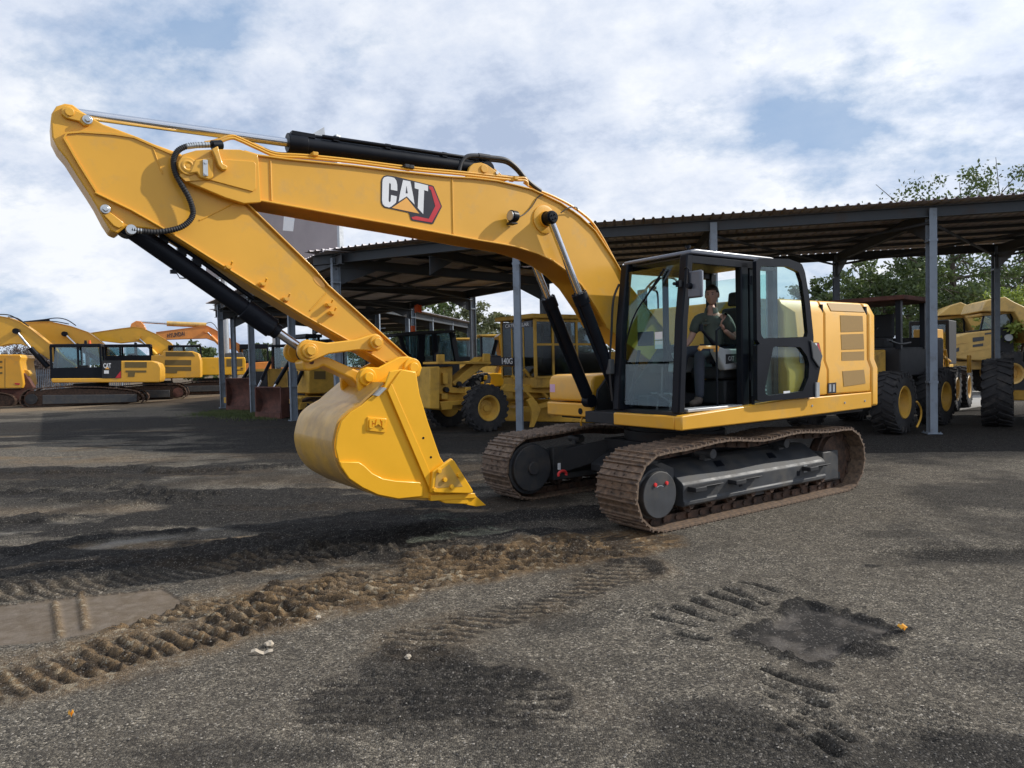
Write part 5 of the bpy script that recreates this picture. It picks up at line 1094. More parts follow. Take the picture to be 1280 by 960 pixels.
mb=MB(); mb.prism(ui,VD-.004,VD+.002); mb.build('door_glass',M['glass'],door,smooth=False)
mb=MB(); mb.prism(li,VD-.004,VD+.002); mb.build('door_glass',M['glass'],door,smooth=False)
mb=MB(); mb.prism(E.qs([(1016,478),(1020,478),(1020,496),(1016,497)],VD),VD+.02,VD+.05); mb.build('latch',M['grey'],door)
mb=MB(); mb.prism(E.qs([(1009,425),(1018,433),(1024,445),(1020,460),(1012,448)],VD),VD+.031,VD+.05); mb.build('handle',M['darkgrey'],door,bevel=.008)
for x,y in ((948,500),(945,350),(945,470)):
    c=E.p3(x,y,VD); mb=MB(); mb.cyl(c+Vector((.02,-.06,-.05)),c+Vector((.02,-.06,.05)),.02,n=10); mb.build('hinge',M['black'],door)
mb=MB(); mb.prism(E.qs([(979,489),(987,488.5),(987,493.5),(979,494)],VD),VD+.003,VD+.006); mb.build('sticker',M['white'],door)
# side logo of the housing, mostly behind the door
def lg2(x,y):
    s=(x-75)/915; t=(y-108)/735; y2=(y-.23*(x-75)-108)/560
    q=E.q(1000+28*s,429.5+32*y2,1.345); return q
logo(eh,lg2,1.3355)
# ------------------------------------------------------------------ operator
PF=Frame(2.53,8.69,-.284)
def skin(verts,edges,sub=1,root=0):
    me=bpy.data.meshes.new('s'); me.from_pydata([v[:3] for v in verts],edges,[]); o=bpy.data.objects.new('s',me); COL.objects.link(o)
    md=o.modifiers.new('k','SKIN'); md.use_smooth_shade=True; md.branch_smoothing=.4
    for i,v in enumerate(verts): me.skin_vertices[0].data[i].radius=(v[3],v[4] if len(v)>4 else v[3])
    for i in range(len(verts)): me.skin_vertices[0].data[i].use_root=(i==root)
    if sub: s=o.modifiers.new('u','SUBSURF'); s.levels=sub; s.render_levels=sub
    dg=bpy.context.evaluated_depsgraph_get(); dg.update(); m_=bpy.data.meshes.new_from_object(o.evaluated_get(dg)); bpy.data.objects.remove(o)
    vs=[v.co[:] for v in m_.vertices]; fs=[tuple(p.vertices) for p in m_.polygons]; return vs,fs
def P(px,py,v,r,r2=None):
    a=PF.q(px,py,v); return (a[0],v,a[1],r) if r2 is None else (a[0],v,a[1],r,r2)
op=PF.root('person','seated man in a green short-sleeved work shirt and dark trousers inside the open cab','person')
# joints: u points to the left of the picture, v to the viewer
pel=P(894,437,.0,.15,.12); bel=P(892,425,.01,.135,.105); chs=P(890,408,.0,.155,.105); cl=P(890,395,.0,.10,.075); nk=P(889,387,.01,.055); nk2=P(889,379,.02,.052)
shL=P(908,398,.0,.062); elL=P(919,424,.04,.044); wrL=P(905,412,.22,.030); shR=P(872,399,.0,.062); elR=P(864,423,.03,.044); wrR=P(854,437,.16,.030)
hpL=P(900,440,.04,.085); knL=(hpL[0]+.24,.44,hpL[2]-.02,.062); anL=(knL[0]-.0,.47,1.30,.042)
hpR=P(886,440,.0,.085); knR=(hpR[0]+.29,.27,hpR[2]+.01,.062); anR=(knR[0]+.08,.31,1.32,.042)
V=[pel,bel,chs,cl,nk,nk2,shL,elL,wrL,shR,elR,wrR,hpL,knL,anL,hpR,knR,anR]
# feet
V+=[(anL[0]+.03,anL[1]+.03,1.265,.040),(anL[0]+.11,anL[1]+.11,1.245,.034),(anR[0]+.03,anR[1]+.02,1.265,.040),(anR[0]+.11,anR[1]+.10,1.245,.034)]
Ed=[(0,1),(1,2),(2,3),(3,4),(4,5),(3,6),(6,7),(7,8),(3,9),(9,10),(10,11),(0,12),(12,13),(13,14),(0,15),(15,16),(16,17),(14,18),(18,19),(17,20),(20,21)]
shrink=[tuple(list(v[:3])+[r*(.9 if i<18 else .6) for r in v[3:]]) for i,v in enumerate(V)]
body=MB(); vs,fs=skin(shrink[:18],[e for e in Ed if max(e)<18],1); body.add(vs,fs)
# head with brow, eye sockets, nose, mouth, chin and ears
hd=PF.q(890,369,.05); HC=Vector((hd[0],.045,hd[1]))
fwd_=Vector((.22,.97,-.04)).normalized(); rgt=fwd_.cross(Vector((0,0,1))).normalized(); upv=rgt.cross(fwd_)
bm=bmesh.new(); bmesh.ops.create_uvsphere(bm,u_segments=28,v_segments=22,radius=1)
hv=[];
def gs(x,z,cx,cz,sx,sz): return math.exp(-((x-cx)/sx)**2-((z-cz)/sz)**2)
for v in bm.verts:
    x,y,z=v.co.x,v.co.y,v.co.z       # x right, y forward, z up
    X=x*.076*(1-.20*max(0,-z)**1.2); Y=y*.095; Z=z*.122
    if z<-.3 and y<0: Y*=.75
    if y>0:
        Y+=.026*gs(x,z,0,-.16,.15,.17)+.012*gs(x,z,0,.04,.10,.2)-.012*gs(x,z,.34,.06,.17,.12)-.012*gs(x,z,-.34,.06,.17,.12)+.006*gs(x,z,0,.24,.6,.08)
        Y+=.007*gs(x,z,0,-.46,.24,.06)-.004*gs(x,z,0,-.53,.2,.03)+.006*gs(x,z,0,-.60,.2,.06)+.010*gs(x,z,0,-.86,.3,.12)
    v.co=(X,Y,Z)
bm.verts.index_update(); b0=[HC+rgt*v.co.x+fwd_*v.co.y+upv*v.co.z for v in bm.verts]; f0=[[v.index for v in f.verts] for f in bm.faces]; bm.free()
body.add(b0,f0)
for s in (1,-1):
    c=HC+rgt*s*.078+upv*.0-fwd_*.008; bm=bmesh.new(); bmesh.ops.create_uvsphere(bm,u_segments=10,v_segments=8,radius=1); bm.verts.index_update()
    body.add([c+rgt*v.co.x*.012+fwd_*v.co.y*.020+upv*v.co.z*.032 for v in bm.verts],[[v.index for v in f.verts] for f in bm.faces]); bm.free()
# hands: palm and five fingers each
def hand(wr,dirv,nrm_,thumb_side,curl,scale=1.):
    w=Vector(wr[:3]); d=Vector(dirv).normalized(); n=Vector(nrm_); n=(n-d*n.dot(d)).normalized(); s=d.cross(n)*thumb_side
    pv=[(*w,.026),(*(w+d*.035*scale),.028),(*(w+d*.085*scale),.034)]; vs_,fs_=skin([(v[0],v[1],v[2],v[3]*1.1,v[3]*.6) for v in pv],[(0,1),(1,2)],1); body.add(vs_,fs_)
    for k,(off,L) in enumerate(((.030,.072),(.010,.082),(-.011,.076),(-.030,.060))):
        a=w+d*.075+s*off; q=[(*a,.0095)]; dd=d.copy(); c_=curl*(1+.18*k)
        for j,l in enumerate((.45,.32,.23)):
            dd=(dd*math.cos(c_)-n*math.sin(c_)).normalized(); nn2=n; a=a+dd*L*l*1.05; q.append((*a,.0088-.0008*j))
        v2,f2=skin(q,[(0,1),(1,2),(2,3)],1); body.add(v2,f2)
    a=w+d*.02+s*.028; q=[(*a,.012)]; dd=(d*.6+s*.8-n*.2).normalized(); a=a+dd*.035; q.append((*a,.0105)); dd=(d*.85+s*.35-n*.4).normalized(); a=a+dd*.028; q.append((*a,.0095)); a=a+dd*.022; q.append((*a,.0085)); v2,f2=skin(q,[(0,1),(1,2),(2,3)],1); body.add(v2,f2)
hL=PF.q(899,404,.26); hand(wrL,(hL[0]-wrL[0],.06,hL[1]-wrL[2]+.02),(.1,-.5,-.8),1,.42)
hand(wrR,(.55,.6,-.3),(0,.2,.9),-1,.5)
bo=body.build('body',M['skin'],op,ang=70)
# shirt
def cloth(name,idx,grow,mt,extra=None,edges=None,ang=60):
    Vs=[tuple(list(V[i][:3])+[r+grow for r in V[i][3:]]) for i in idx]+(extra or []); mb=MB(); v_,f_=skin(Vs,edges,1); mb.add(v_,f_); o=mb.build(name,mt,op,ang=ang); return o
midL=Vector(shL[:3]).lerp(Vector(elL[:3]),.78); midR=Vector(shR[:3]).lerp(Vector(elR[:3]),.78)
sh=cloth('shirt',[0,1,2,3],.014,M['shirt'],[tuple(list(shL[:3])+[.080]),(*midL,.066),tuple(list(shR[:3])+[.080]),(*midR,.066),(*Vector(cl[:3]).lerp(Vector(shL[:3]),.5),.084),(*Vector(cl[:3]).lerp(Vector(shR[:3]),.5),.084),(cl[0],cl[1],cl[2]+.012,.088,.080)],[(0,1),(1,2),(2,10),(10,8),(8,4),(4,5),(10,9),(9,6),(6,7)])
# collar, placket, pocket flaps and buttons
cc=Vector(nk[:3]); mb=MB(); n_=12; inn=[];
for k in range(n_+1):
    a=R(118)+R(304)*k/n_; r=.066; d_=rgt*math.cos(a)*r+fwd_*math.sin(a)*r*.95
    base_=cc+d_*1.22+Vector((0,0,-.035-.02*max(0,math.sin(a)))); top_=cc+d_*1.0+Vector((0,0,.022)); inn.append((base_,top_))
vs_=[p for q in inn for p in q]; vs2=[p+(p-cc).normalized()*.006 for p in vs_]; N=len(vs_)
fs_=[]
for k in range(n_): a=2*k; fs_+=[(a,a+2,a+3,a+1),(N+a,N+a+1,N+a+3,N+a+2),(a+1,a+3,N+a+3,N+a+1),(a,N+a,N+a+2,a+2)]
mb.add(vs_+vs2,fs_); mb.build('collar',M['shirt'],sh,ang=60)
for s in (1,-1):
    c=Vector(chs[:3])+Vector((s*.075,.112,.035)); mb=MB(); mb.box(c,(.09,.008,.03),Matrix.Rotation(s*-.25,3,'Z')); mb.build('pocket_flap',M['shirt'],sh,bevel=.003)
cloth('trousers',[0,12,13,14,15,16,17],.012,M['trousers'],None,[(0,1),(1,2),(2,3),(0,4),(4,5),(5,6)])
for i in (0,1):
    a=V[14] if i==0 else V[17]; b=V[18+2*i]; c_=V[19+2*i]; mb=MB(); v_,f_=skin([(a[0],a[1],a[2]+.05,.052),(a[0],a[1],a[2],.052),(b[0]-.03,b[1]-.03,b[2]-.005,.05),(b[0]+.02,b[1]+.02,b[2],.050),(c_[0],c_[1],c_[2]+.01,.044)],[(0,1),(1,2),(1,3),(3,4)],1); mb.add(v_,f_); mb.build('boot',M['boots'],op,ang=60)
# hair cap
bm=bmesh.new(); bmesh.ops.create_uvsphere(bm,u_segments=36,v_segments=26,radius=1); vv=[];keep={}
for v in bm.verts: keep[v.index]= (v.co.z>.40+.10*math.sin(v.co.x*9)*0) or (v.co.y<.12 and v.co.z>-.25) 
bm.verts.index_update(); rr=random.Random(4); P_=[]
for v in bm.verts:
    x,y,z=v.co; k=1.10+.05*rr.random()+(.05 if z>.5 else 0)
    P_.append(HC+rgt*x*.078*k+fwd_*(y*.096*k-.003)+upv*z*.122*(1.06+.05*rr.random()))
F_=[[v.index for v in f.verts] for f in bm.faces if all((v.co.z>.44-.25*(abs(v.co.x)>.75)) or (v.co.y<.10 and v.co.z>-.35) for v in f.verts)]; bm.free()
used=sorted({i for f in F_ for i in f}); mp_={i:k for k,i in enumerate(used)}
mb=MB(); mb.add([P_[i] for i in used],[[mp_[i] for i in f] for f in F_]); ho=mb.build('hair',M['hair'],op,ang=80); sdm=ho.modifiers.new('thick','SOLIDIFY'); sdm.thickness=.012; sdm.offset=-1
for s in (1,-1):
    c=HC+rgt*s*.027+upv*.008+fwd_*.083; mb=MB(); mb.box(c+upv*.020+fwd_*.006,(.030,.006,.006),Matrix((rgt,fwd_,upv)).transposed()); mb.build('eyebrow',M['hair'],op)
    bm=bmesh.new(); bmesh.ops.create_uvsphere(bm,u_segments=10,v_segments=8,radius=.0095); bm.verts.index_update(); mb=MB(); mb.add([c-fwd_*.003+v.co for v in bm.verts],[[v.index for v in f.verts] for f in bm.faces]); bm.free(); mb.build('eye',M['darkgrey'],op)
# ------------------------------------------------------------------ machines further off
def tp(name,F,pts,v1,v0,mt,parent,bevel=0.,**k):
    mb=MB(); mb.prism(F.qs(pts,v1),v0,v1); return mb.build(name,M[mt],parent,bevel=bevel,**k)
def rod(name,F,p,q,v,r,mt,parent,n=12):
    mb=MB(); mb.cyl(F.p3(*p,v),F.p3(*q,v),r,n=n); return mb.build(name,M[mt],parent)
def hoses(name,F,pts,v,r,mt,parent): 
    mb=MB(); mb.tube(smoothpath([F.p3(x,y,v) for x,y in pts],4),r,6); return mb.build(name,M[mt],parent)
def wheel(parent,c,Rr,Wd,rr,side=1,rim='oldyellow',lugs=22,name='tyre'):
    """axle along v; side=+1: dished rim face on the +v side"""
    c=Vector(c); h=Wd/2; mb=MB()
    mb.lathe([(rr,-h*.85),(rr*1.06,-h*.95),(Rr*.80,-h),(Rr*.93,-h*.92),(Rr*.965,-h*.6),(Rr*.97,0),(Rr*.965,h*.6),(Rr*.93,h*.92),(Rr*.80,h),(rr*1.06,h*.95),(rr,h*.85),(rr*.97,0)][:12]+[(rr,-h*.85)],c,(0,1,0),40)
    for k in range(lugs):
        for s in (1,-1):
            a=2*PI*(k+(.5 if s>0 else 0))/lugs; d=Vector((math.cos(a),0,math.sin(a))); t=Vector((-math.sin(a),0,math.cos(a)))
            rot=Matrix((t,Vector((0,1,0)),d)).transposed()@Matrix.Rotation(s*R(28),3,'Z')
            mb.box(c+d*Rr*.965+Vector((0,s*h*.5,0)),(Rr*.12,h*1.02,Rr*.075),rot)
            mb.box(c+d*Rr*.88+Vector((0,s*h*.98,0))+t*s*0,(Rr*.11,h*.10,Rr*.16),Matrix((t,Vector((0,1,0)),d)).transposed())
    ty=mb.build(name,M['rubber'],parent,ang=25)
    mb=MB(); s=side; mb.lathe([(.001,s*h*.35),(rr*.28,s*h*.35),(rr*.30,s*h*.20),(rr*.62,s*h*.10),(rr*.80,s*h*.55),(rr*.86,s*h*.86),(rr*1.0,s*h*.98),(rr*1.04,s*h*.90),(rr*.99,s*h*.7),(rr*.97,-s*h*.9),(rr*.5,-s*h*.4),(.001,-s*h*.4)],c,(0,1,0),32)
    for k in range(10): a=k*PI/5; p=c+Vector((math.cos(a)*rr*.45,s*h*.14,math.sin(a)*rr*.45)); mb.cyl(p,p+Vector((0,s*h*.12,0)),rr*.045,n=6)
    mb.build('rim',M[rim],ty); return ty
def track_side(F,poly,frame,disc,root,vn,wd,gaugein,disc_mat='blackmatte'):
    pts_=F.qs(poly,vn); n=len(pts_)
    for v1 in (vn,-vn+wd):
        cen=(sum(p[0] for p in pts_)/n,sum(p[1] for p in pts_)/n)
        inn=[(cen[0]+(p[0]-cen[0])*.94,cen[1]+(p[1]-cen[1])*.80) for p in pts_]
        rs,_=resample(pts_,52); mb=MB(); mb.prism(inn,v1-wd*.8,v1-wd*.15)
        for k in range(52):
            a=rs[k]; b=rs[(k+1)%52]; d=(b-a).normalized(); c=(a+b)/2; mb.box((c.x,v1-wd/2,c.y),((b-a).length*.82,wd,.05),Matrix((Vector((d.x,0,d.y)),Vector((0,1,0)),Vector((-d.y,0,d.x)))).transposed())
        t=mb.build('track',M['chain'],root,smooth=False)
    if frame: tp('track_frame',F,frame,vn+.0,vn-wd*.6,'under',root,.02)
    for (x,y,rpx) in disc:
        c=F.q(x,y,vn); e=F.q(x,y-rpx,vn); r=abs(e[1]-c[1]); mb=MB(); mb.cyl((c[0],vn-wd*.6,c[1]),(c[0],vn+.01,c[1]),r,n=20); mb.cyl((c[0],vn,c[1]),(c[0],vn+.03,c[1]),r*.55,n=16); mb.build('drive_wheel',M[disc_mat],root)
def far_excavator(F,label,S,group='excavators parked in a row on the left'):
    root=F.root('excavator',label,'excavator',group)
    if 'track' in S: track_side(F,S['track'],S.get('frame'),S.get('disc',[]),root,1.6,.7,0,S.get('discmat','blackmatte'))
    mb=MB(); c=F.q(*S['swing'],1.0) if 'swing' in S else None
    if c: mb.cyl((c[0],0,c[1]-.35),(c[0],0,c[1]+.12),.85,n=24); mb.build('swing_bearing',M['blackmatte'],root); m2=MB(); m2.b2((c[0]-1.1,-1.0,c[1]-.85),(c[0]+1.1,1.0,c[1]-.3)); m2.build('car_body',M['blackmatte'],root,bevel=.05)
    body=tp('body',F,S['body'],1.45,-1.45,S['paint'],root,.05,seg=3)
    for v in S.get('vents',[]): tp('vent',F,v,1.46,1.44,'ventdark',body)
    for v in S.get('dark',[]): tp('side_panel',F,v,1.462,1.40,'blackmatte',body)
    for v in S.get('top',[]): tp('engine_cover',F,v,1.2,-1.2,'darkgrey',body,.03)
    if 'cab' in S:
        cabp=F.qs(S['cab'],1.4); mb=MB(); k=[F.qs(w,1.4) for w in S['win']]
        # cab: floor tub, posts and roof left open where the windows are
        zs=[p[1] for p in cabp]; us=[p[0] for p in cabp]
        mb.prism([(p[0],min(p[1],min(z[1] for w in k for z in w))) for p in cabp],.35,1.4) if S.get('tub',True) else None
        top=max(zs); cb=mb.build('cab',M['black'],root,bevel=.02); mb=MB()
        lo=min(z[1] for w in k for z in w); hiw=max(z[1] for w in k for z in w)
        mb.prism([(max(us)-.02,hiw),(max(us)-.02,top),(min(us)+.02,top),(min(us)+.02,hiw)],.35,1.4); mb.build('roof',M['black'],cb,bevel=.03)
        xs_=sorted({round(p[0],2) for w in k for p in w}); 
        for u in (min(us)+.06,max(us)-.06,sorted(p[0] for w in k for p in w)[len(k)*2]):
            for v in (.40,1.35): m3=MB(); m3.b2((u-.05,v-.05,lo-.05),(u+.05,v+.05,hiw+.05)); m3.build('post',M['black'],cb)
        for w in k:
            for v in (1.37,.38): m3=MB(); m3.prism(w,v-.01,v+.01); m3.build('window',M['bgglass'],cb,smooth=False)
        m3=MB(); u0=(min(us)+max(us))/2; m3.b2((u0-.5,.6,lo-.05),(u0,1.1,lo+.12)); m3.b2((u0-.5,.6,lo),(u0-.38,1.1,lo+.8)); m3.build('seat',M['seatcloth'],cb,bevel=.04)
    bo=tp('boom',F,S['boom'],.35,-.35,S['paint'],root,.03)
    tpts=S['boom'][:S['ntop']]; mb=MB(); mb.strip(F.qs(tpts,.35),-.03 if F.q(*tpts[0],.35)[0]<F.q(*tpts[1],.35)[0] else .03,-.40,.40); mb.build('top_flange',M[S['paint']],bo)
    for (a,b,c_) in S.get('cyl',[]):
        cy=rod('lift_cylinder',F,b,c_,.55,.14,S.get('cylmat','black'),root); rod('rod',F,a,b,.55,.065,'chrome',cy); k_=F.p3(*a,.5); mb=MB(); mb.cyl(k_+Vector((0,-.3,0)),k_+Vector((0,.2,0)),.15,n=16); mb.build('pin',M[S.get('cylmat','black')],cy)
    for h in S.get('hose',[]): hoses('hydraulic_hose',F,h,.1,.03,'hose',root)
    return root,bo,body
FA=Frame.side(101,507.5,.38,1.6)
ra,ba,bya=far_excavator(FA,'yellow excavator with black cab panel and orange beacon, nearest of the left row',dict(paint='yellow',
 track=[(24,500),(26,493),(33,487),(75,483.5),(125,484),(160,487),(174,490),(180,498),(176,505),(170,506),(32,510),(26,507)],frame=[(53,494),(171,493),(171,502.5),(53,505.5)],disc=[(39,499,6.5)],
 swing=(110,482),body=[(151,451),(190,451),(198,454),(201,460),(201,474),(199,478),(66,478.5),(64,477),(64,473),(151,472.5)],
 vents=[[(156,452.5),(183.5,452.5),(183.5,459.5),(156,459.5)],[(157,463),(183,463),(183,465.5),(169,465.5),(168,471),(160,471),(160,465.5),(157,465.5)]],
 dark=[[(127.5,450.5),(151,450.5),(151,472.6),(127.5,472.8)]],
 cab=[(68,430),(125,430),(127,440),(128,473),(63,473),(62.5,452),(65,436)],win=[[(69,434),(97,434),(97,459),(66,460)],[(102,434),(122,434),(125.5,456),(102,457)]],
 boom=[(-70,412),(-40,399),(-15,395),(0,395),(12,397),(25,402),(40,412),(55,424),(66,433),(78,446),(95,458),(88,466),(61,449),(50,442),(36,434),(25,430),(12,430),(0,433),(-40,430),(-70,436)],ntop=11,
 cyl=[((20.6,414),(38,435),(60,459))],hose=[[(-10,394),(0,393),(12,394),(22,399),(31,405)],[(10,396),(22,398),(36,408)]]))
for x,mt in ((112,'flag'),(107,'black')):
    c=FA.p3(x,428.3,1.0); mb=MB(); mb.cyl(c+Vector((0,0,-.10)),c+Vector((0,0,.12)),.08,.06,n=12); mb.build('beacon',M[mt],ra)
c=FA.q(134,457,1.463); text_obj('CAT',bya,M['white'],'lettering',(c[0],1.468,c[1]),.36,.26,.008,.03)
tp('decal_triangle',FA,[(131,461.5),(134,458.5),(137,461.5)],1.470,1.462,'decalorange',bya,smooth=False)
tp('number_plate',FA,[(130,463),(136,463),(136,467),(130,467)],1.470,1.462,'white',bya,smooth=False)
tp('red_stripe',FA,[(144,472.5),(151,463.5),(151,472.5)],1.470,1.462,'red',bya,smooth=False)
FB=Frame.side(200,499.5,.38,1.6)
rb,bb,byb=far_excavator(FB,'yellow excavator second in the left row, with rust-brown drive wheel and dark grilles',dict(paint='yellow',discmat='rust',
 track=[(110,492),(120,486),(180,480.5),(222,480),(231,485),(233.5,493),(230,498),(224,499.5),(118,502)],frame=[(172,488),(212,487.5),(212,496.5),(172,498)],disc=[(222.5,490.5,6)],
 swing=(195,479),body=[(189,452),(189,444.5),(203,443.5),(204.5,438.5),(241,439),(248,441.5),(251,451),(251,472),(135,475),(135,467)],
 vents=[[(206,450),(239,450),(239,456.5),(206,456.5)],[(206,458.5),(239,458.5),(239,463.5),(222,463.5),(221,466.5),(206,466.5)],[(207,440),(240,440.3),(244,445.5),(207,445.5)]],
 cab=[(129,430.5),(172,430.5),(184,436),(189,443),(189,467),(128,467)],win=[[(134,434),(150,434),(150,444),(134,444)],[(155,434),(170,434),(182,444),(155,444)]],
 boom=[(10,408),(30,403),(54,402),(64,402),(87,407),(110,415),(125,426),(140,440),(150,452),(140,456),(120,446),(100,438),(82,432),(60,430),(30,425),(10,424)],ntop=9,
 cyl=[((81,417.5),(95,431),(125,452))],hose=[[(45,402),(58,399),(72,397.5),(84,400),(95,407)],[(56,401.5),(70,402),(86,405)]]))
rod('stick_cylinder',FB,(30,404),(62,400.5),0,.12,'black',rb)
FC=Frame.side(255,493.5,.38,1.6)
rc,bc_,byc=far_excavator(FC,'bright yellow excavator third in the left row behind the thin posts',dict(paint='brightyellow',cylmat='brightyellow',
 track=[(196,490),(202,483),(240,477),(300,476),(312,480),(315,487),(310,493),(205,496)],frame=[(228,482.5),(298,481.5),(298,488.5),(228,490)],disc=[(305,485,5)],
 swing=(262,475),body=[(251.5,447),(306,446.5),(307,450),(307,468.5),(251.5,469),(215,470),(215,464),(251.5,463)],vents=[[(283,448.8),(303,448.6),(303,458),(283,458.3)]],top=[[(281,446.9),(281,441.5),(303,440.5),(305,446.7)]],
 cab=[(213,431.5),(246,431.5),(249,436),(252,447),(252,466),(211,466)],win=[[(217,434),(229,434),(229,446),(216,446)],[(232,434),(245,434),(249,446),(232,446)]],
 boom=[(90,420),(116,415.5),(150,410.5),(167,408.5),(178,410),(197,418),(213,428),(222,438),(230,450),(218,454),(206,446),(190,438),(181,430.5),(170,427),(150,429),(116,425),(90,428)],ntop=9,
 cyl=[((172.6,422),(189,437),(204,452))]))
c=FC.q(297,461.5,1.46); mb=MB(); mb.b2((c[0]-.36,1.451,c[1]-.09),(c[0]+.36,1.458,c[1]-.03)); mb.b2((c[0]-.36,1.451,c[1]+.02),(c[0]-.2,1.458,c[1]+.1)); mb.build('worn_marking',M['decalblack'],byc)
FD=Frame.side(290,488.5,.38,1.6)
rd,bd,byd=far_excavator(FD,'orange excavator last in the left row, its long boom reaching over the yellow ones',dict(paint='orange',cylmat='orange',
 track=[(255,486),(262,479),(300,474),(350,474),(362,480),(358,488),(262,490)],frame=[(280,480),(345,479),(345,485),(280,486)],disc=[],
 swing=(318,472),body=[(300,455),(320,453),(336,452),(362,451),(364,466),(300,467)],top=[[(320,463),(362,462),(362,455.5),(320,456)]] if False else [],
 cab=[(300,433),(326,430),(332,436),(336,445),(336,460),(300,460)],win=[[(304,437),(313,436),(313,451),(304,451)],[(317,436),(326,436),(331,451),(317,451)]],
 boom=[(195,415),(237.5,409.5),(259,407),(269,412),(283,420),(295,427.5),(305,433),(318,446),(308,452),(296,438),(280,435),(270,427.5),(258,423),(209,424.5),(195,424)],ntop=8,
 cyl=[((258,414),(264,420),(292,448))],hose=[[(256,405),(263,403),(268,406),(272,412)]]))
tp('stick',FD,[(162,411),(164,404.5),(170,401),(176,401.5),(180,406),(184,414),(208,426),(204,432),(172,418)],.25,-.25,'orange',rd,.03)
cy=rod('stick_cylinder',FD,(208.6,404.5),(258,406.5),0,.21,'tan',rd); rod('rod',FD,(176,402.5),(210,404.5),0,.09,'chrome',cy)
a=FD.q(209,419.8,.36); b=FD.q(231,416.8,.36); o=text_obj('HYUNDAI',bd,M['decalblack'],'lettering',(0,0,0),abs(a[0]-b[0]),.36,.01,.02)
ang=math.atan2(b[1]-a[1],-(b[0]-a[0])); o.location=((a[0]+b[0])/2,.365,(a[1]+b[1])/2); o.rotation_euler=(0,ang,0)
FL_=Frame.side(10,508,.38,1.6)
rl=FL_.root('excavator','rear end of a yellow excavator cut off by the left edge, rusty frame below','excavator','excavators parked in a row on the left')
bl_=tp('counterweight',FL_,[(-60,443),(25,443),(27.5,447),(25.5,452),(28,466),(30,480),(28,485.5),(-60,487)],1.45,-1.45,'yellow',rl,.06,seg=3)
tp('seam',FL_,[(6,448),(6.6,448),(6.6,486),(6,486)],1.455,1.44,'ventdark',bl_); tp('red_reflector',FL_,[(18,478.5),(25,479),(24,481.5),(19,480.5)],1.462,1.452,'red',bl_,smooth=False)
for y in (451,458,465): tp('vent',FL_,[(-8,y),(3,y),(3,y+2.5),(-8,y+2.5)],1.457,1.44,'ventdark',bl_)
tp('rusty_frame',FL_,[(28,465),(32,468),(42,484),(38,490),(20,503),(12,503),(4,498),(-40,500),(-40,487),(26,486)],1.2,.6,'rust',rl,.03)
track_side(FL_,[(-70,512),(-70,490),(0,491),(14,494),(19,501),(14,508),(6,511)],None,[],rl,1.6,.7,0)
tp('yellow_lug',FL_,[(28,466),(30,462),(35,463),(38,467),(36,470),(30,471)],1.0,.5,'oldyellow',rl,.02)

# rusty bulldozers under the angled shed
def dozer(F,label,S):
    root=F.root('bulldozer',label,'bulldozer','bulldozers under the angled shed')
    for part in S: part(root)
    return root
def blade(F,pts,v1,v0,depth=.35):
    """face of the blade is traced at its near end; the mouldboard curves in profile"""
    def f(root):
        q=F.qs(pts,v1); u=sum(p[0] for p in q)/len(q); w0=min(p[1] for p in q); w1=max(p[1] for p in q); prof=[]
        for k in range(9): t=k/8; prof.append((u+depth*(2*t-1)**2-.1,w0+(w1-w0)*t))
        mb=MB(); mb.strip(prof,.06,v0,v1); mb.b2((u+depth-.12,v0,w0),(u+depth-.05,v1,w0+.2)); b_=mb.build('blade',M['rust'],root)
        for v in (v0,v1): mb=MB(); mb.prism([(u+depth-.1,w0),(u-.1,w0+.1),(u-.2,(w0+w1)/2),(u-.1,w1),(u+depth-.1,w1)],v-.03,v+.03); mb.build('end_plate',M['rust'],b_)
    return f
F1=Frame(-9.4,27.3,-.95)   # blade square to the view
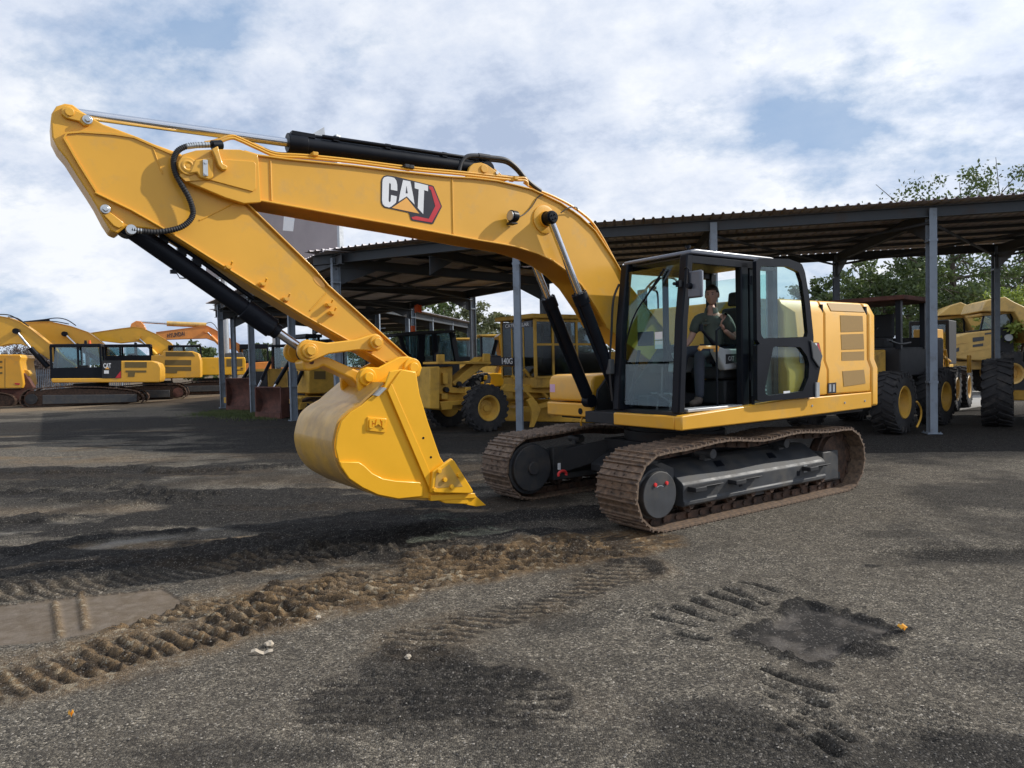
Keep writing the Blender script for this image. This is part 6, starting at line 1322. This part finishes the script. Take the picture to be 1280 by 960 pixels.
def flatdozer(px0,px1,ytop,ybot,yaw,label,extra):
    gx,gy=ground((px0+px1)/2,ybot); F=Frame(gx,gy,yaw); root=F.root('bulldozer',label,'bulldozer','bulldozers under the angled shed')
    # blade faces the viewer: width along v
    H_=at((px0+px1)/2,ytop,gy).z; wv=abs(at(px1,ybot,gy).x-at(px0,ybot,gy).x)/abs(math.sin(yaw)); prof=[]
    for k in range(9): t=k/8; prof.append((.30*(2*t-1)**2,H_*t))
    mb=MB(); mb.strip(prof,.05,-wv/2,wv/2); bl=mb.build('blade',M['rust'],root)
    mb=MB(); mb.b2((.28,-wv/2,.0),(.33,wv/2,.22)); mb.build('cutting_edge',M['rust'],bl)
    for s in (1,-1):
        mb=MB(); mb.prism([(.30,0),(-.05,.05),(-.15,H_*.5),(-.05,H_),(.30,H_)],s*wv/2-.02,s*wv/2+.03); mb.build('end_plate',M['rust'],bl)
    for s in (1,-1):
        mb=MB(); mb.b2((-.1,s*1.15-.08,.3),(-3.0,s*1.15+.08,.55)); mb.build('push_arm',M['oldyellow'],root,bevel=.02)
    for s in (1,-1):
        tr_=MB(); tr_.prism([(-1.0,.45),(-1.3,.05),(-3.6,.05),(-4.0,.5),(-3.5,.95),(-1.4,.85)],s*1.15-.26,s*1.15+.26)
        for k in range(14): tr_.b2((-1.3-k*.17,s*1.15-.28,-.0),(-1.42-k*.17,s*1.15+.28,.06))
        tr_.build('track',M['chain'],root,smooth=False)
    mb=MB(); mb.b2((-1.0,-.55,.6),(-2.9,.55,1.75)); hd_=mb.build('hood',M['oldyellow'],root,bevel=.05)
    mb=MB(); mb.b2((-.98,-.45,.75),(-1.0,.45,1.65)); mb.build('radiator_grille',M['blackmatte'],hd_)
    mb=MB(); mb.cyl((-1.6,.2,1.7),(-1.6,.2,2.3),.06,n=10); mb.build('exhaust',M['rust'],root)
    cabm=MB(); cabm.b2((-2.6,-.8,1.2),(-4.0,.8,1.75)); cb=cabm.build('cab',M['blackmatte'],root,bevel=.03)
    for u in (-2.65,-3.95):
        for v in (-.72,.72): mb=MB(); mb.b2((u-.05,v-.05,1.7),(u+.05,v+.05,2.75)); mb.build('post',M['black'],cb)
    mb=MB(); mb.b2((-2.5,-.85,2.75),(-4.1,.85,2.86)); mb.build('roof',M['black'],cb,bevel=.03)
    mb=MB(); mb.b2((-2.63,-.68,1.8),(-2.65,.68,2.7)); mb.build('window',M['bgglass'],cb)
    for v in (.74,-.74): mb=MB(); mb.b2((-2.72,v-.01,1.8),(-3.88,v+.01,2.7)); mb.build('window',M['bgglass'],cb)
    extra(root,F,H_); return root
def ex1(root,F,H_):
    for s in (.30,-.30):
        a=Vector((-1.15,s*1.6,2.05)); b=Vector((-.10,s*2.0,H_*.55)); d=b-a
        cy=MB(); cy.cyl(a,a+d*.6,.075,n=14); c_=cy.build('lift_cylinder',M['black'],root); m_=MB(); m_.cyl(a+d*.55,b,.04,n=12); m_.build('rod',M['chrome'],c_)
ground_blade2=flatdozer(324,364,484,522,1.0,'bulldozer with a scuffed rust-brown blade and two slanting black lift cylinders',ex1)
flatdozer(287,322,473,513,1.15,'bulldozer with a plain rusty blade standing behind the second thin post',ex1)
# yellow loader half hidden by the link arms
x,y=ground(400,520); FY=Frame(x,y+1.2,.75); ry=FY.root('crawler_loader','weathered yellow crawler loader half hidden behind the lifted bucket','loader')
b_=tp('engine_housing',FY,[(386,492),(386,462),(392,458),(425,458),(430,492)],.8,-.8,'oldyellow',ry,.04); tp('grille',FY,[(393,464),(407,464),(407,474),(393,474)],.82,.79,'ventdark',b_)
tp('chassis',FY,[(376,496),(436,494),(436,510),(376,512)],.9,-.9,'oldyellow',ry,.04)
track_side(FY,[(374,515),(376,503),(388,497),(425,497),(436,505),(434,516),(380,520)],None,[(384,510,6)],ry,1.15,.4,0)
tp('cab',FY,[(383,456),(383,440),(400,440),(402,456)],.7,-.7,'blackmatte',ry,.03)
for (u0,u1) in ((384,386),(398,400)): tp('post',FY,[(u0,440),(u1,440),(u1,421),(u0,421)],.7,.6,'black',ry); tp('post',FY,[(u0,440),(u1,440),(u1,421),(u0,421)],-.6,-.7,'black',ry)
tp('roof',FY,[(381,422),(403,422),(403,418),(383,417)],.8,-.8,'black',ry,.02); tp('window',FY,[(387,438),(397,438),(397,423),(387,423)],.66,.64,'bgglass',ry,smooth=False)
tp('step_frame',FY,[(366,505),(378,505),(378,498),(366,499)],1.2,.9,'oldyellow',ry,.02)

# ------------------------------------------------------------------ motor grader under the shed
FG=Frame.side(612,540,.62,1.18); gr=FG.root('motor_grader','old yellow motor grader with black numbered side strip, parked left of the big cab','grader')
R0=.62
wheel(gr,(0,1.0,R0),R0,.40,.33,1); wheel(gr,(0,-1.0,R0),R0,.40,.33,-1); 
for u in (-5.2,-6.7):
    for s in (1,-1): wheel(gr,(u,s*1.0,R0),R0,.40,.33,s)
mb=MB(); mb.b2((.12,-.8,.55),(-.12,.8,.80)); mb.b2((.10,-.2,.5),(-.1,.2,1.15)); mb.build('front_axle',M['oldyellow'],gr,bevel=.03)
tp('front_block',FG,[(537,459),(550,458),(550,512),(538,511)],.50,-.75,'oldyellow',gr,.03)
tp('front_housing',FG,[(548,460),(566,458),(566,484),(582,486),(583,500),(562,502),(548,500)],.18,-.30,'oldyellow',gr,.03)
for q_ in ([(554,466),(560,466),(560,480),(554,480)],[(562,488),(580,489),(580,492),(562,491)],[(552,492),(560,492),(560,499),(552,499)]): tp('bracket',FG,q_,.30,.18,'oldyellow',gr,.01)
for (x_,y_) in ((556,487),(572,480)): c=FG.p3(x_,y_,.18); mb=MB(); mb.cyl(c,c+Vector((0,.12,0)),.07,n=14); mb.build('pin',M['blackmatte'],gr)
tp('lower_bracket',FG,[(550,502),(584,500),(584,506),(566,507),(566,512),(552,513)],.35,-.35,'oldyellow',gr,.02)
tp('gooseneck',FG,[(566,478),(603,446),(614,446),(614,456),(604,459),(578,480),(568,482)],.22,-.22,'oldyellow',gr,.02)
tp('top_plate',FG,[(547,452),(614,452),(614,455),(547,455)],.40,-.40,'oldyellow',gr,.01)
for (a,b) in (((547,443),(556,452)),((605,442),(613,452))): tp('lug',FG,[(a[0],a[1]),(b[0],a[1]),(b[0],b[1]),(a[0],b[1])],.38,.30,'oldyellow',gr,.01)
bm_=tp('main_beam',FG,[(604,446.5),(680,447),(680,459),(604,457)],.20,-.20,'oldyellow',gr,.02)
st_=tp('number_strip',FG,[(613,446.5),(656,447),(656,457.5),(613,456.5)],.235,.2,'decalblack',gr)
a=FG.q(627.5,451,.24); b=FG.q(640.5,451,.24); text_obj('140G',st_,M['white'],'lettering',((a[0]+b[0])/2,.238,a[1]-.01),abs(a[0]-b[0])*1.02,.17,.006,.02)
tp('side_rail',FG,[(628,486),(632,480),(700,483),(700,492),(630,490)],.55,.40,'oldyellow',gr,.02); tp('side_rail',FG,[(628,486),(632,480),(700,483),(700,492),(630,490)],-.40,-.55,'oldyellow',gr,.02)
c=FG.p3(672,508,.35); mb=MB(); mb.lathe([(.62,-.05),(.80,-.05),(.80,.06),(.62,.06),(.62,-.05)],(c.x-.2,.0,.62),(0.25,0,1),36); mb.build('blade_circle',M['oldyellow'],gr)
mb=MB(); prof=[(-.18*(1-(2*k/8-1)**2),.05+.62*k/8) for k in range(9)]; mb.strip(prof,.03,-1.7,1.9); o=mb.build('blade',M['oldyellow'],gr); o.location=(c.x-.1,0,.02); o.rotation_euler=(0,0,R(28))
for (p,q) in (((640,470),(668,502)),((655,462),(684,497))): rod('blade_cylinder',FG,p,q,.5,.05,'oldyellow',gr)
hk=tp('worn_bracket',FG,[(659,501),(664,497),(671,502),(676,512),(672,524),(666,537),(663,535),(666,522),(664,511)],1.05,.97,'oldyellow',gr,.01)
# glazed cab with yellow frames
cu0,cz0=FG.q(671,463,.85); cu1,cz1=FG.q(671,398,.85); cu2=FG.q(757,440,.85)[0]
def gbar(a,b,t=.05,mt='oldyellow'):
    mb=MB(); bar(mb,a,b,t,t); return mb.build('cab_post',M[mt],gr)
for v in (.80,-.80):
    for u in (cu0,cu0-.62,(cu0+cu2)/2-.2,cu2): gbar((u,v,cz0-.2),(u,v,cz1),.07)
    for w in (cz0-.2,(cz0+cz1)/2,cz1-.05): gbar((cu0,v,w),(cu2,v,w),.06)
for v in (-.28,.28): gbar((cu0,v,cz0-.2),(cu0,v,cz1),.05)
for w in (cz0-.2,cz0+.55,cz1-.05): gbar((cu0,-.8,w),(cu0,.8,w),.06)
mb=MB(); mb.b2((cu0+.18,-.92,cz1),(cu2-.1,.92,cz1+.13)); rfg=mb.build('cab_roof',M['oldyellow'],gr,bevel=.03)
mb=MB(); mb.b2((cu0+.005,-.76,cz0-.15),(cu0+.015,.76,cz1-.05)); mb.build('front_window',M['darkglass'],gr)
for v in (.8,-.8): mb=MB(); mb.b2((cu0,v-.006,cz0-.15),(cu2,v+.006,cz1-.05)); mb.build('side_window',M['darkglass'],gr)
mb=MB(); mb.b2((cu0-.7,-.3,cz0-.1),(cu0-1.2,.3,cz0+.35)); mb.b2((cu0-1.1,-.3,cz0+.35),(cu0-1.25,.3,cz0+1.0)); mb.build('seat',M['seatcloth'],gr,bevel=.04)
mb=MB(); mb.b2((cu0,-.8,cz0-.5),(cu2,.8,cz0-.2)); mb.build('cab_floor',M['oldyellow'],gr,bevel=.03)
mb=MB(); mb.b2((cu2,-.6,.7),(cu2-3.2,.6,2.05)); mb.build('engine_housing',M['oldyellow'],gr,bevel=.06)
mb=MB(); mb.b2((cu0+.4,-.25,.75),(cu2-3.0,.25,1.15)); mb.build('chassis',M['oldyellow'],gr,bevel=.03)
B3=(Vector((0,-1,0)),Vector((0,0,1)),Vector((1,0,0))); B3=(Vector((0,1,0)),Vector((0,0,1)),Vector((1,0,0)))
mb=MB(); mb.b2((cu0+.02,-.7,cz1-.22),(cu0+.03,.7,cz1-.06)); sp_=mb.build('name_strip',M['decalblack'],gr)
text_obj('CATERPILLAR',sp_,M['white'],'lettering',(cu0+.034,0,cz1-.14),1.15,.10,.004,.01,basis=B3)
for dy in (0,.1): hoses('hose',FG,[(655,450+dy*40),(662,456),(668,468),(664,476)],.2,.02,'hose',gr)
# ------------------------------------------------------------------ machine with the black cab behind the grader
FK=Frame(-3.4,24.0,.62); rk=FK.root('wheel_loader','dark machine with a tall black glazed cab and beacon, behind the grader front','loader')
tp('lower_body',FK,[(505,432),(521,452),(575,452),(575,478),(560,500),(520,500),(508,470)],.9,-.9,'black',rk,.03)
rfk=tp('cab_roof',FK,[(494,420),(495,417),(505,415.5),(528,413.5),(569,412.5),(571,415.5),(528,418),(496,421)],.95,-.95,'blackmatte',rk,.02)
for q_ in ([(499,420),(503,420),(512,450),(507,450)],[(524,417),(532,417),(530,454),(522,454)],[(541,417),(546,417),(549,452),(543,452)],[(563,416),(569,416),(575,452),(570,452)]):
    tp('cab_post',FK,q_,.9,.8,'black',rk); tp('cab_post',FK,q_,-.8,-.9,'black',rk)
for q_ in ([(503,420),(524,418),(522,447),(512,447)],[(532,418),(541,417),(543,450),(530,450)],[(546,417),(563,416),(570,450),(549,450)]):
    tp('cab_window',FK,q_,.84,.83,'bgglass',rk,smooth=False); tp('cab_window',FK,q_,-.83,-.84,'bgglass',rk,smooth=False)
c=FK.p3(516,411,.3); mb=MB(); mb.cyl(c+Vector((0,0,-.1)),c+Vector((0,0,.1)),.08,n=12); mb.build('beacon',M['flag'],rk)
mb=MB(); c=FK.q(535,452,.0); mb.b2((c[0]-.2,-.3,c[1]),(c[0]+.3,.3,c[1]+.2)); mb.b2((c[0]-.35,-.28,c[1]),(c[0]-.22,.28,c[1]+.9)); mb.build('seat',M['seatcloth'],rk,bevel=.03)
c=FK.q(535,500,.9); wheel(rk,(c[0]+.6,1.0,.72),.72,.5,.36,1); wheel(rk,(c[0]+.6,-1.0,.72),.72,.5,.36,-1); wheel(rk,(c[0]-2.2,1.0,.72),.72,.5,.36,1)
# far loaders and a digger arm seen between the posts
def far_loader(px,pyb,Y,label,s=1.):
    p=at(px,pyb,Y); F=Frame(p.x,Y,.35); r_=F.root('wheel_loader',label,'loader','far loaders beyond the shed'); mb=MB()
    mb.prism([(1.2*s,.9),(1.2*s,1.5),(.4*s,1.9),(-2.2*s,2.0),(-2.6*s,1.6),(-2.6*s,.8)],-.9,.9); mb.build('body',M['oldyellow'],r_,bevel=.06)
    mb=MB(); mb.b2((.7*s,-.7,1.9),(-.8*s,.7,2.2)); c_=mb.build('cab',M['black'],r_)
    for u in (.65,-.75):
        for v in (-.65,.65): mb=MB(); mb.b2((u*s-.05,v-.05,2.1),(u*s+.05,v+.05,3.2)); mb.build('post',M['black'],c_)
    mb=MB(); mb.b2((.8*s,-.8,3.2),(-.9*s,.8,3.3)); mb.build('roof',M['oldyellow'],c_,bevel=.03)
    for v in (.66,-.66): mb=MB(); mb.b2((.6*s,v-.01,2.2),(-.7*s,v+.01,3.15)); mb.build('window',M['bgglass'],c_)
    mb=MB(); mb.prism([(1.0,1.3),(2.8*s,.6),(3.0*s,.8),(1.2,1.7)],.5,.7); mb.prism([(1.0,1.3),(2.8*s,.6),(3.0*s,.8),(1.2,1.7)],-.7,-.5); mb.build('lift_arm',M['oldyellow'],r_)
    mb=MB(); mb.strip([(2.9*s,1.3),(2.6*s,.8),(2.8*s,.2),(3.9*s,.15)],.06,-1.3,1.3); mb.build('bucket',M['oldyellow'],r_)
    for u in (1.2*s,-1.8*s):
        for v in (1,-1): wheel(r_,(u,v*1.0,.75),.75,.5,.38,v,lugs=16)
    return r_
far_loader(574,452,42,'far yellow loader seen left of the middle shed post')
far_loader(612,452,38,'far yellow loader with dark cab seen right of the middle shed post')
far_loader(655,450,47,'far yellow loader with a pale roof above the black numbered strip')
FZ=Frame(.2,25.5,.3); rz_=FZ.root('backhoe_loader','yellow backhoe digger arm folded behind the nearest middle post','digger')
tp('swing_arm',FZ,[(622,421),(626,417),(632,416),(641,420),(642,441),(632,444),(626,444),(624,434)],.25,-.25,'brightyellow',rz_,.03)
tp('dipper',FZ,[(645,436),(655,430),(662,424),(666,412),(670,411),(674,421),(674,438),(666,444),(655,439),(647,442)],.25,-.25,'brightyellow',rz_,.03)
tp('lower_arm',FZ,[(626,456),(633,457),(631,482),(618,484),(620,474)],.25,-.25,'brightyellow',rz_,.03)
rod('arm_cylinder',FZ,(621,425),(616,444),.35,.07,'black',rz_); rod('arm_cylinder',FZ,(652,438),(663,431),.3,.05,'chrome',rz_)
tp('chassis',FZ,[(598,470),(616,466),(660,468),(662,482),(600,484)],.8,-.8,'brightyellow',rz_,.04)
c=FZ.q(640,484,.8); wheel(rz_,(c[0],1.0,.5),.5,.35,.25,1); wheel(rz_,(c[0]+1.6,1.0,.5),.5,.35,.25,1); wheel(rz_,(c[0],-1.0,.5),.5,.35,.25,-1)
for k,(x,y) in enumerate(((603,478),(607,470),(612,480))): tp('fitting',FZ,[(x-2,y),(x+2,y-1),(x+2,y+5),(x-2,y+5)],.95,.85,'brightyellow',rz_,.01)

# ------------------------------------------------------------------ machines on the right
g1=ground(1117,541); F5=Frame(g1[0]-1.02*math.sin(.72),g1[1]+1.02*math.cos(.72),.72); r5=F5.root('wheel_loader','dark shaded loader with rust-red canopy and yellow rims just behind the counterweight','loader')
wheel(r5,(0,1.02,.70),.70,.52,.36,1); wheel(r5,(0,-1.02,.70),.70,.52,.36,-1); wheel(r5,(-2.7,1.02,.70),.70,.52,.36,1); wheel(r5,(-2.7,-1.02,.70),.70,.52,.36,-1)
mb=MB(); mb.b2((.3,-.6,.6),(-3.6,.6,1.25)); mb.build('chassis',M['blackmatte'],r5,bevel=.04)
mb=MB(); mb.prism([(.2,1.25),(.1,1.75),(-.7,1.9),(-.7,1.25)],-.6,.6); mb.build('front_frame',M['oldyellow'],r5,bevel=.03)
mb=MB(); mb.b2((-.9,-.85,1.25),(-2.5,.85,1.95)); mb.build('cab_base',M['blackmatte'],r5,bevel=.03)
for u in (-.9,-2.45):
    for v in (.82,-.82): mb=MB(); mb.b2((u-.06,v-.06,1.9),(u+.06,v+.06,3.05)); mb.build('canopy_post',M['black'],r5)
mb=MB(); mb.b2((-.6,-1.05,3.05),(-2.8,1.05,3.16)); mb.build('canopy',M['rust'],r5,bevel=.02)
mb=MB(); mb.b2((-1.5,-.3,1.95),(-2.0,.3,2.2)); mb.b2((-1.95,-.3,2.2),(-2.1,.3,2.8)); mb.build('seat',M['seatcloth'],r5,bevel=.04)
mb=MB(); mb.b2((-2.6,-.75,1.25),(-4.2,.75,2.2)); mb.build('engine_housing',M['blackmatte'],r5,bevel=.06)
mb=MB(); mb.tube([(-1.1,.1,1.9),(-1.0,.1,2.4)],.03,8); mb.lathe([(.17,-.012),(.20,-.012),(.20,.012),(.17,.012),(.17,-.012)],(-1.0,.1,2.42),(.35,0,1),20); mb.build('steering_wheel',M['black'],r5)
for v in (.35,-.35): mb=MB(); mb.prism([(-.2,1.6),(1.6,.55),(1.75,.75),(0,1.85)],v-.06,v+.06); mb.build('lift_arm',M['blackmatte'],r5)
hoses('yellow_hose',F5,[(1146,502),(1151,510),(1151,522),(1146,534)],1.5,.022,'oldyellow',r5)
hoses('hose',F5,[(1110,425),(1125,430),(1138,428)],.9,.025,'hose',r5)
# grader seen end on behind the thick post
g2=ground(1188,514); F6=Frame(g2[0]-.9*math.sin(.86),g2[1]+.9*math.cos(.86),.86); r6=F6.root('road_grader','yellow machine seen end on right of the thick post, with tall narrow tyres','grader')
for u,v in ((0,.9),(0,-.9),(-1.6,.98),(-1.6,-.98)): wheel(r6,(u,v,.68),.68,.42,.36,1 if v>0 else -1,'tan')
tp('front_panel',F6,[(1171.5,465),(1171.5,411),(1179,412),(1180,465)],.55,-.1,'yellow',r6,.02)
mb=MB(); mb.b2((.1,-.5,.7),(-4.5,.3,1.4)); mb.build('chassis',M['oldyellow'],r6,bevel=.03)
mb=MB(); mb.b2((-2.4,-.7,1.4),(-3.8,.5,2.9)); cb6=mb.build('cab',M['blackmatte'],r6,bevel=.03)
mb=MB(); mb.b2((-2.38,-.6,1.9),(-2.36,.4,2.75)); mb.build('window',M['bgglass'],cb6)
for (p,q) in (((1181,437),(1184,458)),((1179,446),(1187,452))): rod('hydraulic_arm',F6,p,q,.8,.05,'yellow',r6)
mb=MB(); mb.b2((.12,-.9,.60),(-.12,.9,.78)); mb.build('axle',M['oldyellow'],r6,bevel=.02)
for x in (1210,1213): rod('stake',F6,(x,444),(x,466),1.6,.03,'yellow',r6)
# tractor at the right edge
g3=ground(1247,532); F7=Frame(g3[0]+.95*math.sin(.95),g3[1]-.95*math.cos(.95),.95); r7=F7.root('wheel_tractor','dark tractor at the right edge, big black front tyre toward the viewer','tractor')
F7b=F7
wheel(r7,(0,-.95,.80),.80,.62,.36,-1,'tan'); wheel(r7,(0,.95,.80),.80,.62,.36,1,'tan'); wheel(r7,(-2.9,-.95,.80),.80,.62,.36,-1); wheel(r7,(-2.9,.95,.80),.80,.62,.36,1)
mb=MB(); mb.b2((.12,-.8,.62),(-.14,.8,.86)); mb.build('axle',M['oldyellow'],r7,bevel=.03)
mb=MB(); mb.b2((.35,-.35,.85),(-3.5,.45,1.5)); mb.build('chassis',M['oldyellow'],r7,bevel=.04)
mb=MB(); mb.b2((.2,-.32,1.5),(-1.4,.42,1.85)); mb.build('hood',M['blackmatte'],r7,bevel=.05)
mb=MB(); mb.b2((-1.6,-.45,1.5),(-3.4,.55,1.80)); mb.build('rear_deck',M['blackmatte'],r7,bevel=.05)
# two articulated haulers
def hauler(F,S,label):
    r_=F.root('dump_truck',label,'dump truck','articulated haulers beyond the shed on the right')
    h=tp('hood',F,S['hood'],1.1,-1.1,'tan',r_,.06,seg=3)
    for v in S['vents']: tp('vent',F,v,1.115,1.09,'darkgrey',h)
    for v in S.get('trim',[]): tp('trim_line',F,v,1.12,1.09,'tan',h)
    tp('chassis',F,S['ch'],.8,-.8,'tan',r_,.03)
    c_=tp('cab_frame',F,S['cablow'],.95,-.95,'blackmatte',r_,.03)
    for q_ in S['posts']: tp('post',F,q_,.95,.85,'black',c_); tp('post',F,q_,-.85,-.95,'black',c_)
    tp('cab_roof',F,S['roof'],1.0,-1.0,'tan',c_,.03)
    for q_ in S['glass']: tp('window',F,q_,.9,.89,'bgglass',c_,smooth=False)
    tp('dump_body',F,S['dump'],1.4,-1.4,'tan',r_,.04)
    c=F.q(*S['lamp'],1.1); mb=MB(); mb.cyl((c[0],1.1,c[1]),(c[0],1.2,c[1]),.14,n=16); mb.build('headlight',M['galv'],r_)
    for (x,y,rr_) in S['wheels']:
        a=F.q(x,y,1.4); wheel(r_,(a[0],1.25,.9),.9,.6,.42,1,'tan',18); wheel(r_,(a[0],-1.25,.9),.9,.6,.42,-1,'tan',18)
    return r_
g4=ground(1262,478); F8=Frame(g4[0]-1.5*math.sin(-.25),g4[1]+1.5*math.cos(-.25),-.25+.05)
F8=Frame(at(1225,470,29).x,30.0,-.30)
hauler(F8,dict(hood=[(1179,427),(1182,424),(1210,416),(1243,412),(1246,436),(1240,452),(1214,450.5),(1184,447),(1180,440)],
 vents=[[(1216,422),(1230,420.5),(1230,425.5),(1216,427.5)],[(1216,431),(1229,429),(1229,432.5),(1216,434)],[(1181,430),(1190,428),(1188,441),(1182,444)],[(1191,437),(1199,434),(1199,439),(1190,442)],[(1231,416.5),(1242,415),(1242,417),(1231,418.5)]],
 trim=[[(1185,446),(1208,438),(1243,433),(1243,435),(1208,440.5),(1185,448)],[(1191,430),(1210,427.5),(1210,428.3),(1191,431)]],
 ch=[(1195,452),(1280,450),(1280,462),(1195,462)],cablow=[(1224,412),(1266,408),(1268,440),(1246,440)],
 posts=[[(1229,394),(1231,394),(1227,413),(1225,413)],[(1243,392),(1245,392),(1245,413),(1243,413)],[(1263,390),(1266,390),(1266,412),(1264,412)]],
 glass=[[(1231,395),(1243,394),(1243,412),(1227,412)],[(1245,394),(1263,392),(1264,411),(1245,412)]],
 roof=[(1226,391.5),(1267,388),(1267,391.5),(1227,395)],dump=[(1227,389),(1232.5,376),(1244,372.5),(1257,371),(1268,377.5),(1300,392),(1310,425),(1290,428),(1268,390)],lamp=(1260,422),wheels=[(1264,450,14),(1330,450,14)]),'tan articulated dump truck with long sloping hood and side vents, right of the thick post')
F9=Frame(at(1178,470,34).x,35.0,-.35)
hauler(F9,dict(hood=[(1150,424),(1165,419),(1192,417),(1196,440),(1150,444)],vents=[[(1170,424),(1180,423),(1180,427),(1170,428)]],ch=[(1150,444),(1230,442),(1230,452),(1150,454)],cablow=[(1171,417),(1205,415),(1210,440),(1190,440)],
 posts=[[(1172,399),(1174,399),(1172,418),(1170,418)],[(1188,398),(1190,398),(1191,418),(1189,418)],[(1204,396),(1206,396),(1207,416),(1205,416)]],glass=[[(1174,400),(1188,399),(1189,416),(1172,417)],[(1190,399),(1204,397),(1205,415),(1191,416)]],
 roof=[(1170,397),(1206,393),(1220,390),(1222,392),(1206,397),(1171,400)],dump=[(1172,395),(1187.5,382.5),(1201,377.5),(1211,382),(1222,389.5),(1240,400),(1245,425),(1225,428),(1205,393)],lamp=(1193,421),wheels=[(1200,446,12),(1250,446,12)]),'second tan dump truck partly hidden behind the sloping hood of the first')
